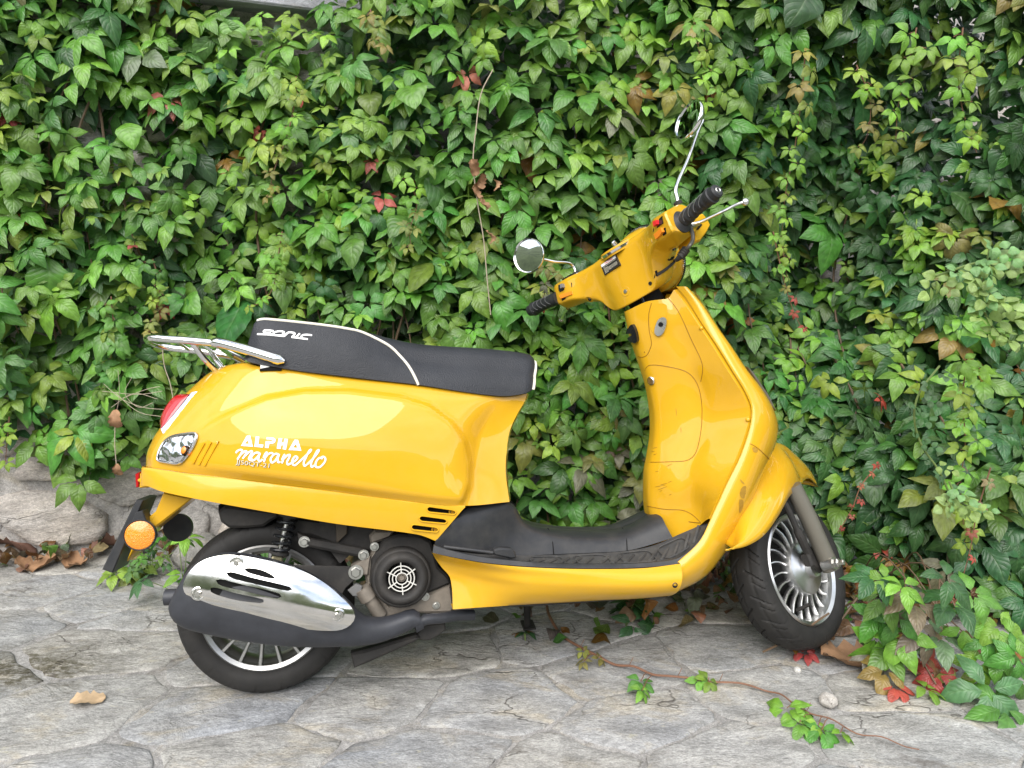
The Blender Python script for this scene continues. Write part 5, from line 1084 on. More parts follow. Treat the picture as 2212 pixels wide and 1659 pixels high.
# ---------------------------------------------------------------- handlebar head
secs = [(-.228, (-.062, .112), (.006, .080), (.070, .095), (.060, .140), (.026, .162), (-.052, .162), .012),
        (-.175, (-.058, .110), (.006, .072), (.075, .085), (.065, .140), (.030, .163), (-.030, .164), .012),
        (-.150, (-.045, .108), (.006, .068), (.070, .075), (.065, .135), (.040, .158), (-.004, .160), .014),
        (-.115, (-.030, .085), (.010, .045), (.070, .050), (.070, .130), (.050, .153), (.015, .157), .02),
        (-.085, (-.024, .010), (.020, .006), (.070, .006), (.075, .12), (.060, .152), (.012, .156), .02),
        (-.040, (-.040, .009), (.010, .006), (.080, .006), (.080, .12), (.070, .152), (.012, .156), .022),
        (.000, (-.050, .009), (.000, .006), (.080, .006), (.080, .12), (.070, .152), (.010, .157), .022),
        (.040, (-.042, .009), (.000, .006), (.075, .006), (.075, .12), (.060, .152), (.002, .155), .022),
        (.075, (-.024, .012), (.000, .008), (.060, .008), (.065, .11), (.050, .148), (.004, .151), .02),
        (.100, (-.022, .060), (.000, .040), (.055, .045), (.055, .11), (.045, .148), (.006, .151), .02),
        (.150, (-.020, .085), (.000, .065), (.050, .070), (.050, .12), (.045, .150), (.006, .153), .014),
        (.175, (-.028, .098), (.000, .070), (.052, .075), (.050, .13), (.045, .154), (-.004, .157), .012),
        (.228, (-.026, .106), (.000, .076), (.045, .085), (.045, .13), (.040, .156), (-.004, .158), .012)]
fine = []
ls = [s[0] for s in secs]
def sec_at(l):
    out = []
    for k in range(1, 7): out.append((float(np.interp(l, ls, [s[k][0] for s in secs])), float(np.interp(l, ls, [s[k][1] for s in secs]))))
    return out, float(np.interp(l, ls, [s[7] for s in secs]))
raw = [sec_at(l) for l in np.linspace(-.228, .228, 58)]
lv = np.linspace(-.228, .228, 58)
arr = np.array([r_[0] for r_ in raw]); ker = np.array([1, 2, 3, 2, 1]) / 9.0
sm_ = arr.copy()
for a in range(6):
    for c in range(2): sm_[2:-2, a, c] = np.convolve(arr[:, a, c], ker, 'valid')
rings = []
for l, pts, (_, rr) in zip(lv, sm_, raw):
    e = 0
    q = rpoly([(p[0], p[1]) for p in pts], [.005 if abs(l) < .09 else rr * .6, .005 if abs(l) < .09 else rr, rr, rr, rr, rr], 4); rings.append([(p.x, l, p.y) for p in q])
def shrink(ring, l, k):
    c = sum((Vector(p) for p in ring), Vector()) / len(ring); return [tuple(c + (Vector((p[0], l, p[2])) - Vector((c.x, l, c.z))) * k + Vector((0, 0, 0))) if False else (c.x + (p[0] - c.x) * k, l, c.z + (p[2] - c.z) * k) for p in ring]
rings = [shrink(rings[0], -.232, .93)] + rings + [shrink(rings[-1], .232, .93)]
b = MB(); b.loft(rings); head = turn(b.build('handlebar_cowl', YEL, None, 40))
_th = BVHTree.FromPolygons([v.co.copy() for v in head.data.vertices], [tuple(p.vertices) for p in head.data.polygons])
CAMH = Vector((-1.5955,-1.1975,0.1033))
def on_head(p, off=.001):
    d = (Vector(p) - CAMH).normalized(); h = _th.ray_cast(CAMH, d)
    if h[0] is None: h = _th.find_nearest(Vector(p))
    n = h[1]; n = n if n.dot(d) < 0 else -n
    return h[0] + n * off, n
def head_plate(poly, nm, m, off, th, par=None, ang=30, n=None):
    P = [Vector(p) for p in poly]; b = MB(); q1 = [on_head(p, 0) for p in P]
    nv = sum((x[1] for x in q1), Vector()).normalized(); base = [x[0] for x in q1]
    c0_ = sum(base, Vector()) / len(base); base = [x - nv * (x - c0_).dot(nv) for x in base]
    q0 = [x + nv * (off - th) for x in base]; q2 = [x + nv * off for x in base]; c = sum(q2, Vector()) / len(q2)
    b.loft([q0, q2, [c.lerp(x, .95) for x in q2]], cap0=True); return b.build(nm, m, par or head, ang), nv, base
# headlamp bowl
b = MB(); b.lathe([(.05, .03), (.072, .045), (.088, .075), (.094, .110), (.095, .140), (.091, .142)], (0, 0, .075), (1, 0, 0), 64); hl = b.build('headlamp_bowl', YEL, head, 50)
b = MB(); b.lathe([(.0955, .138), (.0985, .139), (.0985, .150), (.090, .156), (.060, .168), (0, .172)], (0, 0, .075), (1, 0, 0), 96); b.build('headlamp_glass', REFL, hl, 40)
tooth = MB(); tooth.box((0, 0, .0990), (.010, .0022, .003)); tme = tooth.mesh('tooth', smooth=False); tme.materials.append(BLKG)
b = MB()
for k in range(110):
    a = 2 * pi * k / 110; b.box((.1435, .0988 * math.sin(a), .075 + .0988 * math.cos(a)), (.010, .0028, .0028), Matrix.Rotation(-a, 3, 'X'))
b.build('bezel_teeth', BLKG, hl, smooth=False)
# speedometer on top
b = MB(); b.lathe([(.062, -.01), (.062, .004), (.058, .008), (.054, .006)], (.052, 0, .148), (.04, 0, 1), 48); spd = b.build('speedometer', YEL, head)
b = MB(); b.lathe([(.054, .005), (.03, .011), (0, .013)], (.052, 0, .148), (.04, 0, 1), 40); b.build('speedometer_glass', mat('dial_glass', (.16, .18, .18), .04, coat=1), spd)
b = MB(); b.lathe([(.0635, -.004), (.0640, .002), (.060, .004)], (.052, 0, .148), (.04, 0, 1), 48); b.build('speedometer_bezel', CHROME, spd)
b = MB(); b.lathe([(.007, 0), (.007, .010), (.005, .012), (0, .012)], (-0.0564,-0.0669,0.1580), (-.3, 0, 1), 14); b.build('trip_knob', CHROME, spd)
# switch gear
hp, nv, bs = head_plate([(-0.0537,-0.19,0.1509),(-0.0016,-0.19,0.158),(-0.0132,-0.19,0.1408),(-0.0704,-0.19,0.1344)], 'switch_panel', BLKG, .0015, .004)
s2, _, _ = head_plate([(-0.0406,-0.19,0.1538),(-0.0253,-0.19,0.1539),(-0.0304,-0.19,0.144),(-0.0479,-0.19,0.1428)], 'engine_stop_switch', REDP, .009, .010, hp)
s3, _, _ = head_plate([(-0.0791,-0.2,0.1269),(-0.0309,-0.2,0.1296),(-0.0404,-0.2,0.1156),(-0.086,-0.2,0.1115)], 'switch_well', DARK, .0012, .003)
s4, _, _ = head_plate([(-0.0805,-0.2,0.1274),(-0.0389,-0.2,0.1308),(-0.0405,-0.2,0.1213),(-0.0578,-0.2,0.1185),(-0.0854,-0.2,0.115)], 'starter_button', AMB, .008, .010, s3)
hp2, _, _ = head_plate([(-0.0157,0.2,0.15),(0.0325,0.2,0.1445),(0.0381,0.2,0.1362),(0.0289,0.2,0.126),(-0.0249,0.2,0.1316),(-0.0253,0.2,0.1369)], 'switch_panel', BLKG, .0015, .004)
head_plate([(-0.0018,0.2,0.1474),(0.0079,0.2,0.1457),(0.002,0.2,0.1357),(-0.0085,0.2,0.1364)], 'light_switch', mat('grey_switch', (.2, .2, .2), .4), .010, .010, hp2)
hp3, _, _ = head_plate([(-0.0314,0.2,0.114),(0.0194,0.2,0.1126),(0.0126,0.2,0.105),(-0.0362,0.2,0.1075)], 'switch_well', DARK, .001, .003)
head_plate([(-0.0326,0.2,0.1229),(0.0203,0.2,0.1163),(0.0154,0.2,0.108),(-0.033,0.2,0.1123)], 'horn_button', AMB, .006, .007, hp3)
# caution label with its print
lb, nv, bs = head_plate([(-0.0376,0.02,0.1359),(0.0431,0.02,0.1372),(0.0392,0.02,0.1074),(-0.0421,0.02,0.1056)], 'caution_label', DECK, .0040, .006)
bs = [Vector(p) for p in bs]
def lab(u, v, o=.0046): # u along the top, v down
    return bs[0].lerp(bs[1], u).lerp(bs[3].lerp(bs[2], u), v) + nv * o
b = MB(); b.add([lab(.02, .03, .0044), lab(.98, .03, .0044), lab(.98, .26, .0044), lab(.02, .26, .0044)], [(0, 1, 2, 3)]); b.build('label_band', DECW, lb, smooth=False)
v_, f_ = text_mesh('CAUTIONS'); b = MB(); b.add([lab(.28 + .5 * x, .235 - .19 * y, .0049) for x, y in v_], f_); b.build('label_heading', REDP, lb, smooth=False, weld=0)
rng = random.Random(2); b = MB()
for k in range(8):
    v = .33 + k * .077; u = .10
    while u < .92:
        w = rng.uniform(.03, .10); u2 = min(u + w, .94); b.add([lab(u, v), lab(u2, v), lab(u2, v + .032), lab(u, v + .032)], [(0, 1, 2, 3)]); u = u2 + .018
        if rng.random() < .05: break
b.build('label_print', DECG, lb, smooth=False)
# screws and recess
for p, r_ in (((-0.0552,-0.0200,0.0437), .0055), ((-0.0155,-0.0700,0.0290), .0050), ((0.0312,-0.1500,0.0740), .0050), ((-0.0279,0.1300,0.0677), .0050)):
    h_, nn = on_head(p, 0); b = MB(); b.lathe([(r_ * 2.3, 0), (r_ * 2.2, .0008), (r_ * 1.4, .0002), (r_, .0004), (0, .0004)], h_, nn, 24); w_ = b.build('screw_well', YEL, head)
    b = MB(); b.lathe([(r_, .0004), (r_ * .9, .003), (0, .0032)], h_, nn, 18); b.build('screw', STEEL if r_ > .0052 else BLKG, w_)
# neck gap: dark boot under the cowl
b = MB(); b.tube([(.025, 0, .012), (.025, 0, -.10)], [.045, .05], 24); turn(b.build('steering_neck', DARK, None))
b = MB(); b.tube([(-.02, -.03, .02), (-.03, -.03, -.02), (-.01, -.03, -.06)], .004, 8); turn(b.build('wiring', BLKG, None))
# grips
def grip(p0, p1, nm, flange, ribs):
    p0, p1 = Vector(p0), Vector(p1); d = (p1 - p0); ln = d.length; ax = d.normalized(); b = MB(); prof = []
    if flange: prof += [(0, -.004), (.027, -.004), (.0285, 0), (.0285, .003), (.024, .006), (.021, .010)]
    else: prof += [(0, -.004), (.019, -.004)]
    for k in range(40):
        t = k / 39; r_ = .0172 + .0012 * math.cos(2 * pi * t) + (.0006 * math.sin(t * 40) if ribs else 0); prof.append((r_, .012 + (ln - .04) * t))
    prof += [(.0205, ln - .027), (.0205, ln - .020), (.0175, ln - .018), (.0165, ln - .004), (.0125, ln), (.0, ln)]
    b.lathe(prof, p0, ax, 28); g = b.build(nm, GRIP, head, 40)
    b = MB(); b.lathe([(.0075, ln + .0003), (.006, ln + .0014), (.0045, ln + .0003)], p0, ax, 20); b.build('bar_end_ring', STEEL, g)
    if ribs:
        e1 = (Vector((0, 0, 1)) - ax * ax.z).normalized(); e2 = ax.cross(e1)
        for s_ in range(5):
            b = MB(); P = []
            for k in range(30):
                a = k / 29 * pi * 1.2 - 1.9; dd = .02 + s_ * .019 + .016 * math.sin(k / 29 * pi * 1.5); P.append(p0 + ax * dd + (e1 * math.cos(a) + e2 * math.sin(a)) * .0185)
            b.tube(P, .0009, 5); b.build('grip_groove', mat('grip_line', (.12, .12, .12), .5) if s_ == 0 else bpy.data.materials['grip_line'], g)
    return g
gR0, gR1 = [(-0.0128,-0.232,0.1209),(-0.0278,-0.362,0.1389)]
gL0, gL1 = [(-0.0119,0.232,0.1208),(-0.0048,0.362,0.1321)]
grip(gR0, gR1, 'throttle_grip', True, True); grip(gL0, gL1, 'left_grip', False, True)
# levers
LVR = CHROME2
lv0 = [(0.0173,-0.235,0.104),(0.0289,-0.25,0.098),(0.0385,-0.28,0.0944),(0.0475,-0.31,0.0913),(0.0763,-0.335,0.0878),(0.0864,-0.345,0.0834)]
P = cr(lv0, 30); rings = []
for i, p in enumerate(P):
    t = i / 29; a = P[max(i - 1, 0)]; c = P[min(i + 1, 29)]; d = (c - a).normalized(); up = Vector((0, 0, 1)); s_ = d.cross(up).normalized(); u_ = s_.cross(d)
    hw_ = .0055 + .0035 * math.sin(pi * min(t * 1.1, 1)); hh = .0042
    rings.append([p + s_ * hw_ * math.cos(2 * pi * k / 10) + u_ * hh * math.sin(2 * pi * k / 10) for k in range(10)])
b = MB(); b.loft(rings); b.sphere(P[-1], .0095, 14, 10); lvr = b.build('brake_lever', LVR, head, 50)
gd = [(0.0579,-0.205,0.1012),(0.0739,-0.205,0.1124),(0.1117,-0.205,0.1134),(0.1188,-0.205,0.0937),(0.1151,-0.205,0.0768),(0.0828,-0.205,0.0664),(0.0382,-0.205,0.0577),(0.0208,-0.205,0.0636),(0.0334,-0.205,0.0828),(0.026,-0.205,0.0911)]
b = MB(); b.prism(gd, -.222, -.165, bev=.004); b.build('lever_housing', YEL, head, 40)
b = MB(); b.prism([(0.0386,-0.224,0.1016),(0.0705,-0.224,0.1003),(0.0791,-0.224,0.0887),(0.0526,-0.224,0.084),(0.031,-0.224,0.0896)], -.2235, -.2215); b.build('lever_slot', DARK, head)
b = MB(); b.tube([(0.0087,-0.235,0.101),(0.0481,-0.235,0.0971)], .006, 10); b.build('lever_pivot', STEEL, lvr)
b = MB(); b.tube(cr([(0.0017,-0.238,0.1003),(-0.0044,-0.238,0.0837),(-0.0123,-0.235,0.0708),(-0.0302,-0.23,0.0624),(-0.0306,-0.215,0.0588)], 24), .0048, 10); br = b.build('brake_cable', CABLE, head)
bt = cr([(-0.0245,-0.215,0.0596),(-0.0484,-0.205,0.0516),(-0.0481,-0.19,0.0489)], 22)
b = MB(); b.tube(bt, [.0075 + (.0035 if k % 3 == 1 else 0) if k < 15 else .007 - (k - 15) * .0004 for k in range(22)], 14); b.build('cable_boot', BLKD, br)
b = MB(); b.tube([on_head(p, .001)[0] for p in cr([(0.0542,-0.12,0.0455),(-0.005,-0.12,0.0412),(-0.0467,-0.12,0.0417)], 16)], .0042, 8); b.build('cable_sleeve', BLKD, br)
for q in ([(-0.0352,-0.1,0.0365),(-0.017,-0.1,0.0508),(-0.0059,-0.1,0.0497),(-0.0111,-0.1,0.041)], [(0.0265,-0.12,0.0584),(0.0454,-0.12,0.0608),(0.061,-0.12,0.0562),(0.0476,-0.12,0.0524),(0.0307,-0.12,0.0536)]): head_plate(q, 'cable_opening', DARK, .0008, .002)
# far lever tip below the left grip
b = MB(); P = cr([(0.0049,0.235,0.0809),(0.0201,0.27,0.0743),(0.0392,0.31,0.0606)], 14); b.tube(P, .005, 8); b.sphere(P[-1], .0085, 12, 8); b.build('brake_lever', LVR, head)
# mirrors
def mirror_(c, n, name, r_, stem, sr=.0052):
    c = Vector(c); n = Vector(n).normalized(); b = MB()
    b.lathe([(0, -.012), (r_ * .55, -.012), (r_ * .9, -.008), (r_, -.001), (r_, .006), (r_ * .97, .0075), (r_ * .92, .0065), (r_ * .915, .0035)], c, n, 48); m_ = b.build(name, CHROME, head, 50)
    b = MB(); b.lathe([(r_ * .915, .0035), (r_ * .5, .0042), (0, .0045)], c, n, 48); b.build('mirror_glass', MIRR, m_)
    b = MB(); b.tube(cr(stem, 40), sr, 12); b.build('mirror_stem', CHROME, m_)
    b = MB(); b.sphere(c - n * .016, .010, 14, 10); b.build('mirror_joint', CHROME2, m_)
nR = Vector((-0.6821,0.1566,0.6672))
nL = Vector((-0.8394,-0.2916,0.2927))
cR = (0.2520,-0.2400,0.3364); cL = (-0.0469,0.2100,0.2621)
mirror_(cR, nR, 'mirror', .0535, [(0.0499,-0.21,0.1611),(0.062,-0.21,0.177),(0.0696,-0.212,0.1954),(0.18,-0.225,0.2532),(0.2963,-0.235,0.3154),(0.3133,-0.24,0.3248),(0.3032,-0.24,0.3375)])
mirror_(cL, nL, 'mirror', .049, [(0.0596,0.19,0.1509),(0.0681,0.19,0.1732),(0.0631,0.19,0.1867),(0.0175,0.2,0.2152),(-0.0119,0.205,0.2362),(-0.0343,0.21,0.2527)], .0048)
for q in [(0.0541,-0.21,0.165),(0.0608,0.19,0.154)]:
    b = MB(); b.lathe([(.011, -.004), (.011, .004), (.007, .007), (0, .007)], q, (0, 0, 1), 14); b.build('stem_nut', BLKD, head)
b = MB(); b.prism([(0.0076,0.2,0.1597),(0.0391,0.2,0.1605),(0.041,0.2,0.1539),(0.008,0.2,0.1545)], .185, .20, bev=.001); b.build('choke_lever', BLKG, head)

# side stand on the far side
ss = [(0.7987,0.07,0.1394),(0.8074,0.09,0.1021),(0.8217,0.13,0.0541)]
ss = [Vector(p) for p in ss]
foot = ss[0] + (ss[2] - ss[0]) * 1.0
b = MB(); b.tube([(.64, .08, .25), (.655, .14, .14), (.665, .19, .052)], [.010, .009, .009], 12); std = b.build('side_stand', BLKD, scooter)
b = MB(); b.box((.668, .195, .048), (.035, .05, .008), Matrix.Rotation(R(12.5), 3, 'X')); b.build('stand_foot', BLKD, std)
b = MB(); b.tube([Vector((.633, .095, .235)) + Vector((.006, .05, -.11)) * (k / 90) + Vector((math.cos(k * .9), math.sin(k * .9) * .7, 0)) * .009 for k in range(91)], .0014, 6); b.build('stand_spring', STEEL, std)

# ================================================================== leaves
def leaf_mat():
    m = bpy.data.materials.new('creeper_leaf'); m.use_nodes = True; n, l = nodes(m); b = n['Principled BSDF']
    a = n.new('ShaderNodeAttribute'); a.attribute_name = 'lcol'; u = n.new('ShaderNodeAttribute'); u.attribute_name = 'luv'
    sp = n.new('ShaderNodeSeparateXYZ'); l.new(u.outputs['Vector'], sp.inputs[0])
    def M(op, x, y=None, z=None):
        k = n.new('ShaderNodeMath'); k.operation = op
        for i, v in enumerate((x, y, z)):
            if v is None: continue
            if isinstance(v, (int, float)): k.inputs[i].default_value = v
            else: l.new(v, k.inputs[i])
        return k.outputs[0]
    ab = M('ABSOLUTE', sp.outputs[0])
    ph = M('FRACT', M('SUBTRACT', M('MULTIPLY', sp.outputs[1], 6.5), M('MULTIPLY', ab, 2.3)))
    tri = M('ABSOLUTE', M('SUBTRACT', ph, .5))                      # 0 in the middle between veins, .5 on the vein
    vein = M('SMOOTHSTEP' if False else 'POWER', M('MULTIPLY', tri, 2), 9)
    mid = M('POWER', M('SUBTRACT', 1, M('MINIMUM', M('MULTIPLY', ab, 1.0), 1)), 14)
    vv = M('MAXIMUM', M('MULTIPLY', vein, .45), mid)
    geo = n.new('ShaderNodeNewGeometry'); nz = n.new('ShaderNodeTexNoise'); nz.inputs['Scale'].default_value = 55; nz.inputs['Detail'].default_value = 1; l.new(geo.outputs['Position'], nz.inputs['Vector'])
    mr = n.new('ShaderNodeMapRange'); mr.inputs[1].default_value = .3; mr.inputs[2].default_value = .7; mr.inputs[3].default_value = .78; mr.inputs[4].default_value = 1.22; l.new(nz.outputs['Fac'], mr.inputs[0])
    mu = n.new('ShaderNodeMixRGB'); mu.blend_type = 'MULTIPLY'; mu.inputs[0].default_value = 1; l.new(a.outputs['Color'], mu.inputs[1]); l.new(mr.outputs[0], mu.inputs[2])
    br = n.new('ShaderNodeMixRGB'); br.blend_type = 'MIX'; l.new(M('MULTIPLY', vv, .35), br.inputs[0]); l.new(mu.outputs[0], br.inputs[1])
    lt = n.new('ShaderNodeMixRGB'); lt.blend_type = 'ADD'; lt.inputs[0].default_value = 1; l.new(mu.outputs[0], lt.inputs[1]); lt.inputs[2].default_value = (.10, .13, .05, 1); l.new(lt.outputs[0], br.inputs[2])
    l.new(br.outputs[0], b.inputs['Base Color']); b.inputs['Roughness'].default_value = .36; b.inputs['Specular IOR Level'].default_value = .58
    bp = n.new('ShaderNodeBump'); bp.inputs['Strength'].default_value = .55; bp.inputs['Distance'].default_value = .0016; l.new(M('ADD', M('SUBTRACT', 1, vv), M('MULTIPLY', tri, -1.2)), bp.inputs['Height']); l.new(bp.outputs[0], b.inputs['Normal'])
    tr = n.new('ShaderNodeBsdfTranslucent'); l.new(br.outputs[0], tr.inputs[0]); mx = n.new('ShaderNodeMixShader'); mx.inputs[0].default_value = .30
    l.new(b.outputs[0], mx.inputs[1]); l.new(tr.outputs[0], mx.inputs[2]); l.new(mx.outputs[0], n['Material Output'].inputs[0])
    return m
LEAF = leaf_mat()
STEM = mat('creeper_stem', (.13, .085, .05), .6, var=.3, vscale=40)
STEMR = mat('young_stem', (.20, .10, .06), .5, var=.2, vscale=40)
STEMG = mat('green_stem', (.14, .20, .06), .5, var=.2, vscale=40)
DRYL = mat('dry_leaf', (.30, .17, .09), .75, var=.35, vscale=25, bump=.6, bscale=60, bdist=.004)
TWIG = mat('pale_twig', (.40, .34, .25), .7, var=.2, vscale=40)

def leaflet(rng, ln, wd, ang, z0=0.0, stations=8, droop=.32, fold=.16, ser=1.0, tip=1.0, off=.15, fine=True):
    """one serrated leaflet as (verts, faces, uv); it grows from the origin in the direction ang (0 = -Y)"""
    V = []; U = []; F = []; tw = rng.uniform(-.3, .3); dr = droop * rng.uniform(.3, 1.7); fo = fold * rng.uniform(.4, 1.8); bend = rng.uniform(-.12, .12); wv = rng.uniform(0, 6)
    cols = (-1, -.5, 0, .5, 1) if fine else (-1, 0, 1); nc = len(cols)
    for k in range(stations):
        t = k / (stations - 1); base = math.sin(pi * min(t ** 1.12, 1)) ** .62 if 0 < t < 1 else 0
        w = max(wd * base * (1 - .22 * tip * max(0, t - .6) / .4), .004)
        s_ = (1 + (.06 * ser if k % 2 else -.05 * ser)) if 0 < k < stations - 1 else 1
        x0 = bend * math.sin(pi * t) * ln; y = off * ln + ln * t; z = -dr * ln * t * t + .07 * ln * math.sin(pi * t)
        for sg in cols:
            a_ = abs(sg); q = s_ if a_ == 1 else 1
            xx = x0 + sg * w * q; zz = z + w * fo * (2.6 * a_ - 2.2 * a_ * a_) + sg * tw * w + .05 * w * math.sin(wv + t * 9 + sg * 2)
            yy = y - a_ * .09 * ln * sm(.2, .6, t) * (1 - sm(.8, 1, t)) * q
            V.append((xx, -yy, zz + z0)); U.append((sg, t))
    for k in range(stations - 1):
        for c in range(nc - 1):
            a = k * nc + c; F.append((a, a + nc, a + nc + 1, a + 1))
    V = np.array(V); ca, sa = math.cos(ang), math.sin(ang); Rm = np.array([[ca, -sa, 0], [sa, ca, 0], [0, 0, 1]])
    return V @ Rm.T, F, U
def compound(seed, st=8, kind='five', fine=True):
    rng = random.Random(seed); V = []; F = []; U = []; nb = 0
    if kind == 'five': spec = [(0, 1.0), (56, .95), (-56, .95), (118, .76), (-118, .76)]
    elif kind == 'three': spec = [(0, 1.05), (66, .9), (-66, .9)]
    else: spec = [(0, 1.15)]
    for a, s_ in spec:
        ln = s_ * rng.uniform(.88, 1.1); wd = ln * (rng.uniform(.25, .30) if kind != 'one' else .40)
        v, f, u = leaflet(rng, ln, wd, R(a + rng.uniform(-9, 9)), z0=rng.uniform(-.03, .03), stations=st, ser=1.0 if kind != 'one' else .5, fine=fine)
        V.append(v); F += [tuple(i + nb for i in q) for q in f]; U += u; nb += len(v)
    return np.vstack(V), F, np.array(U)
TPL = [compound(k) for k in range(24)]; TPL += [compound(200 + k, 7, 'five', False) for k in range(10)]; TPL1 = [compound(100 + k, 11, 'one') for k in range(5)]
def leafcol(rng, kind):
    j = lambda c, a=.18: tuple(max(0, v * rng.uniform(1 - a, 1 + a)) for v in c)
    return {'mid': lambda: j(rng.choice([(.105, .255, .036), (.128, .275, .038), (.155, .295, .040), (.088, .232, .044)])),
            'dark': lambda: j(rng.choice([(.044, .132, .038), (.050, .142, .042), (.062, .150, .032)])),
            'lime': lambda: j(rng.choice([(.20, .37, .045), (.25, .40, .055), (.17, .34, .045)])),
            'yell': lambda: j(rng.choice([(.20, .24, .05), (.26, .25, .06)])),
            'mauve': lambda: j(rng.choice([(.17, .17, .11), (.14, .17, .10), (.20, .16, .12)])),
            'red': lambda: j(rng.choice([(.42, .075, .06), (.36, .06, .045), (.45, .13, .08)])),
            'gold': lambda: j(rng.choice([(.30, .17, .03), (.26, .13, .03)])),
            'pale': lambda: j((.13, .24, .10)),
            'dry': lambda: j(rng.choice([(.30, .17, .09), (.36, .22, .12), (.22, .12, .07)]))}[kind]()
def mesh_np(name, V, F, U, Cc):
    me = bpy.data.meshes.new(name); me.from_pydata(V.tolist() if hasattr(V, 'tolist') else V, [], F)
    a = me.attributes.new('luv', 'FLOAT2', 'POINT'); a.data.foreach_set('vector', np.asarray(U, dtype=np.float32).ravel())
    c = me.attributes.new('lcol', 'FLOAT_COLOR', 'POINT'); c.data.foreach_set('color', np.hstack([np.asarray(Cc, dtype=np.float32), np.ones((len(Cc), 1), np.float32)]).ravel())
    me.polygons.foreach_set('use_smooth', [True] * len(me.polygons)); me.materials.append(LEAF); return me
_mc = {}
def leaf_me(tpl, kind, var, pool=None):
    """shared leaf mesh: template x colour kind x variant"""
    k = (tpl, kind, var)
    if k not in _mc:
        rng = random.Random(hash(k) % 9999 if False else (tpl * 131 + var * 17 + sum(map(ord, kind)))); V, F, U = (TPL if tpl < 100 else TPL1)[tpl % 100]
        c = leafcol(rng, kind); n_ = len(V) // (5 if tpl < 100 else 1); Cc = []
        for q in range(len(V) // n_):
            f_ = rng.uniform(.85, 1.18); Cc += [tuple(v * f_ for v in c)] * n_
        _mc[k] = mesh_np('leaf', V, F, U, Cc)
    return _mc[k]
def leaf_rot(rng, up=35, sp=22, face=0.0, roll=30):
    """leaf facing -Y, tipped up; leaf -Y axis hangs down"""
    m = Matrix.Rotation(R(90), 3, 'X')                              # leaf normal +Z -> -Y, leaf -Y -> -Z
    return Matrix.Rotation(face + R(rng.gauss(0, sp)), 3, 'Z') @ Matrix.Rotation(-R(up + rng.gauss(0, sp * .7)), 3, 'X') @ Matrix.Rotation(R(rng.gauss(0, roll)), 3, 'Y') @ m
# ---- the surface the creeper makes: distance from the viewer's side, as a depth in y
def front(x, z):
    y = wy(x) - .09 if x < -1.15 else 0
    base = 2.36 + .04 * sm(-.2, .6, x)
    if x < -1.0: base = min(wy(x) - .12, 2.36)
    y = base
    y += .14 * (fbm(x * 2.3 + 3, z * 2.3, 3) - .45) + .08 * (fbm(x * 6, z * 6, 8) - .45)
    # hollow behind the handlebars, thick growth at the right and towards the ground
    y += .42 * math.exp(-((x - 1.02) / .22) ** 2 - ((z - .98) / .36) ** 2) + .30 * math.exp(-((x - 1.25) / .25) ** 2 - ((z - 1.45) / .22) ** 2)
    y -= .30 * sm(1.35, 1.75, x) * sm(.7, 1.2, z)
    y -= .36 * sm(.95, 1.45, x) * sm(.85, .35, z)
    y -= .10 * sm(.2, -.0, z) * sm(-.6, .2, x)
    return min(y, wy(x) - .03)
zmin = fn([-1.75, -1.55, -1.34, -1.22, -1.12, -1.02, -.95, -.88, -.8, .2, 1.0], [.48, .42, .30, .33, .40, .58, .40, .22, .10, .02, .02])
creeper = empty('virginia_creeper', (.2, 2.6, gz(.2))); tag(creeper, 'dense green five-leaved creeper covering the whole stone wall', 'creeper')
CI = creeper.location.copy()
rng = random.Random(77)
LV = []     # (score, template, kind, pos, rot, size)
count = 0
for k in range(6800):
    x = rng.uniform(-1.95, 2.35); z = rng.uniform(-.02, 2.35)
    lay = rng.random()
    if z < zmin(x) + .03 * rng.random(): continue
    if -.96 < x < -.44 and z > 1.70 + .08 * rng.random() and rng.random() < .95: continue   # the beam shows here
    if -1.05 < x < -.80 and .50 < z < .72 and rng.random() < .45: continue                   # thin patch by the tail lamp
    dens = .80 if x < .9 else .95
    if rng.random() > dens: continue
    depth = 0 if lay < .5 else (rng.uniform(.03, .12) if lay < .8 else rng.uniform(.10, .26))
    y = front(x, z) + depth + rng.uniform(-.03, .02)
    if y > wy(x) - .015: y = wy(x) - .015 - .04 * rng.random()
    patch = fbm(x * 1.8, z * 1.8, 31); p2 = fbm(x * 3.1 + 9, z * 3.1, 41); r_ = rng.random()
    kind = 'mid'
    dark = sm(.55, 1.0, x) * (1 - sm(1.45, 1.8, x)) * .75 + (.50 if depth > .08 else .05)  # shade of the hollow and deeper layers put into leaf colour
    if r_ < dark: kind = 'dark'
    if depth < .04:
        q = rng.random()
        if q < .018: kind = 'mauve'
        elif q < .035 and x > -.4: kind = 'yell'
        elif q < .038: kind = 'red'
        elif q < .17 + .34 * sm(.48, .58, p2): kind = 'lime'
        if x > 1.35 and z > .9 and q < .6: kind = 'lime' if rng.random() < .7 else 'yell'
        if .2 < x < .62 and z < .65 and q < .3: kind = rng.choice(['mauve', 'yell', 'pale'])
    elif rng.random() < .02 + .05 * sm(.1, .5, x): kind = 'gold'
    size = .070 * math.exp(rng.gauss(0, .22)) * (1.12 if depth > .05 else 1)
    if kind == 'lime': size *= .72
    if x > .95 and z < .85: size *= 1.15
    if kind == 'red': size *= .6
    up = rng.uniform(22, 55); single = rng.random() < (.05 if -1.2 < x < 0 else .02) and kind in ('mid', 'dark')
    m3 = leaf_rot(rng, up, 20, 0, 28)
    LV.append((size * (1.4 if depth < .04 else .5) * (1 if -1.55 < x < 1.75 and .1 < z < 1.85 else .2), (rng.randrange(24) if depth < .05 else 24 + rng.randrange(10)) if not single else 100 + rng.randrange(5), kind, (x, y, z), m3, size * (1.25 if single else 1)))
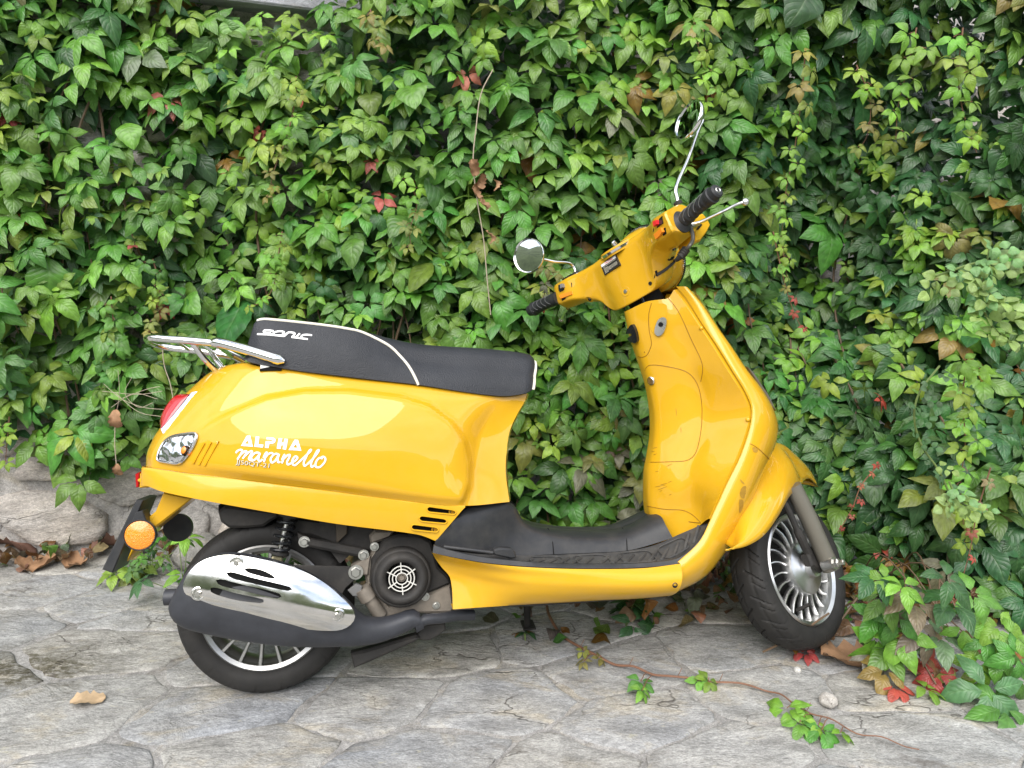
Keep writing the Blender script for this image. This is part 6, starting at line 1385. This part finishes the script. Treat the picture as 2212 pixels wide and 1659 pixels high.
# extra deep leaves so that the wall hardly shows
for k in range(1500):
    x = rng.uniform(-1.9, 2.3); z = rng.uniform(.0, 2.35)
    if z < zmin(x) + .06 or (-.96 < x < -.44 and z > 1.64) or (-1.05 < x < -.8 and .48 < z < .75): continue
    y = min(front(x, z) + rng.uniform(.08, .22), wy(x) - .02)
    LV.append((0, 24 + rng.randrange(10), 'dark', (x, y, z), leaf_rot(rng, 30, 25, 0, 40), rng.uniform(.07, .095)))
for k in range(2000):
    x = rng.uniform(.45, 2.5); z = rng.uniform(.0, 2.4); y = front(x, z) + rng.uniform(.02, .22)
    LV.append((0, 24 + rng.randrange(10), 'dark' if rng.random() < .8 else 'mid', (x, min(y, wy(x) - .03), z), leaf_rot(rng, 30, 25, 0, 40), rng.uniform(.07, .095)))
LV.sort(key=lambda t: -t[0])
def place_leaf(name, tpl, kind, var, pos, m3, size, parent, org=None):
    o = link(name, leaf_me(tpl, kind, var), parent); M4 = (m3 * size).to_4x4() if False else Matrix.LocRotScale(Vector(pos) - (org or Vector()), m3.to_quaternion(), Vector((size, size, size))); o.matrix_basis = M4; return o
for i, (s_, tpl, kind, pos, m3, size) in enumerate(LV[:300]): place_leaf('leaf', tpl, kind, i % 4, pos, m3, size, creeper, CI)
def bulk(items, name, parent, org):
    Vs, Fs, Us, Cs = [], [], [], []; nb = 0; rg = random.Random(5)
    for (s_, tpl, kind, pos, m3, size) in items:
        V, F, U = (TPL if tpl < 100 else TPL1)[tpl % 100]; M = np.array(m3) * size; v = V @ M.T + np.array(Vector(pos) - org); c = leafcol(rg, kind); per = len(V) // (5 if tpl < 100 else 1)
        Vs.append(v); Fs += [tuple(i + nb for i in q) for q in F]; Us.append(U); nb += len(v)
        Cs.append(np.concatenate([np.tile(np.array(c) * rg.uniform(.85, 1.18), (per, 1)) for q in range(len(V) // per)]))
    me = mesh_np(name, np.vstack(Vs), Fs, np.vstack(Us), np.vstack(Cs)); return tag(link(name, me, parent), kind='stuff')
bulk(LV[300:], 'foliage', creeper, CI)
# woody stems on the wall
b = MB(); rg = random.Random(9)
for k in range(46):
    x = rg.uniform(-1.6, 2.1); z = max(zmin(x), 0) + rg.uniform(0, .2); P = []
    L_ = rg.uniform(.5, 1.6)
    for q in range(9):
        t = q / 8; xx = x + .10 * math.sin(t * 3 + k) * L_ + rg.uniform(-.015, .015); zz = z + L_ * t; P.append(Vector((xx, min(front(xx, zz) + .06 + .03 * math.sin(q), wy(xx) - .02), zz)) - CI)
    if -1.1 < x < -.4 and z + L_ > 1.7: continue
    b.tube(cr(P, 24), rg.uniform(.0015, .0045), 6)
tag(b.build('stems', STEM, creeper), kind='stuff')
# hanging shoots with small light leaves
def shoot(path, n, kinds, s0, s1, parent, org, seed, sm_mat=STEMR, r0=.0022, nm='shoot', up=30, leafname='young_leaf'):
    rg = random.Random(seed); P = [Vector(p) - org for p in cr(path, 40)]; b = MB(); b.tube(P, [r0 * (1 - .6 * i / 39) for i in range(40)], 6); st_ = b.build(nm, sm_mat, parent)
    for k in range(n):
        t = (k + .5) / n; p = P[int(t * 39)]; sd = 1 if k % 2 else -1; size = s0 + (s1 - s0) * t; ofs = Vector((sd * size * rg.uniform(.2, .6), -rg.uniform(.005, .02), rg.uniform(-.01, .015)))
        place_leaf(leafname, rg.randrange(24), kinds[min(int(t * len(kinds)), len(kinds) - 1)], rg.randrange(3), p + ofs, leaf_rot(rg, up, 16, R(sd * 12), 30), size * rg.uniform(.9, 1.1), st_)
        b2 = MB(); b2.tube([p, p + ofs * .5 + Vector((0, 0, .004)), p + ofs], r0 * .45, 5); b2.build('leaf_stalk', sm_mat, st_)
    return st_
def wp(pts, dy=-.05):
    """lay a traced path on the creeper's front"""
    return [(p[0], p[1], p[2]) for p in pts]
SH = [
 ([(-0.6162,2.24,1.5125),(-0.6272,2.24,1.4308),(-0.6547,2.24,1.3414),(-0.6822,2.24,1.2833),(-0.7067,2.24,1.2114),(-0.703,2.24,1.1586)], 11, ['lime','lime','yell'], .034, .022),
 ([(-0.6803,2.24,1.0785),(-0.6986,2.24,0.9974),(-0.7173,2.24,0.9151),(-0.7476,2.24,0.8736),(-0.8047,2.24,0.8527)], 9, ['lime','lime'], .032, .020),
 ([(-1.0714,2.24,0.9974),(-1.0578,2.24,0.9151),(-1.079,2.24,0.8318),(-1.105,2.24,0.7755)], 8, ['mid','lime','yell'], .036, .024),
 ([(0.5095,2.22,1.6609),(0.5263,2.22,1.5759),(0.55,2.22,1.4896),(0.5601,2.22,1.4146)], 9, ['lime','lime'], .042, .030),
 ([(0.8483,2.28,1.5906),(0.8448,2.28,1.4507),(0.8344,2.28,1.3075),(0.8159,2.28,1.1744),(0.8171,2.28,1.052),(0.8386,2.28,0.9411)], 15, ['yell','lime','lime','lime'], .044, .026),
 ([(0.7528,2.18,1.0773),(0.7789,2.18,0.9851),(0.8045,2.18,0.9048),(0.84,2.18,0.8235),(0.8675,2.18,0.7824)], 8, ['lime','yell','red'], .024, .015),
 ([(1.2284,1.98,0.7552),(1.23,1.98,0.6278),(1.2508,1.98,0.4974),(1.2498,1.98,0.3909),(1.2682,1.98,0.2824),(1.292,1.98,0.1856)], 13, ['lime','lime','lime'], .048, .032),
 ([(1.0192,1.98,0.4444),(0.9736,1.98,0.3775),(0.9534,1.98,0.3097),(0.9199,1.98,0.2411)], 7, ['red','red'], .014, .011),
 ([(1.3087,1.95,0.4402),(1.2859,1.95,0.3072),(1.2789,1.95,0.1985),(1.2587,1.95,0.0876),(1.2153,1.95,0.0031)], 6, ['dry','red','red'], .022, .015),
 ([(0.9812,2.24,1.5436),(1.0295,2.24,1.4434),(1.0251,2.24,1.3414),(0.9948,2.24,1.3027)], 7, ['lime','yell'], .040, .028),
 ([(1.0459,2.05,1.5905),(1.0318,2.05,1.4889),(1.0163,2.05,1.397),(1.0179,2.05,1.3152)], 8, ['lime','lime'], .050, .034),
 ([(1.1656,2.05,1.5905),(1.1672,2.05,1.4661),(1.1969,2.05,1.3621),(1.2368,2.05,1.2798)], 9, ['lime','lime'], .052, .036),
 ([(0.1165,2.25,0.9972),(0.1033,2.25,0.9146),(0.0759,2.25,0.8309)], 6, ['yell','mauve','red'], .034, .020),
 ([(-0.3072,2.25,1.2386),(-0.2819,2.25,1.1592),(-0.3045,2.25,1.0788),(-0.2989,2.25,1.0245)], 7, ['lime','yell'], .034, .024),
 ([(-0.4002,2.25,1.6938),(-0.3892,2.25,1.6326),(-0.3644,2.25,1.5832)], 6, ['yell','yell'], .036, .028),
 ([(-1.2173,2.26,0.8862),(-1.2213,2.26,0.7732),(-1.2468,2.26,0.6582),(-1.2699,2.26,0.5706)], 7, ['mid','mid'], .044, .036),
 ([(-1.5309,2.2,0.5253),(-1.5488,2.2,0.438),(-1.5651,2.2,0.3643)], 4, ['lime','lime'], .036, .026),
]
for k, (pth, n_, kd, a_, c_) in enumerate(SH): shoot(pth, n_, kd, a_, c_, creeper, CI, 300 + k)
# withered hanging stem with shrivelled leaves
def crumple(name, mtl, size, seed, parent=None, curl=1.0, elong=1.3):
    rg = random.Random(seed); nu, nv = 12, 10; rows = []
    for i in range(nu):
        u = i / (nu - 1) - .5; row = []
        for j in range(nv):
            v = j / (nv - 1) - .5; wd_ = math.sqrt(max(.02, 1 - (2 * u) ** 2 * .96)) * (1 + .25 * math.sin(i * 2.4 + seed)); x = u * elong; y = v * wd_
            z = curl * (.55 * (y * 1.2) ** 2 + .28 * math.sin(u * 5 + seed) * (.3 + abs(v)) + .30 * (fbm(u * 4 + seed, v * 4, 2) - .45)); a = curl * y * .9
            row.append((x * size, y * math.cos(a) * size, z * size))
        rows.append(row)
    b = MB(); b.grid(rows); return b.build(name, mtl, parent, 80)
dry_p = [(-0.0532,2.2,1.5223),(-0.086,2.2,1.4608),(-0.1026,2.2,1.3611),(-0.1113,2.2,1.2724),(-0.099,2.2,1.1564),(-0.0823,2.2,1.0513),(-0.0736,2.2,0.9443),(-0.0632,2.2,0.8353)]
dry = empty('withered_vine', dry_p[-1]); tag(dry, 'withered brown vine stem with shrivelled dead leaves hanging down the creeper', 'vine')
do = Vector(dry_p[-1]); b = MB(); b.tube([Vector(p) - do for p in cr(dry_p, 50)], .0017, 6); b.build('stem', TWIG, dry)
for k, (p, s_) in enumerate(zip([(-0.1078,2.18,1.255),(-0.087,2.18,1.2169),(-0.1004,2.18,1.1938),(-0.0809,2.18,1.1553),(-0.0642,2.18,1.0616),(-0.0475,2.18,1.2066)], (.036, .032, .036, .03, .03, .025))):
    o = crumple('dead_leaf', DRYL, s_, k + 3, dry, 1.4); o.location = Vector(p) - do; o.rotation_euler = (R(80), R(70 + 15 * (k % 3)), R(20 * k))
# other thin dead stems beside the tail lamp
tw_p = [(-1.0676,2.2,0.7454),(-1.0535,2.2,0.6682),(-1.0397,2.2,0.5829),(-1.027,2.2,0.4818)]
tw = empty('dead_twigs', tw_p[-1]); tag(tw, 'tangle of pale dry twigs on the wall behind the tail lamp', 'twigs'); to = Vector(tw_p[-1])
TWP = [[(-1.0373,2.1800,0.7480),(-1.0358,2.1800,0.6855),(-1.0226,2.1800,0.6294),(-1.0157,2.1800,0.5442)],[(-1.2207,2.1800,0.6294),(-1.1763,2.1800,0.5869),(-1.1093,2.1800,0.5585),(-1.0403,2.1800,0.5514)],[(-1.2069,2.1800,0.5585),(-1.1333,2.1800,0.6011),(-1.0653,2.1800,0.5841)],[(-1.1888,2.1800,0.6011),(-1.1246,2.1800,0.5442),(-1.0560,2.1800,0.5299)],[(-1.1751,2.1800,0.6715),(-1.1777,2.1800,0.6011),(-1.1957,2.1800,0.5299)],[(-1.1356,2.1800,0.6505),(-1.1610,2.1800,0.6011),(-1.1233,2.1800,0.5585),(-1.0802,2.1800,0.5727)],[(-1.2298,2.1800,0.6082),(-1.1196,2.1800,0.5983),(-1.0493,2.1800,0.6082)],[(-1.1693,2.1800,0.5869),(-1.0903,2.1800,0.6153),(-1.0550,2.1800,0.6223)],[(-1.1943,2.1800,0.5442),(-1.2069,2.1800,0.4434),(-1.2084,2.1800,0.3703)]]
for k, q in enumerate(TWP):
    b = MB(); b.tube([Vector(p) - to for p in cr(q, 20)], .0016 if k in (0, 8) else .0008, 6); b.build('twig', TWIG, tw)
for k, p in enumerate([(-1.1827,2.16,0.5274),(-1.1924,2.16,0.3691)]):
    o = crumple('dead_leaf', DRYL,   .042 if k == 0 else .03, 20 + k, tw, 1.3); o.location = Vector(p) - to; o.rotation_euler = (R(85), R(80), R(10))

# ---- rose at the right edge: pale oval leaflets
TPLR = []
def rose_tpl(seed):
    rg = random.Random(seed); V = []; F = []; U = []; nb = 0
    for k, (yy, sd) in enumerate(((.35, 1), (.35, -1), (.8, 1), (.8, -1), (1.1, 0))):
        ln = rg.uniform(.42, .55); v, f, u = leaflet(rg, ln, ln * .40, R(62 * sd), stations=8, ser=.12, droop=.18, fold=.25, tip=0, off=.08); v = v + np.array([0, -yy, 0]); V.append(v); F += [tuple(i + nb for i in q) for q in f]; U += u; nb += len(v)
    return np.vstack(V), F, np.array(U)
ROSE = []
for k in range(5):
    V, F, U = rose_tpl(k + 50); rg = random.Random(k); c = leafcol(rg, 'pale'); c = (c[0] * (1.9 if k < 3 else .7), c[1] * (1.5 if k < 3 else .75), c[2] * (1.35 if k < 3 else .7)); ROSE.append(mesh_np('leaf', V, F, U, [c] * len(V)))
rs_path = [(1.1421,1.8,1.0479),(1.1387,1.8,0.9824),(1.1352,1.8,0.916),(1.1655,1.8,0.8487),(1.2161,1.8,0.8033)]
rs = empty('rose_bush', (1.2099,1.6203,-0.0276)); tag(rs, 'rose with pale oval leaflets arching out of the creeper at its thickest end', 'rose'); ro = rs.location.copy()
for k, (pth, n_, s_, vr) in enumerate(((rs_path, 17, .060, 0), ([(1.1805,1.8,1.0043),(1.1041,1.8,0.9933),(1.0398,1.8,0.9713),(0.9964,1.8,0.9603)], 9, .058, 0), ([(1.0873,1.86,0.7364),(1.0416,1.86,0.6644),(1.0357,1.86,0.6037),(1.061,1.86,0.5299),(1.1169,1.86,0.455),(1.1627,1.86,0.3663)], 12, .040, 1), ([(1.0945,1.78,0.4557),(1.123,1.78,0.4072),(1.1607,1.78,0.3827)], 7, .052, 0))):
    P = cr(pth, 30); b = MB(); b.tube([p - ro for p in P], .0028, 6); st_ = b.build('stem', STEMG, rs); rg = random.Random(60 + k)
    for q in range(n_):
        p = P[int((q + .5) / n_ * 29)] - ro; o = link('leaf', ROSE[rg.randrange(3) + (2 if vr else 0)], st_); sd = 1 if q % 2 else -1
        m3 = Matrix.Rotation(R(sd * rg.uniform(10, 60)), 3, 'Z') @ Matrix.Rotation(-R(rg.uniform(15, 60)), 3, 'X') @ Matrix.Rotation(R(sd * rg.uniform(30, 100)), 3, 'Y') @ Matrix.Rotation(R(90), 3, 'X')
        o.matrix_basis = Matrix.LocRotScale(p, m3.to_quaternion(), Vector((s_, s_, s_)) * rg.uniform(.8, 1.15))
b = MB(); b.sphere(Vector((1.1790,1.8000,0.8010)) - ro, .008, 10, 8, (1, 1, 1.2)); b.build('rose_hip', mat('rose_hip', (.5, .3, .06), .4), rs)

# ---- low creeper spilling on to the paving at the right
low_c = empty('creeper_runner', (1.0856,1.7163,-0.0257)); tag(low_c, 'creeper runner with large reddening leaves spilling on to the paving beside the front wheel', 'creeper'); lo = low_c.location.copy()
rg = random.Random(8)
LW = [((0.9092,1.7012,0.137),0.078,'mid'),((0.9287,1.658,0.1567),0.075,'mid'),((0.9431,1.6118,0.2165),0.07,'mauve'),((0.915,1.7021,0.0769),0.08,'lime'),((0.9431,1.6945,0.0465),0.08,'mid'),((0.9998,1.6831,0.1156),0.08,'mauve'),((1.0494,1.6757,0.0949),0.08,'pale'),((0.9118,1.6494,0.017),0.07,'yell'),((0.9622,1.6733,0.0962),0.08,'lime'),((1.0863,1.6488,0.1343),0.06,'lime'),((1.1294,1.6421,0.1136),0.06,'mid'),((1.1647,1.6327,0.1431),0.06,'lime'),((1.078,1.617,0.2344),0.07,'mid'),((1.0259,1.6085,0.2152),0.075,'dark'),((0.8888,1.5763,0.2773),0.055,'lime'),((0.8631,1.5995,0.2777),0.05,'lime'),((1.1054,1.561,0.024),0.1,'pale'),((1.13,1.5351,-0.0064),0.085,'mid'),((1.1983,1.6044,0.0326),0.07,'mid'),((1.116,1.6257,0.0438),0.06,'lime'),((1.0228,1.6982,0.0253),0.055,'red'),((1.0332,1.6423,0.0151),0.06,'red'),((1.0731,1.6235,0.0145),0.05,'yell'),((0.9038,1.7059,0.0271),0.055,'mauve'),((0.8992,1.6801,0.1972),0.07,'mid'),((0.8418,1.6111,0.2781),0.065,'dark'),((0.9587,1.5295,0.3163),0.07,'dark'),((1.1576,1.6174,0.0732),0.06,'mid'),((1.1829,1.5843,0.0928),0.06,'mid'),((1.026,1.6685,0.0052),0.05,'dry'),((1.1828,1.6079,0.1328),0.06,'lime')]
for k, (p, s_, kd) in enumerate(LW):
    m3 = leaf_rot(rg, rg.uniform(20, 60), 22, 0, 45); place_leaf('leaf', rg.randrange(24), kd, rg.randrange(3), Vector(p), m3, s_ * .98, low_c, lo)
for q in [[(0.9336,1.9851,-0.0233),(0.9699,1.9458,-0.0239),(1.0205,1.9407,-0.0247)],[(0.8061,1.7882,-0.0214),(0.8826,1.8367,-0.0226),(0.9593,1.8939,-0.0237)],[(0.6498,1.7617,-0.0190),(0.7130,1.7523,-0.0199),(0.8144,1.7637,-0.0215)]]:
    b = MB(); b.tube([Vector(p) - lo + Vector((0, 0, .02 + .01 * i)) for i, p in enumerate(cr(q, 12))], .0030, 6); b.build('runner_stem', STEM, low_c)
b = MB()
for k in range(9):
    x, y = rg.uniform(1.02, 1.28), rg.uniform(1.70, 1.95); P = [Vector((x, y + .3, gz(x))), Vector((x + rg.uniform(-.1, .1), y + .1, gz(x) + rg.uniform(.08, .2))), Vector((x + rg.uniform(-.2, .2), y - .1, gz(x) + rg.uniform(.02, .1)))]; b.tube([p - lo for p in cr(P, 14)], .002, 6)
tag(b.build('runner_stems', STEM, low_c), kind='stuff')

# ---- vine lying across the paving
vp = [Vector(p) + Vector((0, 0, .006 + .012 * abs(math.sin(i * 1.3)))) for i, p in enumerate([(0.1016,2.0309,-0.0105),(0.1061,1.941,-0.0106),(0.1343,1.8465,-0.011),(0.1734,1.7886,-0.0116),(0.217,1.7395,-0.0123),(0.261,1.7106,-0.013),(0.3046,1.6888,-0.0136),(0.3473,1.6674,-0.0143),(0.3845,1.6523,-0.0149),(0.4344,1.6456,-0.0156),(0.478,1.6379,-0.0163),(0.5527,1.6223,-0.0175),(0.6097,1.6075,-0.0183),(0.6335,1.5803,-0.0187),(0.6532,1.545,-0.019),(0.6782,1.5129,-0.0194),(0.7113,1.4911,-0.0199),(0.756,1.4519,-0.0206),(0.7961,1.4296,-0.0212),(0.8352,1.4078,-0.0218),(0.8573,1.3936,-0.0222)])]
vine = empty('trailing_vine', vp[10]); vo = vp[10].copy(); tag(vine, 'thin creeper vine trailing across the flagstones in front of the scooter', 'vine')
P = cr(vp, 90); b = MB(); b.tube([p - vo for p in P], [.0042 - .0030 * i / 89 for i in range(90)], 8); b.build('stem', STEMR, vine)
for k, (p, s_, kd, az) in enumerate(zip([Vector(q) for q in [(0.1834,1.7546,0.0082),(0.1805,1.7053,0.0083),(0.2206,1.7225,0.0077),(0.31,1.6219,0.0063),(0.3062,1.5837,0.0063),(0.4537,1.6352,0.0041),(0.4752,1.6308,0.0037),(0.6252,1.5236,0.0014),(0.6567,1.5157,0.0009),(0.6352,1.4733,0.0013),(0.6729,1.446,0.0007),(0.7105,1.4389,0.0001),(0.6718,1.4619,0.0007)]], (.022, .024, .028, .040, .034, .038, .034, .060, .045, .045, .045, .036, .03), ('yell', 'yell', 'yell', 'mid', 'lime', 'lime', 'mid', 'lime', 'lime', 'lime', 'mid', 'lime', 'lime'), (20, -40, 60, 0, 30, 50, -30, -20, 70, 20, -10, 60, 10))):
    rg = random.Random(900 + k); m3 = Matrix.Rotation(R(az), 3, 'Z') @ Matrix.Rotation(R(rg.uniform(10, 40)), 3, 'X') @ Matrix.Rotation(R(rg.uniform(-25, 25)), 3, 'Y'); place_leaf('leaf', rg.randrange(24), kd, rg.randrange(3), p, m3, s_, vine, vo)
    q = min(P, key=lambda w: (w - p).length); b = MB(); b.tube([q - vo, (q + p) / 2 - vo + Vector((0, 0, .008)), p - vo], .0012, 5); b.build('leaf_stalk', STEMR, vine)
for k, i in enumerate((22, 34, 44, 52, 70)):
    p = P[i] - vo; b = MB(); b.tube([p, p + Vector((.004, -.004, .014)), p + Vector((.010, .004, .02))], .0009, 5); b.build('tendril', STEMR, vine)

# ---- seedling by the stand, weed by the wall
def plantlet(name, pos, n, s_, kinds, label, cat, seed, spread=.06, hh=.06):
    e = empty(name, pos); tag(e, label, cat); rg = random.Random(seed)
    for k in range(n):
        a = rg.uniform(0, 2 * pi); r_ = spread * rg.random() ** .5; p = Vector((math.cos(a) * r_, math.sin(a) * r_, hh * rg.uniform(.3, 1))); m3 = Matrix.Rotation(a + R(90), 3, 'Z') @ Matrix.Rotation(R(rg.uniform(5, 50)), 3, 'X')
        place_leaf('leaf', rg.randrange(24), rg.choice(kinds), rg.randrange(3), p, m3, s_ * rg.uniform(.8, 1.2), e)
        b = MB(); b.tube([Vector((0, 0, -.005)), p * .5 + Vector((0, 0, .01)), p], .0012, 5); b.build('stalk', STEMG, e)
    return e
plantlet('creeper_seedling', (0.3203,1.9273,-0.0139), 4, .075, ['dark'], 'dark green creeper seedling growing beside the side stand', 'seedling', 3, .06, .05)
plantlet('creeper_seedling', (0.0361,1.8318,-0.0095), 3, .035, ['dark', 'gold'], 'tiny yellow-green seedling in a paving joint behind the exhaust', 'seedling', 4, .03, .03)
plantlet('weed', (-1.1464,2.2007,0.0088), 26, .026, ['dark', 'mid', 'pale'], 'low leafy weed at the foot of the wall behind the rear mudguard', 'weed', 5, .10, .10)
plantlet('creeper_seedling', (-1.2346,2.1911,0.0101), 4, .05, ['lime', 'mid', 'yell'], 'young creeper shoot sprouting below the number plate holder', 'seedling', 6, .07, .06)
plantlet('creeper_seedling', (-0.9691,2.0387,0.0060), 7, .055, ['mid', 'dark', 'lime'], 'leafy creeper sprout standing behind the tail pipe of the muffler', 'seedling', 7, .12, .22)
plantlet('creeper_seedling', (-0.5360,1.9571,-0.0007), 6, .055, ['mid', 'dark'], 'dark creeper sprout behind the engine', 'seedling', 12, .15, .20)

# ---- fallen leaves and stones, one by one
def fallen(name, pos, size, seed, label, mtl=DRYL, rot=0, curl=1.0, tilt=8, group=None):
    o = crumple(name, mtl, size, seed, None, curl); rg = random.Random(seed); o.rotation_euler = (R(rg.uniform(-tilt, tilt)), R(rg.uniform(-tilt, tilt)), R(rot)); zl = min((o.rotation_euler.to_matrix() @ v.co).z for v in o.data.vertices)
    o.location = (pos[0], pos[1], pos[2] - zl + .003); return tag(o, label, 'leaf', group)
DRY2 = mat('tan_leaf', (.46, .33, .20), .7, var=.3, vscale=30, bump=.5, bscale=60, bdist=.003)
DRY3 = mat('dark_dry_leaf', (.16, .085, .06), .7, var=.3, vscale=30, bump=.5, bscale=60, bdist=.003)
REDL = mat('red_leaf', (.40, .075, .05), .55, var=.35, vscale=30, bump=.4, bscale=60, bdist=.003)
fallen('fallen_leaf', (-0.9717,1.5374,0.0061), .055, 3, 'small tan dry leaf alone on the bare flagstones', DRY2, 25, .4, 4)
fallen('fallen_leaf', (-1.5278,2.2287,0.0146), .085, 5, 'big curled brown leaf at the foot of the bare wall', DRYL, 30, 1.2, 20)
fallen('fallen_leaf', (-1.6442,2.3028,0.0164), .11, 8, 'long dark curled leaf lying against the foot of the bare wall', DRY3, 10, 1.0, 15)
fallen('fallen_leaf', (-1.4131,2.2492,0.0129), .075, 11, 'ragged brown leaf left of the number plate holder', DRYL, -40, 1.2, 20)
fallen('fallen_leaf', (-1.3804,2.3645,0.0124), .07, 14, 'dark crumpled leaf against the wall above the number plate holder', DRY3, 60, 1.3, 25)
fallen('fallen_leaf', (0.8779,1.7565,-0.0225), .13, 17, 'large crinkled brown leaf lying against the front tyre', DRYL, 10, .7, 6)
def red_leaf(pos, size, kd, label, rot, seed):
    o = link('fallen_leaf', leaf_me(seed % 24, kd, 1), None); o.matrix_basis = Matrix.LocRotScale(Vector(pos) + Vector((0, 0, size * .35)), (Matrix.Rotation(R(rot), 3, 'Z') @ Matrix.Rotation(R(14), 3, 'X')).to_quaternion(), Vector((size, size, size))); return tag(o, label, 'leaf')
red_leaf((0.7653,1.7702,-0.0207), .040, 'red', 'small red five-part leaf in front of the front tyre', -10, 3)
red_leaf((0.9204,1.6196,-0.0231), .048, 'red', 'bright red five-part leaf on the paving below the runner', 15, 6)
red_leaf((0.9921,1.6118,-0.0242), .05, 'lime', 'fallen lime green leaf with a long stalk beside the red leaf', 70, 9)
def pebble(pos, r_, seed, label, col):
    b = MB(); rg = random.Random(seed); c = Vector((0, 0, 0)); rows = []
    for i in range(11):
        row = []
        for j in range(16):
            a, p = pi * i / 10, 2 * pi * j / 16; d = Vector((math.sin(a) * math.cos(p), math.sin(a) * math.sin(p), math.cos(a) * .72)); f_ = 1 + .35 * (fbm(d.x * 2.2 + seed, d.y * 2.2 + d.z * 1.7, 3) - .45); row.append(d * r_ * f_)
        rows.append(row)
    b.grid(rows, cv=True); o = b.build('pebble', stone_mat('pebble_' + str(seed), [col, tuple(v * .9 for v in col)], scale=(6, 6, 6), bump=.4, lichen=col), None, 30); o.location = (pos[0], pos[1], pos[2] + r_ * .55); return tag(o, label, 'stone')
pebble((0.7388,1.5664,-0.0203), .022, 4, 'pale rounded pebble lying on the flagstones beside the vine', (.50, .47, .43))
pebble((0.7186,1.7032,-0.0200), .010, 6, 'tiny white stone chip in front of the front tyre', (.62, .61, .58))
rk = (-1.0346,2.1649,0.0070)
pebble((rk[0] + .03, rk[1] + .10, rk[2]), .085, 9, 'squat grey rock standing behind the rear wheel', (.26, .25, .23))
# litter of dead leaves under the creeper
LITT = [compound(700 + k, 7, 'one', False) for k in range(9)]
Vs, Fs, Us, Cs = [], [], [], []; nb = 0; rg = random.Random(15)
for k in range(1700):
    x = rg.uniform(-1.85, 1.45); yb = (2.40 if x < .1 else 2.28) if x > -.75 else min(wy(x) - .03, 2.45); y = yb - abs(rg.gauss(0, .20 if x > -.6 else .055)) + (.06 if x > -.75 else 0)
    if x < -.75 and rg.random() < .80: continue
    if x > .9: y -= .15 * rg.random()
    if y < 1.80 - .1 * sm(.8, 1.3, x): continue
    V, F, U = LITT[k % 9]; s_ = rg.uniform(.025, .055); V = V.copy(); V[:, 2] += .35 * V[:, 0] ** 2 * rg.uniform(-2, 3) + .2 * np.sin(V[:, 1] * 5 + k)
    M = np.array(Matrix.Rotation(rg.uniform(0, 6.28), 3, 'Z') @ Matrix.Rotation(R(rg.gauss(0, 28)), 3, 'X') @ Matrix.Rotation(R(rg.gauss(0, 28)), 3, 'Y')) * s_
    v = V @ M.T; v += np.array([x, y, gz(x) - v[:, 2].min() + .003 + rg.random() * .03]); c = leafcol(rg, rg.choice(['dry', 'dry', 'dry', 'gold', 'mid', 'mauve'])); f_ = rg.uniform(.35, 1.0)
    Vs.append(v); Fs += [tuple(i + nb for i in q) for q in F]; Us.append(U); nb += len(v); Cs.append(np.tile(np.array(c) * f_, (len(V), 1)))
tag(link('leaf_litter', mesh_np('leaf_litter', np.vstack(Vs), Fs, np.vstack(Us), np.vstack(Cs))), 'litter of dead brown leaves under the creeper', 'litter', kind='stuff')
